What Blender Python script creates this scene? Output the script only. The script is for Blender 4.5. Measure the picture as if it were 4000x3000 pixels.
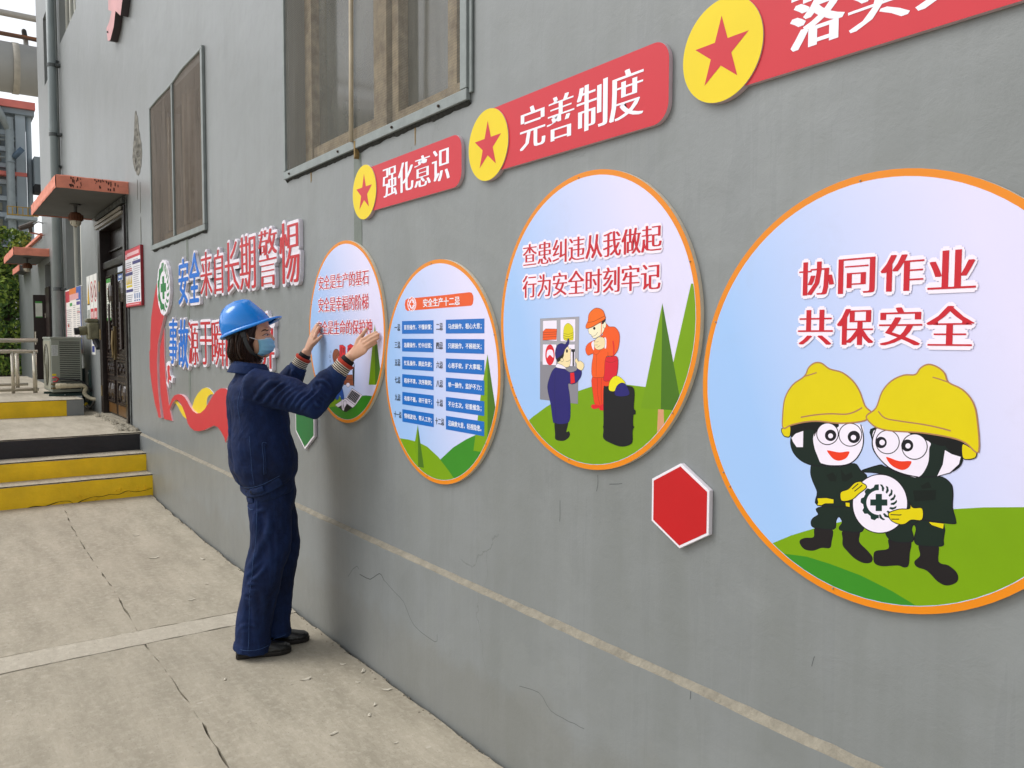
import bpy, bmesh, math, random
import numpy as np
from mathutils import Vector, Matrix, noise
from mathutils.geometry import tessellate_polygon
random.seed(7)
sc = bpy.context.scene
COL = sc.collection
for o in list(bpy.data.objects): bpy.data.objects.remove(o)

# ------------------------------------------------------------------ camera
cd = bpy.data.cameras.new('camera'); cam = bpy.data.objects.new('camera', cd); COL.objects.link(cam)
R_ = Vector((0.5843148, 0.81151974, 0.00345175)); U_ = Vector((-0.04741209, 0.02989116, 0.99842807)); F_ = Vector((-0.81014092, 0.58355996, -0.05594169))
cam.matrix_world = Matrix(((R_.x, U_.x, -F_.x, 0), (R_.y, U_.y, -F_.y, -1.65), (R_.z, U_.z, -F_.z, 1.528), (0, 0, 0, 1)))
cd.sensor_width = 36; cd.lens = 28.432; cd.clip_end = 2000; cd.clip_start = .05
sc.camera = cam
# ------------------------------------------------------------------ world, sun
SUN_EL, SUN_AZ = math.radians(47), math.atan2(-.80, -.60)     # azimuth angle (x=cos, y=sin) the light comes from
w = bpy.data.worlds.new('World'); sc.world = w; w.use_nodes = True
nt = w.node_tree; nt.nodes.clear()
sky = nt.nodes.new('ShaderNodeTexSky'); sky.sky_type = 'NISHITA'; sky.sun_disc = False
sky.sun_elevation = SUN_EL; sky.sun_rotation = math.pi/2 - SUN_AZ
sky.air_density = 1.0; sky.dust_density = 2.0; sky.ozone_density = 1.0
hs = nt.nodes.new('ShaderNodeHueSaturation'); hs.inputs['Saturation'].default_value = .15
bg = nt.nodes.new('ShaderNodeBackground'); bg.inputs['Strength'].default_value = .15
wo = nt.nodes.new('ShaderNodeOutputWorld')
nt.links.new(sky.outputs[0], hs.inputs['Color']); nt.links.new(hs.outputs[0], bg.inputs['Color']); nt.links.new(bg.outputs[0], wo.inputs[0])
sl = bpy.data.lights.new('sun', 'SUN'); sl.energy = .80; sl.angle = math.radians(30); sl.color = (1, .965, .91)
so = bpy.data.objects.new('sun', sl); COL.objects.link(so)
sd = Vector((math.cos(SUN_EL)*math.cos(SUN_AZ), math.cos(SUN_EL)*math.sin(SUN_AZ), math.sin(SUN_EL)))
so.rotation_euler = sd.to_track_quat('Z', 'Y').to_euler(); so.location = (0, -6, 9)
sc.view_settings.view_transform = 'Standard'; sc.view_settings.look = 'None'
sc.view_settings.exposure = 0.52; sc.view_settings.gamma = 1; sc.view_settings.use_curve_mapping = False
sc.cycles.max_bounces = 6; sc.cycles.transparent_max_bounces = 12

# ------------------------------------------------------------------ helpers
def lin(h):
    if not isinstance(h, str): return tuple(h)+(1,)
    h = h.lstrip('#'); c = [int(h[i:i+2], 16)/255 for i in (0, 2, 4)]
    return tuple(x/12.92 if x <= .04045 else ((x+.055)/1.055)**2.4 for x in c)+(1,)
MATS = {}
def mat(name, col, rough=.6, var=.12, scale=6, bump=0, bscale=60, metal=0, col2=None, spec=.5, coat=0, space='Object', stretch=(1, 1, 1)):
    """principled with noise between two tones and a fine bump"""
    if name in MATS: return MATS[name]
    m = bpy.data.materials.new(name); m.use_nodes = True; MATS[name] = m
    t = m.node_tree; b = t.nodes['Principled BSDF']; c = lin(col)
    b.inputs['Roughness'].default_value = rough; b.inputs['Metallic'].default_value = metal
    b.inputs['Specular IOR Level'].default_value = spec; b.inputs['Coat Weight'].default_value = coat
    tc = t.nodes.new('ShaderNodeTexCoord'); mp = t.nodes.new('ShaderNodeMapping'); mp.inputs['Scale'].default_value = stretch
    t.links.new(tc.outputs[space], mp.inputs[0])
    if var or col2:
        n = t.nodes.new('ShaderNodeTexNoise'); n.inputs['Scale'].default_value = scale; n.inputs['Detail'].default_value = 6; n.inputs['Roughness'].default_value = .6
        t.links.new(mp.outputs[0], n.inputs['Vector'])
        r = t.nodes.new('ShaderNodeValToRGB'); r.color_ramp.elements[0].position = .32; r.color_ramp.elements[1].position = .68
        c2 = lin(col2) if col2 else tuple(min(1, x*(1+var)) for x in c[:3])+(1,)
        c1 = c if col2 else tuple(x*(1-var) for x in c[:3])+(1,)
        r.color_ramp.elements[0].color = c1; r.color_ramp.elements[1].color = c2
        t.links.new(n.outputs[0], r.inputs[0]); t.links.new(r.outputs[0], b.inputs['Base Color'])
    else: b.inputs['Base Color'].default_value = c
    if bump:
        n2 = t.nodes.new('ShaderNodeTexNoise'); n2.inputs['Scale'].default_value = bscale; n2.inputs['Detail'].default_value = 4
        t.links.new(mp.outputs[0], n2.inputs['Vector'])
        bp = t.nodes.new('ShaderNodeBump'); bp.inputs['Strength'].default_value = bump; bp.inputs['Distance'].default_value = .01
        t.links.new(n2.outputs[0], bp.inputs['Height']); t.links.new(bp.outputs[0], b.inputs['Normal'])
    return m
class NT:
    """small node helper"""
    def __init__(s, name):
        s.m = bpy.data.materials.new(name); s.m.use_nodes = True; MATS[name] = s.m; s.t = s.m.node_tree; s.b = s.t.nodes['Principled BSDF']
        s.out = [n for n in s.t.nodes if n.type == 'OUTPUT_MATERIAL'][0]
    def n(s, ty, **kw):
        x = s.t.nodes.new(ty)
        for k, v in kw.items():
            if k.startswith('i_'):
                key = k[2:].replace('_', ' '); x.inputs[int(key) if key.isdigit() else key].default_value = v
            else: setattr(x, k, v)
        return x
    def l(s, a, b): s.t.links.new(a, b)
    def coord(s, scale=(1, 1, 1), space='Object'):
        tc = s.n('ShaderNodeTexCoord'); mp = s.n('ShaderNodeMapping'); mp.inputs['Scale'].default_value = scale; s.l(tc.outputs[space], mp.inputs[0]); return mp.outputs[0]
    def noise(s, v, scale, detail=6, rough=.6, dist=0):
        x = s.n('ShaderNodeTexNoise'); x.inputs['Scale'].default_value = scale; x.inputs['Detail'].default_value = detail; x.inputs['Roughness'].default_value = rough; x.inputs['Distortion'].default_value = dist
        s.l(v, x.inputs['Vector']); return x.outputs[0]
    def ramp(s, f, p0, p1, c0=(0, 0, 0, 1), c1=(1, 1, 1, 1)):
        r = s.n('ShaderNodeValToRGB'); e = r.color_ramp.elements; e[0].position = p0; e[1].position = p1; e[0].color = c0; e[1].color = c1; s.l(f, r.inputs[0]); return r.outputs[0]
    def mix(s, f, a, b, mode='MIX'):
        x = s.n('ShaderNodeMix', data_type='RGBA', blend_type=mode)
        if isinstance(f, float): x.inputs[0].default_value = f
        else: s.l(f, x.inputs[0])
        for v, i in ((a, 6), (b, 7)):
            if isinstance(v, tuple): x.inputs[i].default_value = v
            else: s.l(v, x.inputs[i])
        return x.outputs[2]
    def math(s, op, a, b=0.0):
        x = s.n('ShaderNodeMath', operation=op)
        for v, i in ((a, 0), (b, 1)):
            if isinstance(v, (int, float)): x.inputs[i].default_value = v
            else: s.l(v, x.inputs[i])
        return x.outputs[0]
    def bump(s, h, strength=.3, dist=.01, prev=None):
        x = s.n('ShaderNodeBump'); x.inputs['Strength'].default_value = strength; x.inputs['Distance'].default_value = dist; s.l(h, x.inputs['Height'])
        if prev is not None: s.l(prev, x.inputs['Normal'])
        s.l(x.outputs[0], s.b.inputs['Normal']); return x.outputs[0]

class MB:
    def __init__(s): s.v = []; s.f = []; s.m = []; s.mi = 0
    def add(s, vs, fs):
        o = len(s.v); s.v += [tuple(v) for v in vs]
        for f in fs: s.f.append(tuple(i+o for i in f)); s.m.append(s.mi)
        return s
    def box(s, x0, x1, y0, y1, z0, z1):
        x0, x1 = min(x0, x1), max(x0, x1); y0, y1 = min(y0, y1), max(y0, y1); z0, z1 = min(z0, z1), max(z0, z1)
        return s.add([(x0, y0, z0), (x1, y0, z0), (x1, y1, z0), (x0, y1, z0), (x0, y0, z1), (x1, y0, z1), (x1, y1, z1), (x0, y1, z1)],
                     [(0, 3, 2, 1), (4, 5, 6, 7), (0, 1, 5, 4), (1, 2, 6, 5), (2, 3, 7, 6), (3, 0, 4, 7)])
    def tube(s, pts, r, n=12, cap=True, up=None):
        """pts list of 3D; r scalar or list of r or (ra, rb) with ra along 'up' side"""
        pts = [Vector(p) for p in pts]; k = len(pts)
        rr = r if isinstance(r, list) else [r]*k
        vs = []; fs = []
        u = None
        for i, p in enumerate(pts):
            a = pts[max(i-1, 0)]; b = pts[min(i+1, k-1)]; t = (b-a).normalized()
            if u is None:
                g = Vector(up) if up else (Vector((0, 0, 1)) if abs(t.z) < .9 else Vector((0, 1, 0)))
            else: g = u
            if up: g = Vector(up)
            u = (g-t*g.dot(t)).normalized(); w_ = t.cross(u)
            ra, rb = rr[i] if isinstance(rr[i], tuple) else (rr[i], rr[i])
            for j in range(n):
                an = 2*math.pi*j/n; vs.append(p+u*ra*math.cos(an)+w_*rb*math.sin(an))
        for i in range(k-1):
            for j in range(n): fs.append((i*n+j, i*n+(j+1) % n, (i+1)*n+(j+1) % n, (i+1)*n+j))
        if cap: fs.append(tuple(range(n-1, -1, -1))); fs.append(tuple((k-1)*n+j for j in range(n)))
        return s.add(vs, fs)
    def ball(s, c, r, n=14, M=None):
        rx, ry, rz = r if isinstance(r, tuple) else (r, r, r); vs = [(0, 0, -1)]; fs = []; m_ = n//2+1
        for i in range(1, m_):
            ph = -math.pi/2+math.pi*i/m_
            for j in range(n): vs.append((math.cos(ph)*math.cos(2*math.pi*j/n), math.cos(ph)*math.sin(2*math.pi*j/n), math.sin(ph)))
        vs.append((0, 0, 1)); T = len(vs)-1
        for j in range(n): fs.append((0, 1+(j+1) % n, 1+j)); fs.append((T, T-n+j, T-n+(j+1) % n))
        for i in range(m_-2):
            for j in range(n): fs.append((1+i*n+j, 1+i*n+(j+1) % n, 1+(i+1)*n+(j+1) % n, 1+(i+1)*n+j))
        out = []
        for v in vs:
            q = Vector((v[0]*rx, v[1]*ry, v[2]*rz))
            if M is not None: q = M @ q
            out.append(q+Vector(c))
        return s.add(out, fs)
    def prism(s, poly, y0, y1, fr=None):
        """polygon in x,z extruded in y from y0 (front) to y1 (back)"""
        if area(poly) < 0: poly = poly[::-1]
        n = len(poly); tr = tessellate_polygon([[Vector((p[0], p[1], 0)) for p in poly]])
        vs = [(p[0], y0, p[1]) for p in poly]+[(p[0], y1, p[1]) for p in poly]
        fs = []
        for t in tr:
            a, b, c = t
            cr = (poly[b][0]-poly[a][0])*(poly[c][1]-poly[a][1])-(poly[b][1]-poly[a][1])*(poly[c][0]-poly[a][0])
            if cr < 0: a, c = c, a
            fs.append((a, b, c)); fs.append((c+n, b+n, a+n))
        for i in range(n): j = (i+1) % n; fs.append((j, i, i+n, j+n))
        return s.add(vs, fs)
    def sheet(s, poly, y):
        tr = tessellate_polygon([[Vector((p[0], p[1], 0)) for p in poly]]); fs = []
        for a, b, c in tr:
            cr = (poly[b][0]-poly[a][0])*(poly[c][1]-poly[a][1])-(poly[b][1]-poly[a][1])*(poly[c][0]-poly[a][0])
            fs.append((a, b, c) if cr > 0 else (c, b, a))
        return s.add([(p[0], y, p[1]) for p in poly], fs)
    def lathe(s, prof, c=(0, 0, 0), n=24):
        k = len(prof); vs = []; fs = []
        for r, z in prof:
            for j in range(n): vs.append((c[0]+r*math.cos(2*math.pi*j/n), c[1]+r*math.sin(2*math.pi*j/n), c[2]+z))
        for i in range(k-1):
            for j in range(n): fs.append((i*n+j, i*n+(j+1) % n, (i+1)*n+(j+1) % n, (i+1)*n+j))
        return s.add(vs, fs)
def area(p): return .5*sum(p[i][0]*p[(i+1) % len(p)][1]-p[(i+1) % len(p)][0]*p[i][1] for i in range(len(p)))
def link(name, me, parent=None, label=None):
    o = bpy.data.objects.new(name, me); COL.objects.link(o)
    if parent is not None:
        o.parent = parent; o.matrix_parent_inverse = Matrix.Translation(-parent.location) if parent.parent is None else Matrix.Identity(4)
    if label: o['label'] = label
    return o
def abs_loc(o):
    l = Vector((0, 0, 0))
    while o is not None: l = l+o.location; o = o.parent
    return l
def obj(name, mb, m, parent=None, smooth=False, label=None, bevel=0, **props):
    me = bpy.data.meshes.new(name); me.from_pydata(mb.v, [], mb.f)
    ms = m if isinstance(m, list) else [m]
    for x in ms: me.materials.append(x)
    if len(ms) > 1: me.polygons.foreach_set('material_index', mb.m)
    if smooth: me.polygons.foreach_set('use_smooth', [True]*len(me.polygons))
    me.update()
    o = link(name, me, parent, label)
    if bevel:
        b = o.modifiers.new('bevel', 'BEVEL'); b.width = bevel; b.segments = 2; b.limit_method = 'ANGLE'
    for k, v in props.items(): o[k] = v
    return o
def thing(name, label, cat, loc, group=None):
    o = bpy.data.objects.new(name, None); COL.objects.link(o); o.location = loc; o.empty_display_size = .1
    o['label'] = label; o['category'] = cat
    if group: o['group'] = group
    return o
def tag(o, label, cat, group=None):
    o['label'] = label; o['category'] = cat
    if group: o['group'] = group
    return o
def cat_rom(p, closed=True, k=4):
    n = len(p); out = []
    rng = range(n) if closed else range(n-1)
    for i in rng:
        if closed: a, b, c, d = p[(i-1) % n], p[i], p[(i+1) % n], p[(i+2) % n]
        else: a, b, c, d = p[max(i-1, 0)], p[i], p[i+1], p[min(i+2, n-1)]
        for j in range(k):
            t = j/k
            out.append(tuple(.5*(2*b[q]+(c[q]-a[q])*t+(2*a[q]-5*b[q]+4*c[q]-d[q])*t*t+(3*b[q]-a[q]-3*c[q]+d[q])*t**3) for q in range(len(b))))
    if not closed: out.append(p[-1])
    return out
def clip_circle(poly, R, n=72):
    for i in range(n):
        a = 2*math.pi*(i+.5)/n; nx, nz = math.cos(a), math.sin(a); d = R*math.cos(math.pi/n)
        out = []
        for j in range(len(poly)):
            p, q = poly[j], poly[(j+1) % len(poly)]; sp, sq = p[0]*nx+p[1]*nz-d, q[0]*nx+q[1]*nz-d
            if sp <= 0: out.append(p)
            if (sp < 0 < sq) or (sq < 0 < sp): t = sp/(sp-sq); out.append((p[0]+(q[0]-p[0])*t, p[1]+(q[1]-p[1])*t))
        poly = out
        if len(poly) < 3: return []
    return poly
def ribbon(pts, w, closed):
    n = len(pts); L = []; Rr = []
    for i in range(n):
        a = pts[(i-1) % n] if closed or i else pts[0]; b = pts[(i+1) % n] if closed or i < n-1 else pts[-1]
        dx, dz = b[0]-a[0], b[1]-a[1]; l = math.hypot(dx, dz) or 1; nx, nz = -dz/l*w/2, dx/l*w/2
        L.append((pts[i][0]+nx, pts[i][1]+nz)); Rr.append((pts[i][0]-nx, pts[i][1]-nz))
    q = []
    for i in range(n if closed else n-1): j = (i+1) % n; q.append([Rr[i], Rr[j], L[j], L[i]])
    return q
# ---- text: Blender's own font with its CJK glyphs, turned into plain geometry
TXT = {}
def glyphs(s, off=0):
    s_in, s = s, (s, off)
    if s not in TXT:
        c = bpy.data.curves.new('t', 'FONT'); c.body = s_in; c.offset = off; c.resolution_u = 2; c.fill_mode = 'FRONT'
        o = bpy.data.objects.new('t', c); COL.objects.link(o); bpy.context.view_layer.update()
        me = bpy.data.meshes.new_from_object(o.evaluated_get(bpy.context.evaluated_depsgraph_get()))
        v = np.array([p.co[:2] for p in me.vertices]); f = [tuple(p.vertices) for p in me.polygons]
        bpy.data.objects.remove(o); bpy.data.curves.remove(c); bpy.data.meshes.remove(me)
        v = (v-v.min(0))/(v.max(0)-v.min(0)); ff = []
        for p in f:
            q = v[list(p)]; ar = sum(q[i][0]*q[(i+1) % len(q)][1]-q[(i+1) % len(q)][0]*q[i][1] for i in range(len(q)))
            ff.append(p if ar > 0 else p[::-1])
        ct = {}
        for p in ff:
            for i in range(len(p)): e = (p[i], p[(i+1) % len(p)]); ct[e] = 1
        TXT[s] = (v, ff, [e for e in ct if (e[1], e[0]) not in ct])
    return TXT[s]
def text(mb, s, x0, x1, z0, z1, y, stamps=((0, 0),), thick=0, step=6e-5, side=True, slant=0, off=0):
    v, f, be = glyphs(s, off)
    for k, (dx, dz) in enumerate(stamps):
        yy = y-k*step; n = len(v)
        P = [(x0+(x1-x0)*a+dx+slant*(b-.5), yy, z0+(z1-z0)*b+dz) for a, b in v]
        if thick:
            Q = [(p[0], yy+thick+k*step, p[2]) for p in P]
            mb.add(P+Q, list(f)+[(b, a, a+n, b+n) for a, b in be])
        else: mb.add(P, f)
def flush(t, old, new):
    """bring a wall piece laid out at depth old to depth new, keeping the size it was measured at"""
    k = (1.65-new)/(1.65-old)
    for o in t.children:
        lc = Vector(o.location); me = o.data
        co = np.empty(len(me.vertices)*3, 'f'); me.vertices.foreach_get('co', co); co = co.reshape(-1, 3)
        co[:, 0] = (co[:, 0]+lc.x)*k; co[:, 2] = (co[:, 2]+lc.z-1.528)*k+1.528; co[:, 1] = np.minimum(co[:, 1]+lc.y+old-new, -.0004)
        if lc.length: nl = Vector((lc.x*k, lc.y+old-new, (lc.z-1.528)*k+1.528)); co -= np.array(nl, 'f'); o.location = nl
        me.vertices.foreach_set('co', co.ravel()); me.update()
def ring_stamps(r, n=10): return [(r*math.cos(2*math.pi*i/n), r*math.sin(2*math.pi*i/n)) for i in range(n)]+[(0, 0)]
ART = {
1: [['p','hill',0,[[-5559,-2293],[-3626,-2194],[-3134,-2199],[-2123,-2346],[-1266,-2585],[-607,-3052],[-70,-3424],[874,-3802],[-205,-4787],[-5619,-4297]]],
['p','hilldk',0,[[-4309,-4197],[-1923,-3763],[-1177,-3659],[-620,-3688],[674,-3375],[1951,-2945],[2393,-2898],[2967,-2895],[5553,-2850],[5536,-4641],[-4349,-5672]]],
['p','hill',0,[[3349,341],[3349,-2373],[2689,-2394],[2969,-1125]]],
['p','pinedk',0,[[3349,341],[3349,-2373],[3558,-2311],[4081,-2327],[3820,-1518]]],
['p','blk',0,[[-730,-3673],[-125,-3496],[357,-3440],[930,-3578],[244,-3828],[30,-3844]]],
['p','white',0,[[-393,-3333],[150,-3164],[1240,-3446],[930,-3578],[357,-3440],[-125,-3496],[-730,-3673],[-1091,-3573]]],
['l','ink',0,20,1,[[-393,-3333],[150,-3164],[1240,-3446],[930,-3578],[357,-3440],[-125,-3496],[-730,-3673],[-1091,-3573]]],
['p','white',0,[[895,-2657],[2001,-2921],[1240,-3446],[176,-3162]]],
['l','ink',0,26,1,[[895,-2657],[2001,-2921],[1240,-3446],[176,-3162]]],
['p','blk',0,[[893,-2722],[1828,-2931],[1242,-3359],[310,-3132]]],
['l','white',0,17,0,[[961,-2738],[378,-3148]]],
['l','white',0,17,0,[[1097,-2768],[513,-3181]]],
['l','white',0,17,0,[[1231,-2798],[647,-3214]]],
['l','white',0,17,0,[[1365,-2828],[780,-3246]]],
['l','white',0,17,0,[[1498,-2858],[913,-3279]]],
['l','white',0,17,0,[[1631,-2887],[1045,-3311]]],
['l','white',0,18,0,[[1762,-2916],[1176,-3343]]],
['l','blk',0,20,0,[[826,-2770],[1760,-2980]]],
['l','blk',0,20,0,[[730,-2837],[1663,-3051]]],
['l','blk',0,20,0,[[633,-2905],[1566,-3122]]],
['l','blk',0,20,0,[[535,-2974],[1468,-3193]]],
['l','blk',0,20,0,[[438,-3042],[1370,-3265]]],
['p','blue',1,[[-987,-2686],[-376,-2475],[-217,-2669],[-11,-3174],[-338,-3284],[-497,-3045],[-722,-3286],[-1056,-3261],[-1106,-2989],[-714,-2876]]],
['l','ink',1,16,1,[[-987,-2686],[-376,-2475],[-217,-2669],[-11,-3174],[-338,-3284],[-497,-3045],[-722,-3286],[-1056,-3261],[-1106,-2989],[-714,-2876]]],
['p','white',1,[[-1474,-3010],[-1161,-2947],[-1051,-3055],[-1227,-3364],[-1452,-3263],[-1277,-3091]]],
['l','ink',1,16,1,[[-1474,-3010],[-1161,-2947],[-1051,-3055],[-1227,-3364],[-1452,-3263],[-1277,-3091]]],
['p','white',1,[[-311,-3294],[-148,-3295],[-184,-3747],[-291,-3665]]],
['l','ink',1,13,1,[[-311,-3294],[-148,-3295],[-184,-3747],[-291,-3665]]],
['p','white',1,[[-68,-3334],[253,-3314],[250,-3470],[33,-3642],[-50,-3782],[-185,-3770],[-100,-3606]]],
['l','ink',1,16,1,[[-68,-3334],[253,-3314],[250,-3470],[33,-3642],[-50,-3782],[-185,-3770],[-100,-3606]]],
['p','blk',0,[[961,-1821],[1198,-1443],[1143,-2589],[1077,-2527]]],
['p','brown',0,[[65,-2052],[958,-2007],[1077,-2516],[-106,-2518]]],
['l','ink',0,18,1,[[65,-2052],[958,-2007],[1077,-2516],[-106,-2518]]],
['l','ink',0,18,0,[[7,-2278],[1005,-2246]]],
['p','white',1,[[664,-2503],[642,-2550],[583,-2590],[499,-2615],[405,-2619],[320,-2603],[262,-2569],[242,-2523],[264,-2476],[324,-2436],[409,-2412],[503,-2407],[586,-2424],[644,-2458]]],
['l','ink',1,13,1,[[664,-2503],[642,-2550],[583,-2590],[499,-2615],[405,-2619],[320,-2603],[262,-2569],[242,-2523],[264,-2476],[324,-2436],[409,-2412],[503,-2407],[586,-2424],[644,-2458]]],
['p','white',1,[[-3,-2479],[-22,-2519],[-73,-2553],[-147,-2574],[-229,-2578],[-303,-2564],[-353,-2535],[-371,-2497],[-352,-2457],[-300,-2423],[-225,-2402],[-143,-2399],[-70,-2413],[-20,-2441]]],
['l','ink',1,14,1,[[-3,-2479],[-22,-2519],[-73,-2553],[-147,-2574],[-229,-2578],[-303,-2564],[-353,-2535],[-371,-2497],[-352,-2457],[-300,-2423],[-225,-2402],[-143,-2399],[-70,-2413],[-20,-2441]]],
['p','white',1,[[-380,-1361],[-415,-1459],[-507,-1540],[-641,-1587],[-788,-1592],[-921,-1551],[-1012,-1475],[-1043,-1377],[-1008,-1277],[-913,-1196],[-779,-1150],[-631,-1147],[-500,-1188],[-411,-1264]]],
['l','ink',1,16,1,[[-380,-1361],[-415,-1459],[-507,-1540],[-641,-1587],[-788,-1592],[-921,-1551],[-1012,-1475],[-1043,-1377],[-1008,-1277],[-913,-1196],[-779,-1150],[-631,-1147],[-500,-1188],[-411,-1264]]],
['p','brown',1,[[-1102,-1526],[-1322,-1280],[-1317,-1051],[-1116,-866],[-836,-817],[-617,-881],[-537,-993],[-568,-1174],[-846,-1293]]],
['l','ink',1,19,1,[[-1102,-1526],[-1322,-1280],[-1317,-1051],[-1116,-866],[-836,-817],[-617,-881],[-537,-993],[-568,-1174],[-846,-1293]]],
['l','ink',1,18,0,[[-1071,-1389],[-955,-1181],[-592,-994]]],
['p','red',0,[[-516,-1330],[-502,-621],[-122,-607],[197,-715],[190,-1092],[-135,-1254]]],
['l','ink',0,21,1,[[-516,-1330],[-502,-621],[-122,-607],[197,-715],[190,-1092],[-135,-1254]]],
['p','redlt',0,[[-340,-721],[-232,-720],[-237,-966],[-350,-1192]]],
['l','ink',0,13,1,[[-340,-721],[-232,-720],[-237,-966],[-350,-1192]]],
['p','redlt',0,[[-124,-741],[90,-761],[59,-961],[-129,-964]]],
['l','ink',0,13,1,[[-124,-741],[90,-761],[59,-961],[-129,-964]]],
['p','red',0,[[436,-646],[777,-556],[1238,-661],[1228,-1225],[713,-1236],[404,-956]]],
['l','ink',0,20,1,[[436,-646],[777,-556],[1238,-661],[1228,-1225],[713,-1236],[404,-956]]],
['p','redlt',0,[[565,-755],[929,-729],[875,-905],[562,-931]]],
['l','ink',0,13,1,[[565,-755],[929,-729],[875,-905],[562,-931]]],
['l','ink',1,13,1,[[-1467,-951],[-1497,-992],[-1559,-996],[-1595,-959],[-1572,-916],[-1512,-905]]],
['l','ink',1,14,1,[[-1571,-1189],[-1614,-1248],[-1702,-1255],[-1754,-1202],[-1721,-1140],[-1635,-1124]]],
['l','ink',1,13,1,[[-1553,-1419],[-1585,-1463],[-1651,-1468],[-1690,-1429],[-1666,-1382],[-1601,-1370]]],
['l','ink',1,14,1,[[-1408,-1626],[-1439,-1668],[-1500,-1673],[-1536,-1637],[-1513,-1593],[-1453,-1581]]]],
2: [['p','hill',0,[[-7462,-3281],[-3089,-2933],[-2368,-2907],[-1534,-2922],[-734,-3034],[162,-3353],[899,-3769],[1316,-4026],[2408,-5519],[-7533,-7386]]],
['p','hilldk',0,[[286,-3434],[1259,-2844],[2182,-2437],[2845,-2200],[5462,-1598],[5484,-4941],[1316,-4026],[899,-3769]]],
['p','hill',0,[[3601,768],[3612,-2769],[2682,-2806],[3164,-739]]],
['p','pinedk',0,[[3601,768],[4098,-1085],[4506,-2825],[3612,-2769]]],
['p','hill2',0,[[-1503,-2216],[-1810,-3120],[-1486,-3956]]],
['p','pinedk',0,[[-1503,-2216],[-1002,-3926],[-1486,-3956]]],
['p','trunk',0,[[-1514,-3960],[-1378,-3956],[-1352,-4207],[-1488,-4226]]],
['p','band',0,[[-2351,2976],[308,2999],[2400,3033],[2554,3006],[2658,2896],[2682,2762],[2634,2598],[2523,2535],[306,2509],[-2355,2471],[-2513,2540],[-2591,2731],[-2525,2919]]],
['p','white',1,[[-1608,2730],[-1646,2599],[-1748,2496],[-1897,2441],[-2062,2445],[-2212,2508],[-2316,2619],[-2352,2754],[-2314,2887],[-2208,2990],[-2058,3043],[-1892,3037],[-1745,2972],[-1644,2863]]],
['p','band',0,[[-1975,3025],[-2011,3025],[-2047,3021],[-2069,2978],[-2098,2969],[-2126,2956],[-2178,2971],[-2206,2951],[-2230,2928],[-2216,2882],[-2232,2858],[-2244,2833],[-2295,2816],[-2301,2784],[-2303,2752],[-2259,2723],[-2254,2695],[-2245,2668],[-2272,2627],[-2254,2599],[-2233,2572],[-2179,2573],[-2155,2554],[-2129,2537],[-2120,2490],[-2086,2477],[-2051,2467],[-2010,2497],[-1979,2495],[-1978,2549],[-2003,2551],[-2027,2555],[-2051,2562],[-2074,2571],[-2096,2582],[-2116,2595],[-2134,2610],[-2151,2627],[-2165,2645],[-2177,2664],[-2186,2684],[-2193,2706],[-2197,2727],[-2198,2749],[-2197,2771],[-2193,2792],[-2185,2813],[-2176,2832],[-2164,2851],[-2149,2868],[-2132,2884],[-2114,2898],[-2093,2909],[-2072,2919],[-2049,2927],[-2025,2932],[-2000,2934],[-1976,2935]]],
['p','band',0,[[-1921,2921],[-1924,2977],[-1959,3024],[-1914,3018],[-1876,2963],[-1893,2911]]],
['p','band',0,[[-1856,2892],[-1837,2945],[-1853,2999],[-1812,2980],[-1797,2918],[-1832,2875]]],
['p','band',0,[[-1804,2846],[-1767,2890],[-1761,2945],[-1730,2916],[-1739,2853],[-1789,2823]]],
['p','band',0,[[-1773,2788],[-1720,2818],[-1694,2868],[-1676,2831],[-1708,2776],[-1767,2763]]],
['p','band',0,[[-1765,2725],[-1704,2738],[-1659,2776],[-1656,2737],[-1707,2695],[-1768,2700]]],
['p','band',0,[[-1781,2664],[-1718,2658],[-1661,2681],[-1672,2643],[-1738,2619],[-1794,2641]]],
['p','band',0,[[-1819,2612],[-1762,2587],[-1699,2592],[-1724,2560],[-1795,2557],[-1841,2594]]],
['p','band',0,[[-1876,2574],[-1830,2534],[-1769,2521],[-1805,2498],[-1874,2516],[-1903,2564]]],
['p','band',0,[[-1944,2556],[-1916,2505],[-1862,2474],[-1905,2463],[-1965,2500],[-1974,2554]]],
['p','band',0,[[-2031,2877],[-1921,2873],[-1922,2788],[-1825,2785],[-1826,2689],[-1922,2692],[-1923,2607],[-2033,2610],[-2033,2695],[-2130,2698],[-2129,2795],[-2032,2792]]]],
3: [['p','hill',0,[[-5393,-4883],[-2646,-3119],[-1905,-2728],[-1196,-2413],[-386,-2148],[300,-1962],[956,-1855],[1739,-1831],[2554,-1862],[3189,-1964],[5111,-2164],[5185,-5476],[-5385,-7585]]],
['p','hill',0,[[4161,923],[5621,846],[5696,-2354],[3830,-2102],[3579,-1146]]],
['p','hill2',0,[[3151,446],[3147,-2449],[2366,-2480],[2554,-1862]]],
['p','pinedk',0,[[3151,446],[3829,-2077],[3869,-2426],[3147,-2449]]],
['p','trunk',0,[[3043,-2451],[3250,-2441],[3275,-2870],[3317,-3296],[3007,-3329]]],
['p','cab',0,[[-2263,122],[-314,150],[-346,-2532],[-2250,-2509]]],
['l','grey',0,9,1,[[-2263,122],[-314,150],[-346,-2532],[-2250,-2509]]],
['p','cabdk',0,[[-2261,-1266],[-330,-1389],[-346,-2532],[-2250,-2509]]],
['p','white',0,[[-2116,60],[-1399,63],[-1392,-603],[-2120,-570]]],
['l','grey',0,12,1,[[-2116,60],[-1399,63],[-1392,-603],[-2120,-570]]],
['p','white',0,[[-1223,80],[-488,85],[-493,-616],[-1216,-611]]],
['l','grey',0,11,1,[[-1223,80],[-488,85],[-493,-616],[-1216,-611]]],
['p','white',0,[[-2118,-705],[-1410,-700],[-1417,-1372],[-2127,-1377]]],
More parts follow.
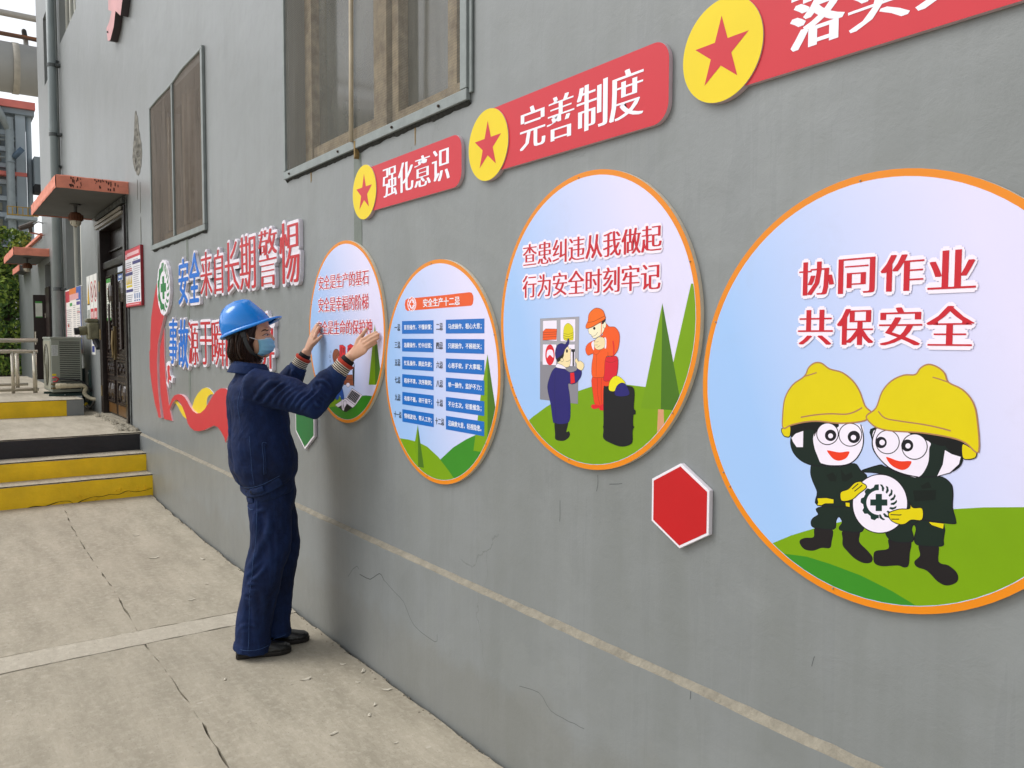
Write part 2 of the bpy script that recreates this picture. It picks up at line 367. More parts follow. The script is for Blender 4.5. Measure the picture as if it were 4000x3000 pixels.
['l','grey',0,12,1,[[-2118,-705],[-1410,-700],[-1417,-1372],[-2127,-1377]]],
['p','white',0,[[-1215,-713],[-505,-693],[-506,-1380],[-1207,-1386]]],
['l','grey',0,12,1,[[-1215,-713],[-505,-693],[-506,-1380],[-1207,-1386]]],
['p','orange',0,[[-2112,-300],[-1977,-205],[-1396,-216],[-1412,-553],[-2120,-576]]],
['l','ink',0,9,1,[[-2112,-300],[-1977,-205],[-1396,-216],[-1412,-553],[-2120,-576]]],
['l','ink',1,9,0,[[-2112,-330],[-1405,-309]]],
['l','ink',1,9,0,[[-2111,-396],[-1404,-374]]],
['l','ink',1,9,0,[[-2111,-480],[-1403,-456]]],
['p','yel2',1,[[-1067,-334],[-1014,-132],[-834,-41],[-640,-141],[-585,-279],[-582,-536],[-671,-571],[-1032,-561]]],
['l','olive',1,9,1,[[-1067,-334],[-1014,-132],[-834,-41],[-640,-141],[-585,-279],[-582,-536],[-671,-571],[-1032,-561]]],
['l','olive',1,11,0,[[-1067,-349],[-830,-390],[-585,-333]]],
['l','olive',1,12,0,[[-1066,-421],[-829,-462],[-584,-405]]],
['l','olive',1,12,0,[[-1065,-494],[-828,-534],[-583,-476]]],
['p','red',1,[[-1501,-1040],[-1522,-1184],[-1587,-1301],[-1682,-1368],[-1788,-1371],[-1885,-1309],[-1953,-1194],[-1979,-1049],[-1956,-903],[-1890,-786],[-1794,-720],[-1688,-719],[-1592,-783],[-1525,-897]]],
['p','white',1,[[-1874,-912],[-1611,-894],[-1561,-1130],[-1752,-1045],[-1895,-1152]]],
['p','ink',0,[[-677,-847],[-503,-845],[-502,-922],[-542,-937],[-541,-1372],[-608,-1374],[-613,-938],[-676,-924]]],
['p','blk',1,[[-1469,-3173],[-1141,-3204],[-799,-3116],[-886,-3445],[-773,-3420],[-704,-3515],[-793,-3640],[-1043,-3754],[-1416,-3749],[-1451,-3559]]],
['p','navy',1,[[-1463,-1453],[-1207,-1430],[-954,-1495],[-704,-1573],[-438,-1506],[-351,-1432],[-185,-1498],[-195,-1668],[-390,-1862],[-610,-1938],[-812,-1939],[-741,-2269],[-691,-2700],[-754,-3112],[-1141,-3228],[-1469,-3218],[-1564,-3166],[-1689,-2623],[-1837,-2213],[-1839,-1973],[-1651,-1607]]],
['l','ink',1,8,1,[[-1463,-1453],[-1207,-1430],[-954,-1495],[-704,-1573],[-438,-1506],[-351,-1432],[-185,-1498],[-195,-1668],[-390,-1862],[-610,-1938],[-812,-1939],[-741,-2269],[-691,-2700],[-754,-3112],[-1141,-3228],[-1469,-3218],[-1564,-3166],[-1689,-2623],[-1837,-2213],[-1839,-1973],[-1651,-1607]]],
['l','ink',1,9,0,[[-1462,-1541],[-1478,-2312],[-1399,-3167]]],
['p','red',0,[[-726,-1588],[-526,-1567],[-478,-1880],[-691,-1934]]],
['l','ink',0,12,1,[[-726,-1588],[-526,-1567],[-478,-1880],[-691,-1934]]],
['p','white',1,[[-1385,-1332],[-1208,-1304],[-977,-1408],[-954,-1472],[-1417,-1436]]],
['l','ink',1,9,1,[[-1385,-1332],[-1208,-1304],[-977,-1408],[-954,-1472],[-1417,-1436]]],
['p','skin',1,[[-1325,-1242],[-1210,-1123],[-1073,-1032],[-938,-827],[-826,-768],[-766,-854],[-699,-824],[-711,-997],[-719,-1055],[-700,-1169],[-751,-1373],[-932,-1421],[-1115,-1354],[-1324,-1301]]],
['l','ink',1,9,1,[[-1325,-1242],[-1210,-1123],[-1073,-1032],[-938,-827],[-826,-768],[-766,-854],[-699,-824],[-711,-997],[-719,-1055],[-700,-1169],[-751,-1373],[-932,-1421],[-1115,-1354],[-1324,-1301]]],
['p','blk',1,[[-1373,-1126],[-1051,-974],[-1072,-1120],[-1255,-1241],[-1358,-1258]]],
['p','skin',1,[[-1048,-1192],[-1056,-1217],[-1077,-1238],[-1108,-1250],[-1143,-1251],[-1175,-1241],[-1197,-1221],[-1205,-1196],[-1197,-1170],[-1176,-1149],[-1144,-1137],[-1110,-1136],[-1078,-1147],[-1056,-1167]]],
['l','ink',1,9,1,[[-1048,-1192],[-1056,-1217],[-1077,-1238],[-1108,-1250],[-1143,-1251],[-1175,-1241],[-1197,-1221],[-1205,-1196],[-1197,-1170],[-1176,-1149],[-1144,-1137],[-1110,-1136],[-1078,-1147],[-1056,-1167]]],
['p','navy',1,[[-1434,-1157],[-1469,-951],[-1377,-744],[-1169,-669],[-985,-697],[-895,-624],[-829,-508],[-774,-594],[-826,-739],[-983,-856],[-1073,-1003],[-1373,-1161]]],
['l','ink',1,9,1,[[-1434,-1157],[-1469,-951],[-1377,-744],[-1169,-669],[-985,-697],[-895,-624],[-829,-508],[-774,-594],[-826,-739],[-983,-856],[-1073,-1003],[-1373,-1161]]],
['p','ink',1,[[-838,-907],[-842,-932],[-854,-952],[-872,-963],[-892,-964],[-911,-953],[-924,-933],[-928,-908],[-924,-883],[-912,-862],[-894,-851],[-874,-851],[-855,-862],[-842,-882]]],
['l','ink',1,9,0,[[-934,-1233],[-820,-1230],[-718,-1170]]],
['p','skin',1,[[-486,-1222],[-464,-1141],[-399,-1134],[-332,-1218],[-245,-1202],[-92,-1269],[-69,-1381],[-176,-1492],[-395,-1419],[-405,-1305]]],
['l','ink',1,8,1,[[-486,-1222],[-464,-1141],[-399,-1134],[-332,-1218],[-245,-1202],[-92,-1269],[-69,-1381],[-176,-1492],[-395,-1419],[-405,-1305]]],
['p','orangerd',1,[[317,-1676],[913,-1666],[1095,-1726],[844,-2479],[475,-2505],[366,-2205]]],
['l','ink',1,9,1,[[317,-1676],[913,-1666],[1095,-1726],[844,-2479],[475,-2505],[366,-2205]]],
['l','ink',1,8,0,[[546,-1695],[574,-2192],[681,-2491]]],
['l','ink',1,8,0,[[731,-1687],[726,-2184],[762,-2457]]],
['p','red',1,[[274,-2575],[349,-2499],[640,-2507],[662,-2575],[393,-2636]]],
['p','red',1,[[649,-2548],[722,-2488],[844,-2466],[867,-2629],[663,-2644]]],
['p','orange',1,[[670,-259],[890,-84],[1051,-167],[1288,-183],[1466,-344],[1489,-585],[1416,-853],[1222,-1017],[944,-1050],[909,-1351],[872,-1626],[587,-1679],[317,-1648],[291,-1314],[349,-979],[118,-1025],[-3,-872],[72,-703],[281,-604],[530,-534],[774,-396]]],
['l','rust',1,11,1,[[670,-259],[890,-84],[1051,-167],[1288,-183],[1466,-344],[1489,-585],[1416,-853],[1222,-1017],[944,-1050],[909,-1351],[872,-1626],[587,-1679],[317,-1648],[291,-1314],[349,-979],[118,-1025],[-3,-872],[72,-703],[281,-604],[530,-534],[774,-396]]],
['l','rust',1,8,0,[[516,-976],[500,-1364],[496,-1641]]],
['l','rust',1,8,0,[[349,-923],[495,-1004],[698,-835]]],
['p','skin2',1,[[129,-227],[317,-173],[524,-93],[687,-40],[829,-28],[871,-151],[773,-342],[611,-451],[385,-512],[279,-451],[258,-409],[160,-367],[139,-311]]],
['l','ink',1,9,1,[[129,-227],[317,-173],[524,-93],[687,-40],[829,-28],[871,-151],[773,-342],[611,-451],[385,-512],[279,-451],[258,-409],[160,-367],[139,-311]]],
['l','ink',1,11,0,[[279,-451],[446,-423],[548,-327]]],
['p','ink',1,[[447,-213],[442,-232],[427,-248],[406,-256],[382,-256],[360,-247],[345,-232],[339,-212],[344,-193],[359,-178],[380,-170],[405,-170],[426,-179],[441,-194]]],
['p','skin2',1,[[911,-111],[904,-153],[886,-187],[859,-206],[828,-206],[800,-187],[781,-152],[773,-109],[780,-67],[798,-33],[826,-14],[856,-15],[884,-34],[903,-69]]],
['l','ink',1,8,1,[[911,-111],[904,-153],[886,-187],[859,-206],[828,-206],[800,-187],[781,-152],[773,-109],[780,-67],[798,-33],[826,-14],[856,-15],[884,-34],[903,-69]]],
['p','blk',1,[[727,0],[880,66],[869,-2],[789,-82],[688,-81]]],
['p','orange2',1,[[1,-170],[29,-87],[104,24],[144,218],[352,366],[558,388],[763,314],[867,148],[868,66],[606,-53],[276,-173],[65,-213]]],
['l','rust',1,14,1,[[1,-170],[29,-87],[104,24],[144,218],[352,366],[558,388],[763,314],[867,148],[868,66],[606,-53],[276,-173],[65,-213]]],
['l','rust',1,12,0,[[84,-31],[357,-8],[645,84],[867,148]]],
['l','orange',1,27,0,[[719,-19],[711,-259],[685,-456]]],
['p','white',1,[[282,-646],[386,-603],[389,-853],[326,-826],[283,-743]]],
['p','white',1,[[836,-506],[925,-519],[928,-778],[852,-784]]],
['p','skin',1,[[387,-645],[489,-520],[611,-473],[815,-492],[878,-615],[840,-779],[617,-850],[451,-811]]],
['l','ink',1,8,1,[[387,-645],[489,-520],[611,-473],[815,-492],[878,-615],[840,-779],[617,-850],[451,-811]]],
['l','ink',1,8,0,[[428,-617],[552,-616],[580,-589]]],
['l','ink',1,8,0,[[417,-714],[553,-705]]],
['l','ink',1,8,0,[[534,-782],[656,-726]]],
['l','red',1,48,0,[[1216,-586],[1259,-801],[1254,-1044]]],
['l','rust',1,11,0,[[1003,-913],[1017,-1076]]],
['p','crimson',1,[[905,-1105],[1144,-1041],[1399,-1046],[1442,-1308],[1369,-1607],[1233,-1720],[854,-1764],[863,-1517]]],
['l','rust',1,11,1,[[905,-1105],[1144,-1041],[1399,-1046],[1442,-1308],[1369,-1607],[1233,-1720],[854,-1764],[863,-1517]]],
['l','rust',1,8,0,[[906,-1174],[1147,-1222],[1381,-1149]]],
['p','blk',1,[[829,-2013],[957,-1924],[1275,-1881],[1929,-1862],[2125,-1997],[2107,-2472],[2172,-2546],[2174,-2652],[2093,-2697],[2090,-2988],[2143,-3010],[2070,-3136],[2068,-3454],[1882,-3581],[1576,-3641],[1222,-3598],[851,-3486],[847,-3224],[821,-3116],[844,-3003]]],
['p','yelhat',1,[[1071,-2027],[1095,-1781],[1271,-1624],[1466,-1608],[1661,-1702],[1739,-1805],[1548,-1867],[1336,-2040]]],
['l','ink',1,8,1,[[1071,-2027],[1095,-1781],[1271,-1624],[1466,-1608],[1661,-1702],[1739,-1805],[1548,-1867],[1336,-2040]]],
['p','navy',1,[[1318,-2149],[1374,-1930],[1547,-1800],[1739,-1810],[1874,-1958],[1914,-2114],[1591,-2187]]],
['l','ink',1,8,1,[[1318,-2149],[1374,-1930],[1547,-1800],[1739,-1810],[1874,-1958],[1914,-2114],[1591,-2187]]]],
4: [['p','hill',0,[[-4386,-5261],[-2779,-3981],[-2365,-3735],[-1883,-3459],[-1282,-3178],[-601,-2891],[178,-2613],[999,-2369],[1774,-2202],[2327,-2073],[3015,-1949],[3613,-1881],[4307,-1866],[4422,-4915],[-4324,-8109]]],
['p','hilldk',0,[[-3418,-4352],[-2251,-3978],[-2017,-3927],[-1462,-3869],[-873,-3901],[-132,-3984],[565,-4143],[1093,-4316],[1379,-4437],[1245,-5113],[-2454,-6284],[-3875,-5531]]],
['p','boot',1,[[-1263,-3157],[-838,-3110],[-842,-3389],[-883,-3544],[-1094,-3589],[-1307,-3699],[-1527,-3711],[-1648,-3610],[-1642,-3519],[-1514,-3442],[-1296,-3376]]],
['p','boot',1,[[-576,-3093],[-196,-3018],[-189,-3253],[-7,-3399],[122,-3521],[98,-3644],[-69,-3699],[-286,-3647],[-472,-3517],[-574,-3419],[-582,-3266]]],
['p','suit',1,[[-1197,-2686],[-320,-2483],[-134,-2703],[-92,-2930],[-195,-3051],[-595,-3096],[-671,-3042],[-600,-2925],[-640,-2830],[-696,-2806],[-750,-2902],[-801,-3102],[-1282,-3161],[-1372,-3071],[-1327,-2956],[-1193,-2844]]],
['l','ink',1,21,1,[[-1197,-2686],[-320,-2483],[-134,-2703],[-92,-2930],[-195,-3051],[-595,-3096],[-671,-3042],[-600,-2925],[-640,-2830],[-696,-2806],[-750,-2902],[-801,-3102],[-1282,-3161],[-1372,-3071],[-1327,-2956],[-1193,-2844]]],
['p','suit',1,[[-1362,-1689],[-1088,-1723],[-672,-1686],[-346,-1576],[-199,-1708],[-54,-1821],[-189,-2041],[-400,-2209],[-374,-2492],[-1218,-2637],[-1234,-2340],[-1351,-2111],[-1416,-1908]]],
['l','ink',1,21,1,[[-1362,-1689],[-1088,-1723],[-672,-1686],[-346,-1576],[-199,-1708],[-54,-1821],[-189,-2041],[-400,-2209],[-374,-2492],[-1218,-2637],[-1234,-2340],[-1351,-2111],[-1416,-1908]]],
['p','suitln',0,[[-1085,-1828],[-1013,-1922],[-856,-1831],[-778,-1924],[-744,-1782],[-775,-2026],[-925,-2048]]],
['p','suitln',0,[[-671,-1737],[-556,-1858],[-413,-1771],[-374,-1866],[-516,-1989],[-626,-2005]]],
['p','yel',0,[[-1230,-2473],[-1010,-2427],[-820,-2430],[-817,-2533],[-1026,-2569],[-1121,-2630],[-1226,-2638],[-1212,-2565]]],
['l','ink',0,21,1,[[-1230,-2473],[-1010,-2427],[-820,-2430],[-817,-2533],[-1026,-2569],[-1121,-2630],[-1226,-2638],[-1212,-2565]]],
['p','yel',0,[[-539,-2452],[-430,-2444],[-427,-2546],[-529,-2543]]],
['l','ink',0,21,1,[[-539,-2452],[-430,-2444],[-427,-2546],[-529,-2543]]],
['p','hood',1,[[-523,-1124],[-583,-1359],[-768,-1566],[-1045,-1704],[-1365,-1746],[-1664,-1678],[-1879,-1510],[-1961,-1277],[-1892,-1028],[-1687,-816],[-1394,-686],[-1075,-659],[-791,-738],[-596,-904]]],
['l','ink',1,21,1,[[-523,-1124],[-583,-1359],[-768,-1566],[-1045,-1704],[-1365,-1746],[-1664,-1678],[-1879,-1510],[-1961,-1277],[-1892,-1028],[-1687,-816],[-1394,-686],[-1075,-659],[-791,-738],[-596,-904]]],
['p','white',1,[[-1367,-1091],[-1228,-868],[-773,-765],[-228,-716],[-157,-969],[-195,-1240],[-349,-1492],[-563,-1628],[-935,-1697],[-1147,-1679],[-1257,-1500],[-1332,-1333]]],
['l','ink',1,24,0,[[-228,-716],[-157,-969],[-184,-1238],[-331,-1490],[-563,-1635],[-935,-1697],[-1147,-1682]]],
['p','white',0,[[-1943,-1167],[-1822,-1065],[-1629,-986],[-1627,-1359],[-1793,-1377],[-1891,-1270]]],
['p','hooddk',1,[[-1971,-881],[-1586,-794],[-811,-744],[-808,-846],[-1227,-902],[-1339,-1088],[-1363,-950],[-1581,-971],[-1822,-1065],[-1943,-1167]]],
['p','white',1,[[-749,-967],[-772,-1073],[-842,-1164],[-946,-1222],[-1065,-1235],[-1175,-1200],[-1252,-1123],[-1282,-1019],[-1258,-911],[-1185,-819],[-1078,-763],[-960,-753],[-853,-790],[-778,-866]]],
['l','ink',1,21,1,[[-749,-967],[-772,-1073],[-842,-1164],[-946,-1222],[-1065,-1235],[-1175,-1200],[-1252,-1123],[-1282,-1019],[-1258,-911],[-1185,-819],[-1078,-763],[-960,-753],[-853,-790],[-778,-866]]],
['p','ink',1,[[-796,-1006],[-808,-1062],[-846,-1110],[-901,-1141],[-963,-1147],[-1020,-1128],[-1061,-1088],[-1076,-1034],[-1064,-977],[-1026,-929],[-970,-899],[-908,-893],[-851,-912],[-811,-953]]],
['p','white',1,[[-875,-1024],[-880,-1049],[-896,-1069],[-920,-1082],[-947,-1085],[-972,-1077],[-989,-1060],[-996,-1036],[-990,-1012],[-974,-991],[-950,-978],[-923,-975],[-899,-984],[-881,-1001]]],
['p','white',1,[[-197,-933],[-220,-1043],[-290,-1136],[-395,-1195],[-515,-1209],[-625,-1172],[-703,-1093],[-733,-986],[-709,-874],[-636,-780],[-529,-722],[-409,-712],[-302,-750],[-226,-829]]],
['l','ink',1,20,1,[[-197,-933],[-220,-1043],[-290,-1136],[-395,-1195],[-515,-1209],[-625,-1172],[-703,-1093],[-733,-986],[-709,-874],[-636,-780],[-529,-722],[-409,-712],[-302,-750],[-226,-829]]],
['p','ink',1,[[-235,-984],[-247,-1043],[-285,-1093],[-342,-1125],[-406,-1132],[-464,-1112],[-506,-1070],[-522,-1013],[-509,-953],[-471,-902],[-413,-871],[-349,-864],[-291,-885],[-250,-927]]],
['p','white',1,[[-327,-1006],[-332,-1032],[-348,-1053],[-373,-1067],[-400,-1069],[-425,-1061],[-442,-1043],[-449,-1019],[-444,-993],[-427,-972],[-403,-958],[-376,-956],[-351,-964],[-334,-982]]],
['p','mouth',1,[[-1009,-1384],[-964,-1361],[-718,-1374],[-517,-1330],[-472,-1349],[-549,-1483],[-713,-1558],[-864,-1529]]],
['p','yel',1,[[-2208,-993],[-2162,-1135],[-2068,-1169],[-1977,-1134],[-1983,-900]]],
['l','ink',1,22,1,[[-2208,-993],[-2162,-1135],[-2068,-1169],[-1977,-1134],[-1983,-900]]],
['p','yel',1,[[-2166,-971],[-2187,-664],[-2134,-262],[-1934,54],[-1634,263],[-1532,460],[-1385,573],[-1210,577],[-996,453],[-695,385],[-434,211],[-267,-14],[-142,-305],[2,-443],[-91,-598],[-372,-682],[-774,-731],[-1232,-728],[-1586,-776],[-1951,-880]]],
['l','tan',1,33,1,[[-2166,-971],[-2187,-664],[-2134,-262],[-1934,54],[-1634,263],[-1532,460],[-1385,573],[-1210,577],[-996,453],[-695,385],[-434,211],[-267,-14],[-142,-305],[2,-443],[-91,-598],[-372,-682],[-774,-731],[-1232,-728],[-1586,-776],[-1951,-880]]],
['l','tan',1,28,0,[[-1634,263],[-1476,311],[-1320,362]]],
['l','tan',1,32,0,[[-1702,-679],[-1353,-599],[-968,-541],[-595,-522],[-379,-455],[-204,-349]]],
['p','boot',1,[[481,-3048],[923,-2990],[925,-3278],[907,-3523],[812,-3587],[680,-3575],[347,-3669],[175,-3643],[146,-3483],[201,-3371],[471,-3263]]],
['p','boot',1,[[1116,-3045],[1485,-2967],[1511,-3304],[1708,-3336],[1874,-3451],[1880,-3618],[1691,-3743],[1509,-3710],[1288,-3544],[1083,-3514],[1026,-3415],[1138,-3262]]],
['p','suit',1,[[454,-2727],[1500,-2498],[1587,-2853],[1546,-2985],[1116,-3061],[1012,-2971],[1043,-2742],[992,-2657],[947,-2761],[971,-3012],[498,-3077]]],
['l','ink',1,19,1,[[454,-2727],[1500,-2498],[1587,-2853],[1546,-2985],[1116,-3061],[1012,-2971],[1043,-2742],[992,-2657],[947,-2761],[971,-3012],[498,-3077]]],
['p','suit',1,[[-199,-1725],[214,-1537],[351,-1552],[817,-1666],[1440,-1594],[1683,-1698],[1742,-1872],[1744,-2177],[1810,-2410],[1754,-2496],[1162,-2530],[944,-2666],[708,-2356],[763,-2026],[459,-1781],[151,-1710]]],
['l','ink',1,20,1,[[-199,-1725],[214,-1537],[351,-1552],[817,-1666],[1440,-1594],[1683,-1698],[1742,-1872],[1744,-2177],[1810,-2410],[1754,-2496],[1162,-2530],[944,-2666],[708,-2356],[763,-2026],[459,-1781],[151,-1710]]],
['p','suitln',0,[[1010,-1702],[1109,-1846],[1261,-1729],[1326,-1844],[1142,-1903]]],
['p','suitln',0,[[954,-1964],[1419,-1876],[1410,-2079],[993,-2180]]],
['p','yel',0,[[1287,-2538],[1591,-2518],[1580,-2638],[1351,-2604]]],
['l','ink',0,19,1,[[1287,-2538],[1591,-2518],[1580,-2638],[1351,-2604]]],
['p','white',1,[[848,-2252],[799,-2525],[645,-2767],[412,-2932],[142,-2985],[-110,-2912],[-292,-2723],[-364,-2457],[-308,-2169],[-139,-1922],[106,-1765],[375,-1727],[616,-1812],[783,-1999]]],
['l','ink',1,19,1,[[848,-2252],[799,-2525],[645,-2767],[412,-2932],[142,-2985],[-110,-2912],[-292,-2723],[-364,-2457],[-308,-2169],[-139,-1922],[106,-1765],[375,-1727],[616,-1812],[783,-1999]]],
['p','logo',0,[[220,-1944],[175,-1953],[130,-1967],[106,-2030],[69,-2050],[35,-2074],[-31,-2067],[-65,-2101],[-95,-2139],[-74,-2199],[-93,-2235],[-107,-2273],[-171,-2309],[-177,-2354],[-179,-2399],[-121,-2428],[-113,-2464],[-101,-2499],[-132,-2563],[-108,-2597],[-80,-2628],[-12,-2613],[19,-2633],[52,-2649],[66,-2711],[109,-2720],[153,-2724],[202,-2672],[242,-2667],[240,-2593],[209,-2597],[178,-2597],[148,-2595],[119,-2588],[92,-2579],[66,-2566],[42,-2550],[20,-2532],[2,-2511],[-14,-2487],[-27,-2462],[-37,-2435],[-43,-2406],[-46,-2376],[-45,-2346],[-40,-2316],[-32,-2286],[-21,-2256],[-7,-2228],[11,-2201],[31,-2175],[53,-2152],[78,-2130],[105,-2112],[133,-2096],[163,-2083],[193,-2074],[224,-2067]]],
['p','logo',0,[[292,-2073],[286,-1998],[240,-1941],[296,-1939],[345,-2005],[327,-2079]]],
['p','logo',0,[[374,-2096],[394,-2020],[373,-1950],[423,-1966],[445,-2046],[403,-2113]]],
['p','logo',0,[[439,-2145],[483,-2077],[488,-2001],[527,-2034],[519,-2120],[460,-2172]]],
['p','logo',0,[[481,-2216],[543,-2163],[573,-2089],[597,-2134],[561,-2216],[490,-2249]]],
['p','logo',0,[[494,-2299],[568,-2267],[619,-2204],[626,-2256],[565,-2326],[491,-2334]]],
['p','logo',0,[[477,-2385],[554,-2378],[622,-2333],[610,-2387],[532,-2436],[462,-2420]]],
['p','logo',0,[[433,-2466],[504,-2484],[581,-2462],[552,-2511],[465,-2534],[407,-2495]]],
['p','logo',0,[[365,-2531],[423,-2574],[499,-2576],[456,-2616],[370,-2611],[332,-2552]]],
['p','logo',0,[[281,-2574],[319,-2636],[387,-2664],[334,-2690],[258,-2655],[244,-2584]]],
['p','logo',0,[[157,-2159],[294,-2137],[298,-2253],[417,-2233],[421,-2364],[302,-2384],[305,-2500],[168,-2524],[165,-2407],[43,-2428],[39,-2296],[161,-2275]]],
['p','yel',1,[[-649,-2248],[-475,-2152],[-334,-1996],[-192,-1941],[-149,-1968],[-66,-2006],[-64,-2073],[-220,-2214],[-360,-2355],[-540,-2435],[-644,-2418]]],
['l','ink',1,20,1,[[-649,-2248],[-475,-2152],[-334,-1996],[-192,-1941],[-149,-1968],[-66,-2006],[-64,-2073],[-220,-2214],[-360,-2355],[-540,-2435],[-644,-2418]]],
['l','ink',1,21,0,[[-384,-2138],[-244,-1999]]],
['l','ink',1,20,0,[[-328,-2181],[-154,-2019]]],
['p','yel',1,[[872,-2200],[965,-2312],[1154,-2295],[1156,-2531],[941,-2571],[816,-2674],[686,-2709],[519,-2665],[449,-2564],[480,-2493],[676,-2394],[902,-2339]]],
['l','ink',1,19,1,[[872,-2200],[965,-2312],[1154,-2295],[1156,-2531],[941,-2571],[816,-2674],[686,-2709],[519,-2665],[449,-2564],[480,-2493],[676,-2394],[902,-2339]]],
['l','ink',1,19,0,[[499,-2539],[680,-2516],[729,-2497]]],
['l','ink',1,19,0,[[518,-2633],[683,-2603]]],
['p','hood',1,[[122,-744],[1560,-674],[1882,-1065],[1834,-1373],[1440,-1594],[1071,-1662],[752,-1675],[418,-1559],[103,-1272],[44,-1015]]],
['l','ink',1,20,1,[[122,-744],[1560,-674],[1882,-1065],[1834,-1373],[1440,-1594],[1071,-1662],[752,-1675],[418,-1559],[103,-1272],[44,-1015]]],
['p','white',1,[[123,-777],[658,-759],[1235,-922],[1255,-1075],[1234,-1389],[1056,-1671],[751,-1643],[418,-1543],[139,-1300],[55,-1047]]],
['l','ink',1,23,0,[[123,-777],[48,-1047],[132,-1301],[418,-1550],[751,-1650],[1056,-1671]]],
['p','white',0,[[1558,-1057],[1694,-1117],[1876,-1156],[1847,-1310],[1677,-1500],[1425,-1603],[1523,-1352]]],
['l','ink',0,18,1,[[1558,-1057],[1694,-1117],[1876,-1156],[1847,-1310],[1677,-1500],[1425,-1603],[1523,-1352]]],
['p','hooddk',1,[[1563,-765],[1919,-880],[1899,-1138],[1723,-1114],[1570,-979]]],
['p','hooddk',1,[[788,-763],[1563,-765],[1541,-982],[1235,-922]]],
['p','white',1,[[636,-1001],[615,-1109],[548,-1202],[449,-1261],[336,-1274],[231,-1238],[157,-1160],[128,-1055],[150,-945],[220,-852],[321,-794],[434,-783],[537,-821],[609,-899]]],
['l','ink',1,19,1,[[636,-1001],[615,-1109],[548,-1202],[449,-1261],[336,-1274],[231,-1238],[157,-1160],[128,-1055],[150,-945],[220,-852],[321,-794],[434,-783],[537,-821],[609,-899]]],
['p','ink',1,[[369,-1039],[358,-1093],[325,-1138],[276,-1167],[220,-1173],[168,-1156],[132,-1117],[118,-1066],[129,-1012],[163,-967],[213,-938],[268,-933],[319,-951],[355,-989]]],
['p','white',1,[[329,-1044],[323,-1070],[307,-1092],[283,-1106],[256,-1109],[231,-1100],[214,-1082],[207,-1057],[212,-1031],[228,-1008],[252,-995],[280,-992],[304,-1001],[322,-1019]]],
['p','white',1,[[1214,-1033],[1192,-1147],[1124,-1244],[1023,-1306],[908,-1320],[801,-1283],[725,-1201],[695,-1091],[718,-975],[788,-877],[892,-816],[1007,-805],[1112,-844],[1185,-926]]],
['l','ink',1,19,1,[[1214,-1033],[1192,-1147],[1124,-1244],[1023,-1306],[908,-1320],[801,-1283],[725,-1201],[695,-1091],[718,-975],[788,-877],[892,-816],[1007,-805],[1112,-844],[1185,-926]]],
['p','ink',1,[[931,-1039],[921,-1094],[888,-1141],[839,-1170],[783,-1177],[732,-1159],[695,-1119],[681,-1067],[692,-1012],[726,-965],[775,-936],[831,-930],[882,-948],[917,-988]]],
['p','white',1,[[878,-1055],[873,-1079],[859,-1099],[837,-1112],[813,-1115],[791,-1107],[775,-1090],[769,-1067],[773,-1043],[788,-1022],[809,-1010],[834,-1007],[856,-1015],[872,-1032]]],
['p','mouth',1,[[372,-1370],[405,-1344],[645,-1395],[865,-1367],[904,-1394],[828,-1521],[684,-1573],[483,-1502]]],
['p','yel',1,[[1891,-913],[2036,-957],[2152,-1033],[2141,-1139],[2015,-1193],[1905,-1167]]],
['l','ink',1,18,1,[[1891,-913],[2036,-957],[2152,-1033],[2141,-1139],[2015,-1193],[1905,-1167]]],
['p','yel',1,[[-73,-597],[-83,-499],[110,-336],[235,14],[429,249],[688,381],[927,403],[1033,540],[1185,616],[1370,566],[1509,449],[1589,276],[1856,148],[2048,-64],[2144,-382],[2194,-1029],[1948,-877],[1654,-802],[1106,-764],[724,-779],[395,-784],[122,-738]]],
['l','tan',1,30,1,[[-73,-597],[-83,-499],[110,-336],[235,14],[429,249],[688,381],[927,403],[1033,540],[1185,616],[1370,566],[1509,449],[1589,276],[1856,148],[2048,-64],[2144,-382],[2194,-1029],[1948,-877],[1654,-802],[1106,-764],[724,-779],[395,-784],[122,-738]]],
['l','tan',1,25,0,[[1279,364],[1438,324],[1589,276]]],
['l','tan',1,29,0,[[163,-398],[320,-532],[652,-568],[1100,-593],[1409,-627],[1664,-673]]]]}
CRACKS = [([(-3.627, 0.363), (-3.586, 0.402), (-3.533, 0.437), (-3.503, 0.43)], 0.002, -0.0205), ([(-3.495, 0.407), (-3.383, 0.412), (-3.287, 0.462), (-3.242, 0.442)], 0.004, -0.0205), ([(-3.242, 0.442), (-3.152, 0.417), (-3.056, 0.391), (-2.964, 0.316), (-2.791, 0.301), (-2.772, 0.335)], 0.002, -0.0205), ([(-2.213, 0.321), (-2.102, 0.34), (-2.037, 0.303), (-1.944, 0.304), (-1.87, 0.309)], 0.0016, -0.0205), ([(-2.02, 1.003), (-2.021, 0.934)], 0.002, 0), ([(-1.839, 1.113), (-1.84, 1.084), (-1.845, 1.06)], 0.002, 0), ([(-1.784, 1.092), (-1.732, 1.102)], 0.002, 0), ([(-1.438, 0.587), (-1.438, 0.562)], 0.0025, -0.0205), ([(-1.161, 0.991), (-1.136, 0.995)], 0.003, 0), ([(-1.082, 0.79), (-1.09, 0.767)], 0.0015, 0)]
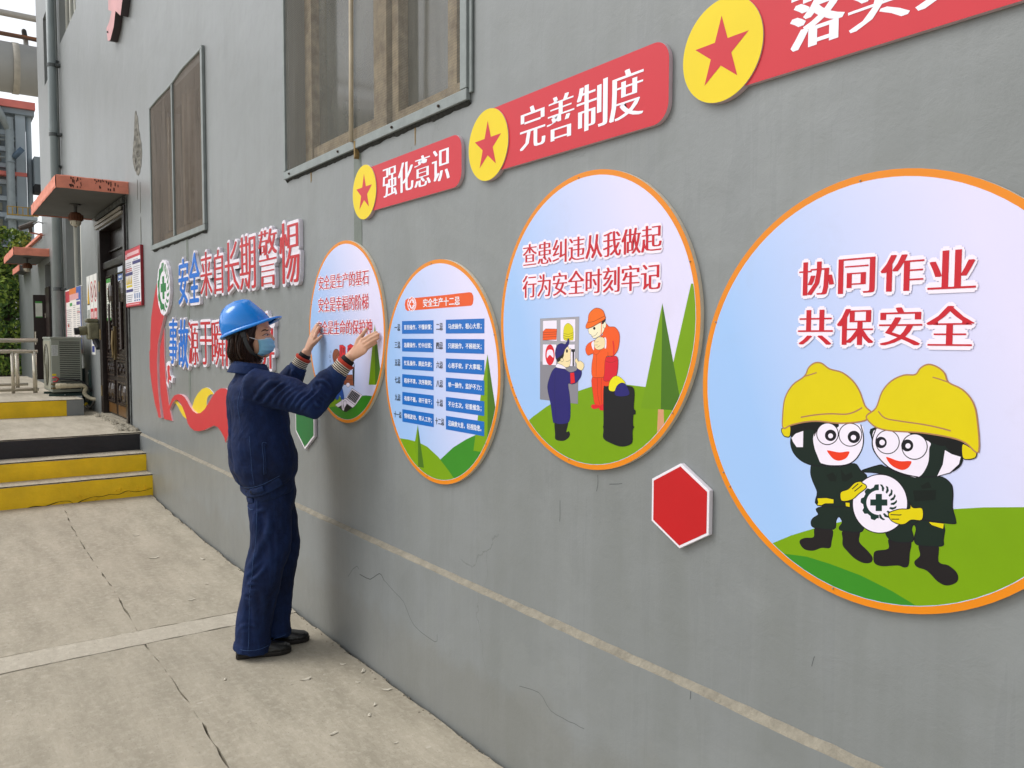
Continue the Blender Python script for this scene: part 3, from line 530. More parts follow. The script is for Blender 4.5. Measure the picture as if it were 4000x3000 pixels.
# ------------------------------------------------------------------ materials of the setting
def wall_mat():
    k = NT('grey wall paint'); v = k.coord()
    big = k.noise(v, .7, 4); st = k.noise(k.coord((7, 7, .35)), 1.0, 5); fine = k.noise(v, 9, 6)
    base = k.mix(k.ramp(big, .3, .7), lin('#787c7b'), lin('#85898a'))
    base = k.mix(k.math('MULTIPLY', k.ramp(st, .42, .75), .35), base, lin('#93979a'))
    base = k.mix(k.math('MULTIPLY', k.ramp(st, .58, .40), .14), base, lin('#6c7071'))
    base = k.mix(k.math('MULTIPLY', k.ramp(fine, .5, .75), .22), base, lin('#727670'))
    # broad faded patches, repaired areas and grime near the ground
    pa = k.noise(v, 1.3, 7, .62, .8); base = k.mix(k.math('MULTIPLY', k.ramp(pa, .56, .60), .16), base, lin('#8e9291'))
    pb_ = k.noise(k.coord((1.1, 1, .8)), 2.1, 7, .66, 1.1); base = k.mix(k.math('MULTIPLY', k.ramp(pb_, .60, .63), .13), base, lin('#6d7172'))
    zz = k.n('ShaderNodeSeparateXYZ'); k.l(v, zz.inputs[0]); gr = k.ramp(k.math('ADD', zz.outputs[2], k.math('MULTIPLY', k.noise(v, 3.5, 6), -.45)), -.22, .10, (1, 1, 1, 1), (0, 0, 0, 1))
    base = k.mix(k.math('MULTIPLY', gr, .22), base, lin('#6f6a5c'))
    scr = k.noise(k.coord((2.2, 1, 22)), 2.4, 4, .8, .4); base = k.mix(k.math('MULTIPLY', k.ramp(scr, .70, .76), .25), base, lin('#6a6e6e'))
    # small pits and scratches
    vo = k.n('ShaderNodeTexVoronoi'); vo.inputs['Scale'].default_value = 3.1; k.l(k.coord((1, 1, .6)), vo.inputs['Vector'])
    base = k.mix(k.math('MULTIPLY', k.math('LESS_THAN', vo.outputs['Distance'], .016), .7), base, lin('#4b4d4b'))
    vo2 = k.n('ShaderNodeTexVoronoi'); vo2.inputs['Scale'].default_value = 2.3; k.l(k.coord((1.3, 1, .8)), vo2.inputs['Vector'])
    base = k.mix(k.math('MULTIPLY', k.math('LESS_THAN', vo2.outputs['Distance'], .014), .75), base, lin('#b9b9ac'))
    # hairline cracks
    w = k.n('ShaderNodeTexVoronoi', feature='DISTANCE_TO_EDGE'); w.inputs['Scale'].default_value = .55
    ad = k.n('ShaderNodeVectorMath', operation='ADD'); nn = k.n('ShaderNodeTexNoise'); nn.inputs['Scale'].default_value = 2.6; nn.inputs['Detail'].default_value = 8
    k.l(v, nn.inputs['Vector']); k.l(v, ad.inputs[0]); k.l(nn.outputs['Color'], ad.inputs[1]); k.l(ad.outputs[0], w.inputs['Vector'])
    cr = k.math('MULTIPLY', k.math('LESS_THAN', w.outputs['Distance'], .002), k.ramp(k.noise(v, 1.1, 2), .60, .64))
    base = k.mix(k.math('MULTIPLY', cr, .3), base, lin('#4e524f'))
    k.l(base, k.b.inputs['Base Color']); k.b.inputs['Roughness'].default_value = .4; k.b.inputs['Specular IOR Level'].default_value = .5
    b1 = k.bump(k.noise(v, 1.6, 3), .4, .03)
    b2 = k.bump(k.noise(v, 14, 9, .72, .3), .3, .006, b1)
    k.bump(k.math('SUBTRACT', 0.0, cr), .5, .004, b2)
    return k.m
def ground_mat(name, a, b, c):
    k = NT(name); v = k.coord(); vs = k.coord((.7, 2.6, 1))
    f = k.noise(vs, 2.6, 9, .68); g = k.noise(v, 28, 8, .7); h = k.noise(v, .6, 3)
    base = k.mix(k.ramp(f, .36, .66), lin(a), lin(b))
    base = k.mix(k.math('MULTIPLY', k.ramp(g, .48, .7), .55), base, lin(c))
    base = k.mix(k.math('MULTIPLY', k.ramp(h, .45, .62), .3), base, lin(a))
    vo = k.n('ShaderNodeTexVoronoi'); vo.inputs['Scale'].default_value = 7; k.l(k.coord((1, .6, 1)), vo.inputs['Vector'])
    base = k.mix(k.math('MULTIPLY', k.math('LESS_THAN', vo.outputs['Distance'], .05), .55), base, lin('#c9c2b4'))
    # dry trowel marks
    sc_ = k.noise(k.coord((3, 14, 1)), 3, 6, .7, .6); base = k.mix(k.math('MULTIPLY', k.ramp(sc_, .58, .72), .35), base, lin('#c0b6a3'))
    dk = k.noise(k.coord((1.2, 5, 1)), 5, 8, .72, .8); base = k.mix(k.math('MULTIPLY', k.ramp(dk, .60, .74), .28), base, lin('#6f6758'))
    sp_ = k.noise(v, 90, 3, .6); base = k.mix(k.math('MULTIPLY', k.ramp(sp_, .62, .7), .5), base, lin('#665f52'))
    wz = k.n('ShaderNodeSeparateXYZ'); k.l(k.coord(), wz.inputs[0])
    dm = k.math('ADD', wz.outputs[1], k.math('MULTIPLY', k.noise(v, 6, 5), .3)); damp = k.ramp(dm, -.12, .18)
    base = k.mix(k.math('MULTIPLY', damp, .22), base, lin('#6d6455'))
    k.l(base, k.b.inputs['Base Color']); k.b.inputs['Roughness'].default_value = .85
    b1 = k.bump(f, .4, .01); k.bump(g, .5, .004, b1)
    return k.m
M_wall = wall_mat()
M_ground = ground_mat('yard concrete', '#9b9382', '#b5ac9a', '#c8c0ae')
M_strip = ground_mat('patched concrete', '#aea696', '#c1b9a8', '#d3ccbc')
M_dirt = mat('dirt in the joints', '#2c2822', .95, .3, 30)
M_dust = mat('dusty ledge', '#8b8577', .9, .2, 20, bump=.6, bscale=80)
M_white = mat('white board edge', '#e8e2ea', .5, .03)
M_cream = mat('cream board edge', '#d8cdb9', .55, .06, 20, bump=.2, bscale=90)
M_frame = mat('grey painted metal', '#828a89', .5, .12, 12, bump=.2, bscale=40)
M_tan = mat('weathered tan window wood', '#a89779', .75, .25, 14, col2='#75634c', bump=.3)
M_glass = mat('dirty window glass', '#4a4e4b', .08, .35, 3, spec=1.0)
M_darkin = mat('dark room', '#15140f', .9)
M_conc = mat('canopy underside', '#5e605f', .8, .1, 3, bump=.2)
M_salmon = mat('salmon edge paint', '#df8b74', .7, .12, 7, bump=.4, bscale=30)
M_pipe = mat('grey pipe paint', '#8b9597', .4, .1, 3)

# ------------------------------------------------------------------ ground: slabs, joints, patched strip
def gz(x): return .0065*(x+4.3)**2 if x < -4.3 else 0.0
def jit(x, y, s=8, a=.010): return a*(noise.noise(Vector((x*s, y*s, 1.3)))+.5*noise.noise(Vector((x*s*3, y*s*3, 4.1))))
def slab(name, xa, xb, ya, yb, m, parent, dz=0, thick=.05, step=.05):
    """xa, xb functions of y; ya, yb functions of x"""
    mb = MB(); nx = max(2, int((xb(0)-xa(0))/step)); ny = max(2, int((yb(0)-ya(0))/step)); nx = min(nx, 190)
    for i in range(nx+1):
        for j in range(ny+1):
            u, v = i/nx, j/ny; x = xa(-.5)+(xb(-.5)-xa(-.5))*u; y = ya(x)+(yb(x)-ya(x))*v; x = xa(y)+(xb(y)-xa(y))*u
            e = min(u, 1-u)*nx*step, min(v, 1-v)*ny*step
            if j in (0, ny): y += jit(x, 0 if j else 5)
            if i in (0, nx): x += jit(0 if i else 7, y)
            z = gz(x)+dz+.003*noise.noise(Vector((x*1.5, y*1.5, 0)))+.0015*noise.noise(Vector((x*9, y*9, 2)))
            mb.v.append((x, y, z))
    ny1 = ny+1
    for i in range(nx):
        for j in range(ny): a = i*ny1+j; mb.f.append((a, a+ny1, a+ny1+1, a+1)); mb.m.append(0)
    # skirts
    rim = [i*ny1 for i in range(nx+1)]+[nx*ny1+j for j in range(1, ny+1)]+[i*ny1+ny for i in range(nx-1, -1, -1)]+[j for j in range(ny-1, 0, -1)]
    o = len(mb.v); mb.v += [(mb.v[r][0], mb.v[r][1], mb.v[r][2]-thick) for r in rim]; k = len(rim)
    for q in range(k): q2 = (q+1) % k; mb.f.append((rim[q2], rim[q], o+q, o+q2)); mb.m.append(0)
    return obj(name, mb, m, parent)
g = MB(); g.add([(-400, -400, -.12), (400, -400, -.12), (400, 400, -.12), (-400, 400, -.12)], [(0, 1, 2, 3)])
ground = obj('ground', g, M_ground); ground['kind'] = 'structure'
jb = MB(); nxs = 60
for i in range(nxs+1):
    x = -8.2+(12.2)*i/nxs; jb.v += [(x, -6, gz(x)-.022), (x, .0, gz(x)-.022)]
jb.f = [(2*i, 2*i+2, 2*i+3, 2*i+1) for i in range(nxs)]; jb.m = [0]*nxs
obj('joint_filling', jb, M_dirt, ground)
c_ = lambda v: (lambda t: v)
slab('slab', c_(-7.93), lambda y: -4.499, lambda x: -.815+.012*math.sin(x*2.1)-.028*(x+4.5)/(-3.5)*-2, lambda x: -.036+.012*noise.noise(Vector((x*3, 1, 0)))+.006*noise.noise(Vector((x*17, 1, 0))), M_ground, ground)
slab('slab', c_(-7.93), lambda y: -4.493, c_(-6), lambda x: -.8185+.012*math.sin(x*2.1)-.028*(x+4.5)/(-3.5)*-2, M_ground, ground)
slab('slab', lambda y: -4.286-.02*(y+.3), c_(3.8), lambda x: -.817+.010*math.sin(x*3), lambda x: -.037+.010*noise.noise(Vector((x*3, 1, 0)))+.006*noise.noise(Vector((x*17, 1, 0))), M_ground, ground)
slab('slab', lambda y: -4.286-.02*(y+.3), c_(3.8), c_(-4), lambda x: -.822+.010*math.sin(x*3), M_ground, ground)
slab('slab', lambda y: -4.484, lambda y: -4.293-.02*(y+.3), c_(-6), c_(-.034), M_strip, ground, dz=.002)
# faint transverse repair band on the outer far slab
# ------------------------------------------------------------------ building
bld = thing('grey_building', 'long grey painted factory building with mesh-covered windows and canopies over its doors', 'building', (-6, 0, 0))
OPEN = [(-4.405, -2.60, 2.445, 4.4), (-7.70, -6.085, 2.345, 3.52), (-10.5, -8.93, .60, 2.87), (-13.33, -11.93, 2.2, 3.25), (-15.3, -14.66, 5.6, 6.66), (-13.4, -11.85, 5.72, 7.3), (-16.0, -15.2, .7, 2.76)]
X0, X1, Z0, Z1 = -16.25, 4.0, -.1, 9.0
def wall_mesh():
    xs = sorted({X0, X1}|{o[0] for o in OPEN}|{o[1] for o in OPEN}); zs = sorted({Z0, Z1}|{o[2] for o in OPEN}|{o[3] for o in OPEN})
    mb = MB()
    for i in range(len(xs)-1):
        for j in range(len(zs)-1):
            cx, cz = (xs[i]+xs[i+1])/2, (zs[j]+zs[j+1])/2
            if any(a < cx < b and c < cz < d for a, b, c, d in OPEN): continue
            mb.add([(xs[i], 0, zs[j]), (xs[i+1], 0, zs[j]), (xs[i+1], 0, zs[j+1]), (xs[i], 0, zs[j+1])], [(0, 1, 2, 3)])
    D = .28
    for a, b, c, d in OPEN:
        mb.add([(a, 0, c), (a, D, c), (a, D, d), (a, 0, d)], [(0, 1, 2, 3)]); mb.add([(b, 0, c), (b, D, c), (b, D, d), (b, 0, d)], [(3, 2, 1, 0)])
        mb.add([(a, 0, c), (b, 0, c), (b, D, c), (a, D, c)], [(0, 1, 2, 3)]); mb.add([(a, 0, d), (b, 0, d), (b, D, d), (a, D, d)], [(3, 2, 1, 0)])
    mb.box(X0, X1, D+.001, 8, Z0, Z1)
    return mb
obj('wall', wall_mesh(), M_wall, bld)
E_ = MB(); E_.add([(X0-.002, 0, Z0), (X0-.002, .5, Z0), (X0-.002, .5, Z1), (X0-.002, 0, Z1)], [(3, 2, 1, 0)])
obj('end_wall', E_, M_wall, bld)
obj('roof', MB().box(X0-.3, X1+.3, -.35, 8.3, Z1+.002, Z1+.25), M_conc, bld)
# plinth: proud 2 cm, with an uneven dusty top edge
pb = MB(); pb.mi = 0; n = 420
for i in range(n+1):
    x = -8.44+(12.4)*i/n; w1 = .006*noise.noise(Vector((x*2.3, 0, 0)))+.0035*noise.noise(Vector((x*14, 3, 0))); w2 = .004*noise.noise(Vector((x*1.7, 9, 0)))+.003*noise.noise(Vector((x*17, 7, 0)))
    pb.v += [(x, -.0205, -.1), (x, -.0205, .586+w1), (x, -.0185, .590+w1), (x, -.001, .604+w2), (x, .02, .604+w2)]
for i in range(n):
    for j in range(4): a = i*5+j; pb.f.append((a, a+5, a+6, a+1)); pb.m.append(0 if j < 1 else 1)
obj('plinth', pb, [M_wall, M_dust], bld)

# hairline cracks traced where the plaster has split
M_crk = mat('crack line', '#55595b', .9)
def crack(pts, w, y):
    pts = cat_rom(pts, False, 3); pts = [(a+.004*noise.noise(Vector((a*30, b*30, 0))), b+.004*noise.noise(Vector((a*30, b*30, 7)))) for a, b in pts]; k = MB()
    for i, q in enumerate(ribbon(pts, w, False)): k.sheet(q, y-.0004-(i % 3)*1e-5)
    obj('hairline_crack', k, M_crk, bld)
for c in CRACKS: crack(*c)
k = MB(); random.seed(14)
for i in range(600):
    x = random.uniform(-7.8, 3.5); r = random.uniform(.001, .004)*(1+random.random()**3); y = -.022-abs(random.gauss(0, .018)); k.ball((x, y, gz(x)+(-.012 if y > -.034 else .001)), (r*1.3, r, r*.7), 5)
obj('joint_crumbs', k, mat('crumbs', '#6f675a', .95, .4, 40, col2='#a39a88'), ground, kind='stuff')
# window screens
def screen_mat(name, a, b, lo, hi, pitch):
    k = NT(name); v = k.coord(); n1 = k.noise(k.coord((1, 1, .3)), 3.2, 6); n2 = k.noise(k.coord((6, 1, .5)), 4, 5)
    k.l(k.mix(k.ramp(n1, .35, .65), lin(a), lin(b)), k.b.inputs['Base Color']); k.b.inputs['Roughness'].default_value = .7
    w1 = k.n('ShaderNodeTexWave', bands_direction='X'); w1.inputs['Scale'].default_value = pitch; w1.inputs['Distortion'].default_value = .6; w1.inputs['Detail Scale'].default_value = .4
    w2 = k.n('ShaderNodeTexWave', bands_direction='Z'); w2.inputs['Scale'].default_value = pitch; w2.inputs['Distortion'].default_value = .6; w2.inputs['Detail Scale'].default_value = .4
    k.l(v, w1.inputs['Vector']); k.l(v, w2.inputs['Vector'])
    wv = k.math('MAXIMUM', w1.outputs['Fac'], w2.outputs['Fac'])
    al = k.math('ADD', k.math('MULTIPLY', k.ramp(wv, .3, .8), .24), k.ramp(n2, .35, .7, (lo,)*3+(1,), (hi,)*3+(1,)))
    tr = k.n('ShaderNodeBsdfTransparent'); mx = k.n('ShaderNodeMixShader'); k.l(al, mx.inputs[0]); k.l(tr.outputs[0], mx.inputs[1]); k.l(k.b.outputs[0], mx.inputs[2]); k.l(mx.outputs[0], k.out.inputs[0])
    return k.m
M_scr = screen_mat('old fly mesh', '#6f6b60', '#86837a', .10, .24, 28)
M_scr2 = screen_mat('rusty fly mesh', '#54483c', '#6b6054', .40, .62, 26)
def bar(mb, x0, x1, z0, z1, y0, y1, wob=0):
    mb.box(x0, x1, y0, y1, z0, z1)
# big window
w1 = obj('window', MB().box(-4.40, -2.605, .262, .276, 2.45, 4.39), M_darkin, bld)
fr = MB(); y0, y1 = -.022, -.001
fr.box(-4.445, -2.555, y0, y1, 2.405, 2.447); fr.box(-4.445, -4.415, y0, y1, 2.449, 4.45); fr.box(-2.60, -2.555, y0, y1, 2.449, 4.45)
fr.box(-2.555, -2.535, -.012, -.001, 2.43, 4.45)
obj('frame', fr, M_frame, w1, bevel=.003)
obj('mullion', MB().tube([(-3.535, -.03, 2.44), (-3.537, -.026, 2.8), (-3.525, -.028, 3.4), (-3.52, -.026, 4.4)], .011, 8), mat('cream bar', '#c2b69f', .6, .15, 9), w1, smooth=True)
obj('screen', MB().add([(-4.414, -.012, 2.448), (-2.601, -.012, 2.448), (-2.601, -.012, 4.44), (-4.414, -.012, 4.44)], [(0, 1, 2, 3)]), M_scr, w1)
cs = MB()
for a, b, c, d, y in [(-4.395, -4.30, 2.45, 4.39, .09), (-3.56, -3.43, 2.45, 4.39, .10), (-3.41, -3.35, 2.45, 4.39, .12), (-2.70, -2.61, 2.45, 4.39, .12), (-4.299, -3.561, 2.45, 2.57, .10), (-3.349, -2.701, 2.45, 2.56, .12), (-2.95, -2.88, 2.57, 4.39, .14)]: cs.box(a, b, y, y+.05, c, d)
obj('casement', cs, M_tan, w1)
obj('pane', MB().box(-4.299, -3.56, .135, .142, 2.57, 4.39).box(-3.35, -2.70, .172, .18, 2.56, 4.39), M_glass, w1)
for x in (-3.14, -3.7, -2.75, -4.35): obj('sill_nail', MB().ball((x, -.025, 2.425), .0065, 6), mat('rusty nail', '#3d3027', .8), w1)
# small window
w2 = obj('window', MB().box(-7.69, -6.09, .262, .276, 2.35, 3.515), M_darkin, bld)
fr = MB(); fr.box(-7.76, -6.04, y0, y1, 2.30, 2.343); fr.box(-7.76, -7.72, y0, y1, 2.345, 3.53); fr.box(-6.085, -6.04, y0, y1, 2.345, 3.60); fr.box(-6.93, -6.90, y0-.004, y1, 2.345, 3.54)
tp = MB(); pts = [(-7.74, 3.535), (-7.4, 3.548), (-6.95, 3.552), (-6.6, 3.582), (-6.06, 3.582)]
tp.tube([(a, -.012, b) for a, b in cat_rom(pts, False, 4)], .012, 6)
obj('frame', fr, M_frame, w2, bevel=.003); obj('bent_top_frame', tp, M_frame, w2, smooth=True)
cp = cat_rom(pts, False, 4)
obj('screen', MB().sheet([(-7.73, 2.34), (-6.06, 2.34)]+[(a, b) for a, b in cp[::-1]], -.011), M_scr2, w2)
cs = MB()
for a, b, c, d, y in [(-7.45, -7.38, 2.45, 3.40, .06), (-7.02, -6.96, 2.45, 3.5, .08), (-6.85, -6.80, 2.45, 3.5, .08), (-6.52, -6.46, 2.40, 3.5, .09), (-6.30, -6.24, 2.42, 3.3, .06), (-7.68, -6.10, 2.36, 2.44, .08)]: cs.box(a, b, y, y+.05, c, d)
obj('casement', cs, M_tan, w2); obj('pane', MB().box(-7.68, -6.10, .15, .158, 2.36, 3.51), M_glass, w2)
# grime packed under the window frames
random.seed(31)
for x0, x1, z, nm in ((-4.44, -2.55, 2.404, 'grime'), (-7.75, -6.05, 2.299, 'grime')):
    up = []; dn = []; n = 90
    for i in range(n+1):
        x = x0+(x1-x0)*i/n; up.append((x, z)); dn.append((x, z-.006-.016*max(0, noise.noise(Vector((x*7, 2, 0)))+.35)-.01*abs(noise.noise(Vector((x*31, 5, 0))))))
    k = MB()
    for i in range(n): k.add([(dn[i][0], -.001, dn[i][1]), (dn[i+1][0], -.001, dn[i+1][1]), (up[i+1][0], -.012, up[i+1][1]), (up[i][0], -.012, up[i][1])], [(0, 1, 2, 3)])
    obj('window_grime', k, mat('black grime', '#2b2c29', .95, .4, 40, bump=.6), bld)
# plain windows further along
def plain_window(x0, x1, z0, z1, bars, fm, y=.19):
    wn = obj('window', MB().box(x0+.01, x1-.01, .262, .276, z0+.01, z1-.01), M_darkin, bld)
    f = MB(); t = .055
    f.box(x0, x1, y, y+.04, z0, z0+t); f.box(x0, x1, y, y+.04, z1-t, z1); f.box(x0, x0+t, y, y+.04, z0+t, z1-t); f.box(x1-t, x1, y, y+.04, z0+t, z1-t)
    for b in bars: f.box(b, b+t, y, y+.04, z0+t, z1-t)
    obj('frame', f, fm, wn); obj('pane', MB().box(x0+t, x1-t, y+.02, y+.026, z0+t, z1-t), M_glass, wn)
M_wf = mat('white window frame', '#d6d6cc', .5, .05)
plain_window(-13.33, -11.93, 2.2, 3.25, [-12.7], M_wf, .10); plain_window(-15.3, -14.66, 5.6, 6.66, [], M_frame); plain_window(-13.4, -11.85, 5.72, 7.3, [-13.0, -12.6, -12.2], M_wf, .08)
# broken plaster beside the small window, cable stub marks
k = MB(); pl = [(-8.40, 3.66), (-8.31, 3.60), (-8.25, 3.45), (-8.17, 3.32), (-8.15, 3.22), (-8.22, 3.10), (-8.33, 3.06), (-8.46, 3.12), (-8.56, 3.24), (-8.52, 3.36), (-8.46, 3.5)]
pl = cat_rom(pl, True, 5); pl = [(a+.015*noise.noise(Vector((a*20, b*20, 0))), b+.02*noise.noise(Vector((a*20, b*20, 5)))) for a, b in pl]
k.prism(pl, -.003, .001); random.seed(3)
for i in range(60):
    a, b = random.choice(pl); t = random.random()*.8; k.ball((-8.35+(a+8.35)*t, -.003, 3.32+(b-3.32)*t), (random.uniform(.01, .035), random.uniform(.004, .01), random.uniform(.02, .05)), 6)
obj('broken_plaster', k, mat('bare render', '#454440', .95, .35, 18, col2='#918f86', bump=.8, bscale=60), bld)
k = MB()
for x, z0, z1, w in [(-8.38, 2.86, 3.02, .022), (-8.26, 2.72, 2.98, .02), (-8.27, 2.42, 2.66, .03)]:
    k.prism([(x-w/2, z0), (x, z0-.03), (x+w/2, z0+.02), (x+w*.4, z1), (x-w*.3, z1-.03)], -.0025, .001)
obj('paint_scar', k, mat('scar', '#66675f', .9, .2, 30), bld, kind='stuff')
# dark drip strips of older paint, seen between the letters and under the big window
for x, w, z0, z1 in [(-6.61, .055, .98, 2.30), (-3.53, .075, 1.62, 2.40)]:
    k = MB()
    pts = [(x-w/2, z0), (x+w/2, z0-.01), (x+w/2+.006, (z0+z1)/2), (x+w/2, z1), (x-w/2, z1), (x-w/2-.005, (z0+z1)/2)]; k.prism(pts, -.0015, .001)
    obj('old_paint_strip', k, mat('old paint', '#6b736c', .6, .1, 8, bump=.2), bld)
k = MB()
for (a, b, c, d) in [(-2.98, -2.975, 2.32, 2.40), (-4.1, -4.09, 2.34, 2.40), (-3.52, -3.508, 2.36, 2.44)]: k.prism([(a, c), (b, c+.01), (b+.002, d), (a-.003, d)], -.0235 if c > 2.35 else -.0014, .0005)
obj('rust_run', k, mat('rust', '#8a7348', .9, .3, 40), bld, kind='stuff')
# canopies
def canopy(x0, x1, yo, z0, z1, marks=False, y1=-.001):
    c = obj('canopy', MB().box(x0+.01, x1-.01, yo+.01, y1, z0, z1-.005), M_conc, bld)
    f = MB(); n = 26
    def strip(p, q):
        d = Vector(q)-Vector(p); nn = Vector((d.y, -d.x, 0)).normalized()
        o = len(f.v)
        for i in range(n+1):
            P = Vector(p)+d*i/n; e = .006*noise.noise(Vector((P.x*6, P.y*9, z0)))
            for z, off in ((z0-.012+e, .004), (z0+.004, .008+e), ((z0+z1)/2, .007-e), (z1-.004, .008+e*1.4), (z1+.006+e*1.5, -.002)): f.v.append(tuple(P+nn*off+Vector((0, 0, z))))
            f.v.append(tuple(P-nn*.12+Vector((0, 0, z1+.004))))
        for i in range(n):
            for j in range(5): a = o+i*6+j; f.f.append((a, a+6, a+7, a+1)); f.m.append(0)
    strip((x0, y1, 0), (x0, yo, 0)); strip((x0, yo, 0), (x1, yo, 0)); strip((x1, yo, 0), (x1, y1, 0))
    obj('painted_edge', f, M_salmon, c)
    if marks:
        k = MB(); random.seed(5)
        for cx, n_ in [(-.50, 9), (-.44, 7), (-.29, 4), (-.245, 5), (-.185, 9), (-.12, 3)]:
            for i in range(n_): y = cx+random.uniform(-.022, .022); z = random.uniform(z0+.01, z1); h = random.uniform(.008, .04); k.box(x1+.001, x1+.0125, y, y+random.uniform(.004, .010), max(z0, z-h), z)
        obj('soot_mark', k, mat('soot', '#33231e', .95), c, kind='stuff')
    return c
canopy(-11.0, -8.8, -.63, 2.955, 3.06, True); canopy(-17.3, -15.3, -.5, 2.86, 2.97)
# ------------------------------------------------------------------ sign boards
CL = dict(hill='#749c00', hill2='#6f980a', hilldk='#36861f', pinedk='#456f18', trunk='#cf9670', ink='#15121c', boot='#1b1719', suit='#12231c', suitln='#0c1713', hood='#10211b', hooddk='#0d0f10', white='#ebe3f2', yel='#d8c600', tan='#a87a50',
          mouth='#e23a1c', logo='#12302a', cab='#a3a1a9', cabdk='#85838c', grey='#4e4c55', orange='#ea5a20', orange2='#ec6c1c', orangerd='#e2431e', rust='#7a2a14', yel2='#d8cd25', olive='#6e6a10', red='#d8202c', redlt='#a3141e', navy='#241f6b',
          blk='#16171b', skin='#ecd8a8', skin2='#f1e7c6', crimson='#d41f33', yelhat='#e4dc18', band='#e25a26', blue='#1f4fa0', brown='#8d4c30')
def pm(key):
    return mat('print '+key, CL[key], .42, .03, 9, spec=.25)
def board_mat():
    k = NT('sky print'); tc = k.n('ShaderNodeTexCoord'); sp = k.n('ShaderNodeSeparateXYZ'); k.l(tc.outputs['Object'], sp.inputs[0])
    f = k.math('ADD', k.math('MULTIPLY', sp.outputs[0], .9), k.math('MULTIPLY', sp.outputs[2], .35))
    r = k.n('ShaderNodeValToRGB'); e = r.color_ramp.elements; e[0].position = .12; e[0].color = lin('#9cc0ef'); e[1].position = .72; e[1].color = lin('#dcd7f3')
    k.l(k.math('ADD', f, .42), r.inputs[0]); cc = k.coord(space='Object'); sm_ = k.ramp(k.noise(cc, 5, 7, .7, .5), .55, .75)
    k.l(k.mix(k.math('MULTIPLY', sm_, .10), r.outputs[0], lin('#a3a0a6')), k.b.inputs['Base Color']); k.l(k.math('ADD', k.math('MULTIPLY', k.noise(cc, 3, 5), .25), .22), k.b.inputs['Roughness']); k.bump(k.noise(cc, 2.2, 2), .12, .02); k.b.inputs['Specular IOR Level'].default_value = .4
    return k.m
M_sky = board_mat(); M_rim = mat('orange rim print', '#e2850a', .4, .03, spec=.35)
def circ(R, n=96): return [(R*math.cos(2*math.pi*i/n), R*math.sin(2*math.pi*i/n)) for i in range(n)]
def art(k, R):
    mb = MB(); keys = []
    for i, (ty, *a) in enumerate(ART[k]):
        y = -(i+1)*1.2e-5
        if ty == 'p': col, s, pts = a; pts = [(p[0]/1e4, p[1]/1e4) for p in pts]; polys = [cat_rom(pts) if s else pts]
        else: col, s, wd, cl, pts = a; pts = [(p[0]/1e4, p[1]/1e4) for p in pts]; pts = cat_rom(pts, bool(cl)) if s else pts; polys = ribbon(pts, wd/1e4, bool(cl))
        if col not in keys: keys.append(col)
        mb.mi = keys.index(col)
        for pi, p in enumerate(polys):
            out = any(q[0]**2+q[1]**2 > R*R*.98 for q in p)
            if out: p = clip_circle(p, R)
            if len(p) >= 3: mb.sheet(p, y-(pi % 5)*2e-6)
    return mb, [pm(c) for c in keys]
M_red_t = mat('crimson lettering', '#c41226', .4, 0, spec=.35); M_halo = mat('white halo print', '#f1e8f5', .4, 0, spec=.35)
M_blackt = mat('black lettering', '#191820', .4, 0); M_cell = mat('blue cell print', '#0467bd', .4, 0, spec=.35); M_wt = mat('white lettering', '#eef0fa', .4, 0, spec=.35)
SG = {1: (-3.634, 1.556, .436), 2: (-2.759, 1.395, .441), 3: (-1.866, 1.581, .450), 4: (-.943, 1.418, .462)}
SLAB = {1: 'round board with three red lines and a laptop picture, held by the raised hands', 2: 'round board listing twelve taboos in blue boxes under an orange heading', 3: 'round board showing a worker in orange and one in navy beside a black barrel',
        4: 'largest round board, with two cartoon helmeted figures holding a white disc'}
def pins(mb, cx, cz, R):
    for a in (95, 20, -35, -100, 160, -150, 215): a = math.radians(a); mb.ball((cx+(R-.012)*math.cos(a), -.0315, cz+(R-.012)*math.sin(a)), .0022, 6)
TH = .0134
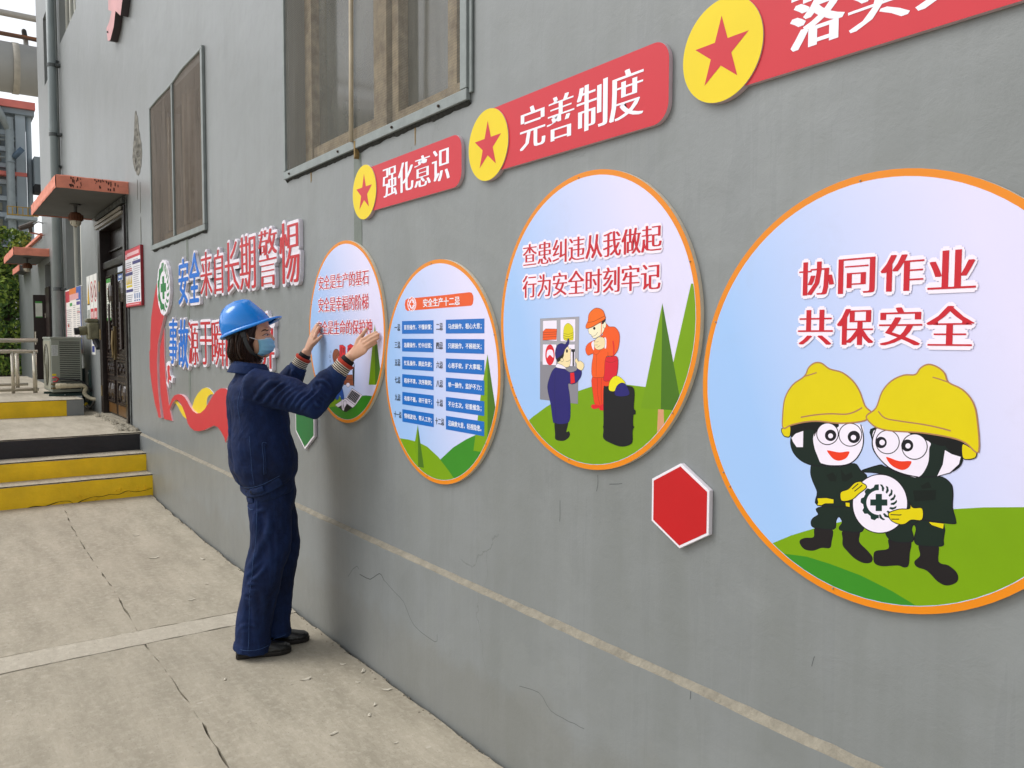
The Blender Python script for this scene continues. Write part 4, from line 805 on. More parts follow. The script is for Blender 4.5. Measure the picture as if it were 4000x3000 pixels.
for k in (1, 2, 3, 4):
    cx, cz, R = SG[k]
    t = thing('round_sign', SLAB[k], 'sign', (cx, 0, cz), 'round safety boards along the wall')
    b = obj('board', MB().prism([(cx+p[0], cz+p[1]) for p in circ(R)], -.0295, -.0295+TH), M_cream, t)
    ring = MB(); o, i_ = circ(R), circ(R-.0155); nn = len(o)
    ring.add([(cx+p[0], -.0300, cz+p[1]) for p in o]+[(cx+p[0], -.0300, cz+p[1]) for p in i_], [(j, (j+1) % nn, nn+(j+1) % nn, nn+j) for j in range(nn)])
    obj('rim', ring, M_rim, t)
    face = MB().sheet(circ(R-.0155), 0); f = obj('face', face, M_sky); f.location = (cx, -.0302, cz); f.parent = t; f.matrix_parent_inverse = Matrix.Translation(-t.location)
    mb, ms = art(k, R-.0168); a = obj('printed_picture', mb, ms); a.location = (cx, -.0304, cz); a.parent = t; a.matrix_parent_inverse = Matrix.Translation(-t.location)
    p = MB(); pins(p, cx, cz, R); obj('pin', p, mat('steel pin', '#8f8a80', .4), t, kind='stuff')
    # lettering
    L = MB(); H = MB(); yl = -.0304-len(ART[k])*1.2e-5-.0002; bold = [(dx, 0) for dx in (-.0019, -.001, 0, .001, .0019)]
    if k == 1:
        rows = [('安全是生产的基石', -3.936, -3.356, 1.771, 1.840), ('安全是幸福的阶梯', -3.939, -3.361, 1.659, 1.731), ('安全是生命的保护神', -3.963, -3.326, 1.546, 1.614)]
        for s, a_, b_, c, d in rows: text(H, s, a_, b_, c, d, yl, ring_stamps(.0050), step=2e-5); text(L, s, a_, b_, c, d, yl-.0004, bold, off=-.002)
    if k == 3:
        for s, a_, b_, c, d in [('查患纠违从我做起', -2.184, -1.558, 1.768, 1.840), ('行为安全时刻牢记', -2.185, -1.560, 1.664, 1.737)]: text(H, s, a_, b_, c, d, yl, ring_stamps(.0085), step=2e-5); text(L, s, a_, b_, c, d, yl-.0004, [(dx, 0) for dx in (-.003, -.002, -.001, 0, .001, .002, .003)], off=-.012)
    if k == 4:
        for row, z0, z1 in (('协同作业', 1.628, 1.703), ('共保安全', 1.517, 1.595)):
            for s, a_, b_ in zip(row, (-1.121, -1.023, -.926, -.827), (-1.041, -.946, -.843, -.743)): text(H, s, a_, b_, z0, z1, yl, ring_stamps(.0085), step=2e-5); q_ = MB(); text(q_, s, a_, b_, z0, z1, yl-.0004, [(dx, 0) for dx in (-.0042, -.0028, -.0014, 0, .0014, .0028, .0042)], off=-.015); obj('printed_character', q_, M_red_t, t)
    if k == 2:
        C = MB(); zt = [1.600, 1.526, 1.451, 1.377, 1.302, 1.2285]
        for z in zt:
            for x0, x1 in ((-3.042, -2.780), (-2.686, -2.419)): C.sheet([(x0, z-.053), (x1, z-.053), (x1, z), (x0, z)], yl)
        obj('blue_box', C, M_cell, t)
        rows = ['盲目操作，不懂装懂；', '马虎操作，粗心大意；', '急躁操作，忙中出错；', '只顾操作，不顾相关；', '忙乱操作，顾此失彼；', '心慈手软，扩大事端；', '程序不清，次序颠倒；', '单一操作，监护不力；', '有章不循，胡干蛮干；', '不分主次，轻重缓急；', '情绪波动，带人工作；', '忌麻痹大意，轻视隐患。']
        nums = ['一忌', '二忌', '三忌', '四忌', '五忌', '六忌', '七忌', '八忌', '九忌', '十忌', '十一忌', '十二忌']
        bs = [(-.0007, 0), (0, 0), (.0007, 0), (0, .0004)]
        for i, s in enumerate(rows):
            z = zt[i//2]; x0 = (-3.024, -2.668)[i % 2]; text(L, s, x0, x0+.231, z-.038, z-.016, yl-.0003, bs)
        N = MB()
        for i, s in enumerate(nums):
            z = zt[i//2]; x0 = (-3.108, -2.758)[i % 2]-(.009 if len(s) > 2 else 0); text(N, s, x0, x0+(.048 if len(s) < 3 else .066), z-.040, z-.013, yl-.0003, bs)
        obj('numbering', N, M_blackt, t, kind='stuff')
        text(L, '安全生产十二忌', -2.861, -2.585, 1.653, 1.686, yl-.0003, [(-.0012, 0), (0, 0), (.0012, 0), (0, .0008)])
    if H.v: obj('lettering_halo', H, M_halo, t, kind='stuff')
    if L.v: obj('lettering', L, M_wt if k == 2 else M_red_t, t, kind='stuff')
    flush(t, .0305, .0145)
# ------------------------------------------------------------------ red banners with star discs
M_bred = mat('banner red print', '#c92a37', .45, .02, spec=.35); M_byel = mat('yellow disc print', '#e8cd08', .45, .02, spec=.35); M_pinkedge = mat('pinkish foam edge', '#cdb7be', .6, .06, 30)
def rrect(x0, x1, z0, z1, r, n=8):
    out = [(x0, z0)]
    for cx, cz, a0 in ((x1-r, z0+r, -90), (x1-r, z1-r, 0)):
        for i in range(n+1): a = math.radians(a0+90*i/n); out.append((cx+r*math.cos(a), cz+r*math.sin(a)))
    return out+[(x0, z1)]
def banner(cx, cz, r, x1, z0, z1, word, chars, label):
    t = thing('banner_sign', label, 'sign', (cx, 0, cz), 'red banners with a star disc above the round boards')
    o = MB().prism(rrect(cx, x1, z0, z1, .055), -.0285, -.0285+.025); obj('banner_board', o, M_pinkedge, t)
    obj('banner_face', MB().sheet(rrect(cx, x1, z0, z1, .055), -.0290), M_bred, t)
    obj('disc_board', MB().prism([(cx+p[0], cz+p[1]) for p in circ(r, 64)], -.0325, -.0005), M_pinkedge, t)
    obj('disc_face', MB().sheet([(cx+p[0], cz+p[1]) for p in circ(r, 64)], -.0330), M_byel, t)
    st = [(cx+(r*.70 if i % 2 == 0 else r*.27)*math.cos(math.radians(90+36*i)), cz-.003+(r*.70 if i % 2 == 0 else r*.27)*math.sin(math.radians(90+36*i))) for i in range(10)]
    obj('star', MB().sheet(st, -.0334), M_bred, t)
    for s, a, b, c, d in chars: L = MB(); text(L, s, a, b, c, d, -.0294, [(dx, 0) for dx in (-.0065, -.0045, -.0022, 0, .0022, .0045, .0065)], off=0 if s in '落责' else -.013); obj('printed_character', L, M_wt, t)
    flush(t, .031, .0165)
def four(s, x0, x1, z0, z1, gap=.02):
    w = (x1-x0-gap*3)/4; return [(c, x0+i*(w+gap), x0+i*(w+gap)+w, z0, z1) for i, c in enumerate(s)]
banner(-3.394, 2.187, .121, -2.575, 2.095, 2.289, '', four('强化意识', -3.210, -2.664, 2.135, 2.257), 'small red banner with yellow star disc, directly under the big window corner')
banner(-2.396, 2.209, .124, -1.54, 2.110, 2.330, '', four('完善制度', -2.203, -1.640, 2.152, 2.287), 'red banner with yellow star disc between two other banners, above the taboo board')
banner(-1.362, 2.244, .125, -.44, 2.141, 2.37, '', four('落实责任', -1.160, -.60, 2.183, 2.315), 'red banner with yellow star disc cut off above the largest round board')
# ------------------------------------------------------------------ plaques
def hexplaque(name, pts, col, label, y=-.045):
    t = thing(name, label, 'sign', (pts[0][0], 0, pts[0][1])); c = (sum(p[0] for p in pts)/len(pts), sum(p[1] for p in pts)/len(pts))
    obj('plaque_board', MB().prism(pts, y, -.0005), M_white, t, bevel=.0015)
    ins = [(c[0]+(p[0]-c[0])*.93, c[1]+(p[1]-c[1])*.93) for p in pts]; obj('colour_face', MB().sheet(ins, y-.0005), mat('plaque '+name, col, .4, .03, spec=.35), t); flush(t, .04, .0155)
hexplaque('red_hexagon_sign', [(-1.572, 1.026), (-1.468, .970), (-1.369, 1.026), (-1.369, 1.141), (-1.468, 1.199), (-1.572, 1.143)], '#bd0f17', 'plain red hexagon plaque with a white edge low on the wall', -.04)
hexplaque('green_hexagon_sign', [(-4.255, 1.022), (-4.124, .935), (-3.990, 1.016), (-3.990, 1.20), (-4.124, 1.27), (-4.255, 1.20)], '#1c7038', 'green pointed plaque with a white edge behind the jacket', -.04)
# ------------------------------------------------------------------ raised letters: white body, coloured glyph on its face
M_lred = mat('letter red', '#bd1622', .45, .03, spec=.35); M_lblue = mat('letter blue', '#0a6cce', .4, .03, spec=.35); M_foam = mat('white foam letter', '#e4dfe8', .55, .05, 20)
NM = {'安': 'an', '全': 'quan'}
LET = [('安', -6.672, -6.400, 1.785, 2.13, 1), ('全', -6.352, -6.085, 1.785, 2.15, 1), ('来', -6.045, -5.765, 1.822, 2.13, 0), ('自', -5.695, -5.510, 1.825, 2.12, 0), ('长', -5.450, -5.165, 1.825, 2.145, 0), ('期', -5.135, -4.850, 1.827, 2.150, 0), ('警', -4.780, -4.485, 1.828, 2.150, 0), ('惕', -4.425, -4.145, 1.826, 2.155, 0),
       ('事', -7.020, -6.765, 1.315, 1.675, 1), ('故', -6.710, -6.430, 1.295, 1.665, 1), ('源', -6.410, -6.150, 1.325, 1.645, 0), ('于', -6.085, -5.815, 1.335, 1.640, 0), ('瞬', -5.785, -5.500, 1.337, 1.650, 0), ('间', -5.455, -5.20, 1.34, 1.655, 0), ('麻', -5.14, -4.86, 1.345, 1.665, 0), ('痹', -4.83, -4.545, 1.35, 1.670, 0)]
order = ['first and leftmost blue', 'second blue', 'first red', 'second red', 'third red', 'fourth red', 'fifth red', 'last and rightmost red']
for i, (s, x0, x1, z0, z1, bl) in enumerate(LET):
    row = 'upper' if i < 8 else 'lower'
    t = thing('raised_letter', f'{order[i % 8]} white-edged raised character of the {row} slogan row on the grey wall', 'letter', (x0, 0, z0), 'raised slogan characters on the wall')
    B = MB(); text(B, s, x0, x1, z0, z1, -.050, ring_stamps(.018, 12)+ring_stamps(.0095, 6), thick=.049, step=1e-4); obj('letter_body', B, M_foam, t)
    Fc = MB(); sl_ = .03 if bl else 0; text(Fc, s, x0, x1, z0, z1, -.0535, [(dx, 0) for dx in ((-.012, -.008, -.004, 0, .004, .008, .012) if bl else (-.0105, -.007, -.0035, 0, .0035, .007, .0105))]+([(0, .004)] if bl else []), slant=sl_, off=0 if bl else -.012); obj('letter_face', Fc, M_lblue if bl else M_lred, t); flush(t, .05, .0215)
# ------------------------------------------------------------------ emblem, red swoosh, ribbon
def flat_thing(name, label, cat, parts):
    t = thing(name, label, cat, (parts[0][1][0][0], 0, parts[0][1][0][1]))
    for nm, pts, y, m, em in parts:
        pts = cat_rom(pts) if nm[0] != '_' else pts; nm = nm.strip('_')
        obj(nm, MB().prism(pts, y, -.0005 if y > -.06 else -.03), em, t); obj(nm+'_face', MB().sheet(pts, y-.0004), m, t)
M_sred = mat('swoosh red', '#c4252f', .45, .03); M_syel = mat('swoosh yellow', '#e3c60c', .45, .03); M_rosed = mat('rose edge', '#e3b6bd', .55, .05)
t = thing('red_swoosh_sign', 'tall curved red feather shapes standing left of the slogan characters', 'sign', (-7.6, 0, .84))
for nm, pts, y in [('_tall_blade', [(-7.403, 1.997), (-7.531, 1.863), (-7.645, 1.707), (-7.702, 1.528), (-7.716, 1.383), (-7.672, 1.212), (-7.589, 1.036), (-7.452, .836), (-7.357, .839), (-7.448, 1.088), (-7.466, 1.308), (-7.412, 1.484), (-7.269, 1.622), (-7.171, 1.706), (-7.26, 1.725), (-7.329, 1.778), (-7.384, 1.875)], -.055),
                   ('_right_blade', [(-7.234, 1.605), (-7.314, 1.528), (-7.397, 1.441), (-7.432, 1.265), (-7.414, 1.046), (-7.302, .835), (-7.016, .842), (-7.111, .953), (-7.202, 1.144), (-7.245, 1.357), (-7.241, 1.528)], -.042),
                   ('_left_blade', [(-7.752, 1.437), (-7.809, 1.4), (-7.811, 1.253), (-7.744, 1.1), (-7.638, .943), (-7.509, .845), (-7.463, .844), (-7.613, .99), (-7.697, 1.166), (-7.72, 1.347)], -.042)]:
    nm = 'blade'; obj(nm, MB().prism(pts, y, -.0005), M_rosed, t); obj('blade_face', MB().sheet([(p[0]-.004, p[1]) for p in pts], y-.0004), M_sred, t)
flush(t, .05, .018)
RB = [(-7.078, .957), (-7.014, .991), (-6.964, 1.027), (-6.875, 1.062), (-6.757, 1.079), (-6.656, 1.081), (-6.559, 1.068), (-6.477, 1.039), (-6.409, 1.007), (-6.319, .977), (-6.219, .966), (-6.109, .978), (-5.99, 1.016), (-5.895, 1.066), (-5.791, 1.12), (-5.692, 1.162), (-5.587, 1.186), (-5.478, 1.191), (-5.40, 1.17), (-5.33, 1.12), (-5.28, 1.05), (-5.33, .98), (-5.42, .90), (-5.50, .825), (-5.532, .859), (-5.604, .893), (-5.678, .914), (-5.765, .917), (-5.885, .892), (-6.01, .863), (-6.15, .841), (-6.284, .832), (-6.397, .845), (-6.478, .872), (-6.511, .907), (-6.556, .943), (-6.626, .985), (-6.699, 1.015), (-6.786, 1.032), (-6.864, 1.025), (-6.946, .996), (-7.046, .932)]
t = thing('ribbon_sign', 'wavy red and yellow ribbon shape mounted low below the slogan characters', 'sign', (-6.2, 0, .84))
Y1 = [(-6.397, 1.0), (-6.324, 1.064), (-6.22, 1.116), (-6.108, 1.154), (-6.001, 1.17), (-5.919, 1.166), (-5.839, 1.146), (-5.815, 1.132), (-5.901, 1.125), (-5.964, 1.104), (-5.992, 1.074), (-5.993, 1.045), (-5.985, 1.0), (-6.076, .95), (-6.186, .93), (-6.296, .94)]
Y2 = [(-7.112, .968), (-7.056, .973), (-6.931, 1.015), (-6.852, 1.015), (-6.776, .997), (-6.689, .981), (-6.60, .970), (-6.53, .943), (-6.48, .905), (-6.596, .896), (-6.682, .908), (-6.768, .94), (-6.83, .971), (-6.906, .995), (-6.987, .986), (-7.085, .956)]
for nm, pts, y, m, e in [('red_ribbon', RB, -.055, M_sred, M_rosed), ('yellow_wave', Y1, -.040, M_syel, M_white), ('yellow_wave', Y2, -.038, M_syel, M_white)]:
    obj(nm, MB().prism(pts, y, -.0005), e, t); obj('ribbon_face', MB().sheet(pts, y-.0004), m, t)
flush(t, .05, .016)
# emblem
t = thing('safety_emblem', 'round white plaque with green gear, cross and leaves atop the red feather shapes', 'sign', (-7.147, 0, 1.94))
ex, ez, er = -7.147, 1.94, .222; M_gr = mat('emblem green', '#1f7a3c', .4, .03)
sc_pts = []
for i in range(96): a = 2*math.pi*i/96; rr = er*(1+.035*abs(math.sin(a*7))) ; sc_pts.append((ex+rr*math.cos(a), ez+rr*math.sin(a)))
obj('emblem_board', MB().prism(sc_pts, -.062, -.0005), M_foam, t)
gm = MB(); R0 = .205; q = []
for i in range(31): a = math.pi/2+math.pi*i/30; r = R0*(1 if (i//3) % 2 == 0 else .9); q.append((ex+r*math.cos(a), ez+r*math.sin(a)))
for i in range(30, -1, -1): a = math.pi/2+math.pi*i/30; q.append((ex+R0*.66*math.cos(a), ez+R0*.66*math.sin(a)))
gm.sheet(q, -.0626)
for k in range(9):
    a = math.radians(80-k*20); gm.sheet([(ex+R0*r*math.cos(a-.1+da), ez+R0*r*math.sin(a-.1+da)) for r, da in ((.66, -.09), (.66, .05), (.85, .13), (1, .28), (1, .14), (.85, -.06))], -.0626)
c, d = R0*.46, R0*.17
gm.sheet([(ex+x, ez+y) for x, y in [(-d, -c), (d, -c), (d, -d), (c, -d), (c, d), (d, d), (d, c), (-d, c), (-d, d), (-c, d), (-c, -d), (-d, -d)]], -.0626)
obj('emblem_print', gm, M_gr, t); flush(t, .05, .012)
# small red dove-like piece
dv = [(-7.168, 1.29), (-7.12, 1.305), (-7.065, 1.293), (-7.086, 1.25), (-7.071, 1.217), (-7.02, 1.203), (-7.034, 1.168), (-7.11, 1.178), (-7.131, 1.13), (-7.175, 1.162), (-7.143, 1.206), (-7.168, 1.248)]
t = thing('small_dove_sign', 'tiny white-edged red bird shape beside the red feather shapes', 'sign', (-7.11, 0, 1.2)); cx, cz = -7.11, 1.215
obj('bird_board', MB().prism([(cx+(p[0]-cx)*1.45, cz+(p[1]-cz)*1.3) for p in dv], -.04, -.0005), M_foam, t); obj('bird_face', MB().sheet([(cx+(p[0]-cx)*.95, cz+(p[1]-cz)*.95) for p in dv], -.0404), M_sred, t); flush(t, .05, .03)
# faded pink letter fragment high on the wall
pk = [(-9.34, 5.2), (-9.226, 4.93), (-9.235, 4.849), (-9.06, 4.78), (-9.20, 4.72), (-9.36, 4.704), (-9.30, 4.56), (-9.17, 4.527), (-8.97, 4.60), (-8.86, 4.72), (-8.62, 4.60), (-8.50, 4.72), (-8.48, 5.3)]
t = thing('faded_letter', 'faded pink raised letter high on the wall with a dark side', 'letter', (-9.3, 0, 4.6))
obj('letter_body', MB().prism(pk, -.07, -.0005), mat('dark letter side', '#3b3438', .6), t); obj('letter_face', MB().sheet(pk, -.0705), mat('faded pink', '#cf9a9c', .6, .1, 5), t)
obj('bolt', MB().ball((-8.93, -.073, 4.87), .012, 6).ball((-9.27, -.073, 4.64), .012, 6), mat('dark bolt', '#403a3a', .6), t)
# ------------------------------------------------------------------ entrance steps and landings
def paint_mat(name, col, wear):
    k = NT(name); v = k.coord(); n1 = k.noise(v, 3, 6); n2 = k.noise(k.coord((1, 1, 3)), 14, 8, .7)
    base = k.mix(k.ramp(n1, .35, .65), lin(col), tuple(c*.78 for c in lin(col)[:3])+(1,))
    z = k.n('ShaderNodeSeparateXYZ'); k.l(v, z.inputs[0])
    worn = k.ramp(n2, wear, wear+.03); base = k.mix(k.math('MULTIPLY', worn, .8), base, lin('#8b8374'))
    k.l(base, k.b.inputs['Base Color']); k.b.inputs['Roughness'].default_value = .6
    b1 = k.bump(n1, .4, .012); k.bump(n2, .5, .004, b1); return k.m
M_yel = paint_mat('yellow step paint', '#ffd30f', .72); M_blk = paint_mat('black step paint', '#222126', .76)
M_step = ground_mat('step concrete', '#a09785', '#beb5a3', '#d0c8b9')
st = thing('entrance_steps', 'concrete entrance steps with yellow and black painted risers below the dark door', 'steps', (-8, -1, 0)); st['kind'] = 'structure'
YF = -9
def riser(x, z0, z1, m, y1=-.003, amp=.004):
    mb = MB(); n = 150
    for i in range(n+1):
        y = y1+(YF-y1)*(i/n)**1.6
        for q in range(5):
            z = z0+(z1-z0)*q/4; e = amp*noise.noise(Vector((y*5, z*9, x)))+amp*.5*noise.noise(Vector((y*19, z*25, x)))
            if q == 4: z += .004*noise.noise(Vector((y*7, 0, x)))-.003; e -= .002
            mb.v.append((x+.007+e, y, z))
    for i in range(n):
        for q in range(4): a = i*5+q; mb.f.append((a, a+1, a+6, a+5)); mb.m.append(0)
    mb.add([(x-.02, y1-.001, z0), (x+.007, y1-.001, z0), (x+.007, y1-.001, z1), (x-.02, y1-.001, z1)], [(0, 1, 2, 3)])
    return obj('painted_riser', mb, m, st)
def tread(x0, x1, z1, y1=-.002, name='step'):
    mb = MB(); nx = max(2, int((x1-x0)/.12)); ny = 60
    for i in range(nx+1):
        for j in range(ny+1):
            x = x0+(x1-x0)*i/nx; y = y1+(YF-y1)*(j/ny)**1.5; z = z1+.003*noise.noise(Vector((x*4, y*4, z1)))
            if i == nx: x += .006*noise.noise(Vector((y*8, 0, z1)))
            mb.v.append((x, y, z))
    for i in range(nx):
        for j in range(ny): a = i*(ny+1)+j; mb.f.append((a, a+1, a+ny+2, a+ny+1)); mb.m.append(0)
    mb.box(x0, x1-.004, YF, y1-.001, -.1, z1-.008)
    return obj(name, mb, M_step, st)
tread(-8.16, -7.905, .276); tread(-8.43, -8.16, .442); tread(-10.66, -8.43, .612, name='landing'); tread(-17.5, -10.66, .80, -.19, name='upper_landing')
riser(-7.905, .055, .268, M_yel); riser(-8.16, .276, .434, M_yel); riser(-8.43, .442, .602, M_blk)
obj('step', MB().box(-12.2, -10.66, -.189, -.002, .3, .610), M_step, st)
mb = MB().box(-10.66, -10.652, YF, -.37, .605, .792); obj('painted_riser', mb, M_yel, st); obj('riser_end', MB().box(-10.66, -10.652, -.368, -.191, .605, .792), M_wall, st)
# long crack across the lowest riser
k = MB(); random.seed(11); pts = []; y = -.42; z = .135
pts = [(-.03, .15), (-.10, .135), (-.17, .13), (-.24, .145), (-.31, .122), (-.38, .13), (-.45, .118), (-.52, .122), (-.60, .10), (-.66, .075), (-.70, .105), (-.78, .11), (-.88, .085), (-.98, .09), (-1.06, .07), (-1.15, .075), (-1.3, .06)]
pts = cat_rom(pts, False, 4)
for i in range(len(pts)-1):
    a, b = pts[i], pts[i+1]; wa = .0015+.0045*abs(noise.noise(Vector((a[0]*9, 0, 3))))*(2 if a[0] < -.6 else 1); wb = .0015+.0045*abs(noise.noise(Vector((b[0]*9, 0, 3))))*(2 if b[0] < -.6 else 1)
    X = -7.886; k.add([(X, a[0], a[1]-wa), (X, b[0], b[1]-wb), (X, b[0], b[1]+wb), (X, a[0], a[1]+wa)], [(0, 3, 2, 1)])
obj('crack', k, mat('crack shadow', '#1d170d', .95), st)
k = MB()
for i in range(26):
    y = -.03-random.random()*.6; z = .15+.03*random.uniform(-1, 1)-(.04 if y < -.35 else 0); k.ball((-7.894, y, z), (.006, random.uniform(.006, .02), random.uniform(.003, .008)), 6)
obj('flaking_paint', k, M_yel, st, kind='stuff')
# crumbling threshold
k = MB(); random.seed(8)
for i in range(70):
    x = random.uniform(-10.5, -8.55); y = -random.random()*.085*(1+(x > -9.0)); s = random.uniform(.012, .045)*(1.3 if x > -9.1 else 1)
    k.ball((x, y-.005, .612), (s*1.5, s*1.1, s*.75), 7)
k.box(-10.5, -8.9, -.035, .1, .600, .650)
thr = obj('crumbled_threshold', k, mat('rubble', '#8f8879', .95, .25, 25, bump=.8, bscale=50), st)
# ------------------------------------------------------------------ door (dark, double leaf, transom)
M_door = mat('dark brown door metal', '#1c1210', .32, .2, 6, bump=.25, bscale=25); M_dorn = mat('door relief', '#2a1c17', .26, .2, 12, spec=.7)
M_brass = mat('worn handle', '#7a6a4c', .3, .1, metal=.8); M_kick = mat('brown kick plate', '#5c3c12', .35, .2, 9)
door = obj('door', MB().box(-10.5, -8.93, .17, .2, .6, 2.87), M_darkin, bld)
f = MB(); f.box(-10.5, -10.36, -.03, .17, .6, 2.86); f.box(-9.02, -8.93, -.03, .17, .6, 2.86); f.box(-10.36, -9.02, -.03, .17, 2.74, 2.86); f.box(-10.36, -9.02, .0, .17, 2.30, 2.38)
obj('door_frame', f, M_door, door, bevel=.006)
f = MB(); f.box(-8.925, -8.87, -.012, -.001, .64, 2.93); f.box(-10.56, -8.93, -.04, -.004, 2.875, 2.93); obj('frame_trim', f, mat('chipped grey sealant', '#5f6463', .9, .5, 14, col2='#2a2826', bump=.8), door)
f = MB().box(-10.34, -9.04, .09, .11, 2.385, 2.735); f.box(-10.36, -9.02, .06, .12, 2.50, 2.515); obj('transom', f, M_door, door)
f = MB().box(-10.52, -8.95, -.05, -.03, 2.77, 2.80); f.box(-10.52, -8.95, -.06, -.045, 2.81, 2.84); obj('light_strip', f, mat('pale strip', '#8c867a', .4, .2, 9), door)
for (x0, x1) in ((-10.355, -9.80), (-9.79, -9.025)):
    lf = obj('leaf', MB().box(x0, x1, .03, .075, .665, 2.295), M_door, door, bevel=.004); cx = (x0+x1)/2; wd = x1-x0; y = .029
def relief(x0, x1):
    cx = (x0+x1)/2; wd = x1-x0; ps = []
    def fr_(a, b, c, d, t=.018):
        q = MB(); q.box(a, b, .012, .0295, c, c+t); q.box(a, b, .012, .0295, d-t, d); q.box(a, a+t, .012, .0295, c+t, d-t); q.box(b-t, b, .012, .0295, c+t, d-t); ps.append(q)
    m = wd*.13; a, b = x0+m, x1-m
    fr_(a, b, 1.33, 2.22); fr_(a, b, 1.10, 1.28); fr_(a, b, .80, 1.05)
    q = MB(); q.ball((cx, .03, 2.02), (wd*.16, .03, .13), 12); q.tube([(cx, .015, 1.4), (cx, .012, 1.9)], .018, 6); ps.append(q)
    for z in np.arange(1.40, 1.88, .055):
        for s in (-1, 1): q = MB(); q.ball((cx+s*wd*.20, .022, z), (.018, .014, .022), 6); ps.append(q)
    for i in range(6): q = MB(); q.ball((a+.05+(b-a-.1)*i/5, .022, 1.19+.02*(-1)**i), (.02, .016, .03), 6); ps.append(q)
    q = MB(); q.ball((cx, .03, .925), (wd*.13, .03, .095), 12); ps.append(q)
    for s in (-1, 1): q = MB(); q.ball((cx+s*wd*.25, .026, .925), (.02, .02, .09), 8); ps.append(q); q = MB(); q.box(a, b, .008, .0295, 1.295+s*.0, 1.318); 
    ps.append(q)
    return ps
for (x0, x1) in ((-10.355, -9.80), (-9.79, -9.025)):
    for q in relief(x0, x1): obj('relief_panel', q, M_dorn, door, smooth=False)
    obj('kick_plate', MB().box(x0+.05, x1-.05, .024, .0295, .675, .785), M_kick, door)
obj('handle', MB().tube([(-9.76, -.01, 1.33), (-9.76, -.02, 1.45), (-9.76, -.01, 1.60)], .016, 8).box(-9.785, -9.735, -.005, .029, 1.28, 1.65), M_brass, door, bevel=.003)
obj('handle', MB().box(-9.86, -9.83, -.012, .029, 1.30, 1.47), M_brass, door, bevel=.003)
for z in (.85, 1.5, 2.05): obj('hinge', MB().tube([(-10.385, -.035, z), (-10.385, -.035, z+.12)], .012, 8), M_brass, door)
# papers taped on the door
def paper(label, x0, x1, z0, z1, y, base, blocks, name='paper_notice', cat='notice', th=.004):
    t = thing(name, label, cat, (x0, y, z0)); obj('sheet', MB().box(x0, x1, y, y+th, z0, z1), mat('sheet '+base, base, .5, .03), t)
    keys = []; mb = MB()
    for i, (a, b, c, d, col) in enumerate(blocks):
        if col not in keys: keys.append(col)
        mb.mi = keys.index(col); X0_, X1_, Za, Zb = x0+(x1-x0)*a, x0+(x1-x0)*b, z0+(z1-z0)*c, z0+(z1-z0)*d
        mb.sheet([(X0_, Za), (X1_, Za), (X1_, Zb), (X0_, Zb)], y-.0008-(i % 7)*2e-4)
    if keys: obj('print', mb, [mat('ink '+c, c, .5, 0) for c in keys], t, kind='stuff')
    return t
def lines(x0, x1, z0, z1, n, col, h=.35, jitter=.25):
    out = []; s = (z1-z0)/n
    for i in range(n): out.append((x0, x1-(x1-x0)*random.random()*jitter, z0+s*i, z0+s*(i+h), col))
    return out
random.seed(2)
paper('narrow green-edged paper sheet taped on the left door leaf', -10.28, -10.02, 1.72, 2.19, .018, '#e6e8dc', [(0, 1, .9, 1, '#3f9a3c'), (0, 1, 0, .06, '#3f9a3c'), (.25, .75, .74, .78, '#b04a44')]+lines(.15, .85, .15, .68, 9, '#9aa39a'))
paper('small blue and white sticker high on the right door leaf', -9.58, -9.32, 2.13, 2.28, .020, '#cdd7e6', [(.05, .95, .55, .92, '#d8e2ee'), (.05, .95, .06, .5, '#3e62a4'), (.2, .8, .2, .36, '#cdd7e6')])
# ------------------------------------------------------------------ notice boards
W_ = '#ecebf0'
blk = [(0, 1, .84, 1, '#c8283a'), (.14, .92, .885, .945, '#e9b9be'), (.03, .11, .86, .93, '#e9b9be'), (0, 1, 0, .055, '#c8283a'), (.05, .9, .018, .036, '#e6a9ad'), (.5, 1, .72, .775, '#2f2f74'), (.02, .5, .545, .60, '#2f2f74'), (.02, .5, .25, .30, '#2f2f74'),
       (.06, .45, .335, .375, '#d8c41c'), (.10, .45, .65, .67, '#b8444a'), (.10, .45, .615, .635, '#b8444a'), (.03, .09, .61, .68, '#b8444a')]
blk += lines(.55, .97, .23, .70, 13, '#a6a7b4')+lines(.05, .45, .69, .80, 3, '#8c8d99')+lines(.55, .95, .79, .82, 1, '#8c8d99')+lines(.05, .48, .08, .22, 4, '#8c8d99')
for i in range(3): blk += [(.58+.14*i, .66+.14*i, .12, .21, '#6f86b4'), (.58+.14*i, .66+.14*i, .075, .10, '#3b5ea4')]
t = paper('red and white safety notice board with small yellow triangles, right of the dark door', -8.89, -8.19, 1.835, 2.385, -.028, W_, blk, 'notice_board', 'notice board', .027)
tri = MB()
for i in range(4): x = -8.86+.075*i; tri.sheet([(x, 2.05), (x+.062, 2.05), (x+.031, 2.14)], -.0303)
obj('warning_triangle', tri, mat('triangle yellow', '#d9b90e', .5, 0), t, kind='stuff')
obj('board_edge', MB().box(-8.895, -8.185, -.027, -.002, 1.828, 2.392), mat('red board edge', '#8e1c28', .5), t)
blk = [(0, .28, .80, .98, '#b9323e'), (.28, .72, .86, 1, '#d9762a'), (.72, 1, .80, 1, '#3c5aa6'), (.28, .86, .82, .91, '#dba0a0'), (0, 1, 0, .06, '#b9323e'), (.95, 1, .06, .8, '#4a5fa6'), (0, .035, .06, .8, '#c87a84'), (.28, .45, .73, .78, '#4a9a52'), (.72, .93, .73, .78, '#5a4a8c'), (.12, .22, .40, .45, '#b9524c'), (.75, .93, .60, .63, '#cf8a86'), (.75, .93, .34, .37, '#cf8a86')]
blk += lines(.06, .44, .10, .70, 20, '#a5a3a6')+lines(.50, .66, .12, .76, 20, '#a5a3a6', jitter=.1)+lines(.73, .93, .12, .70, 18, '#a5a3a6')
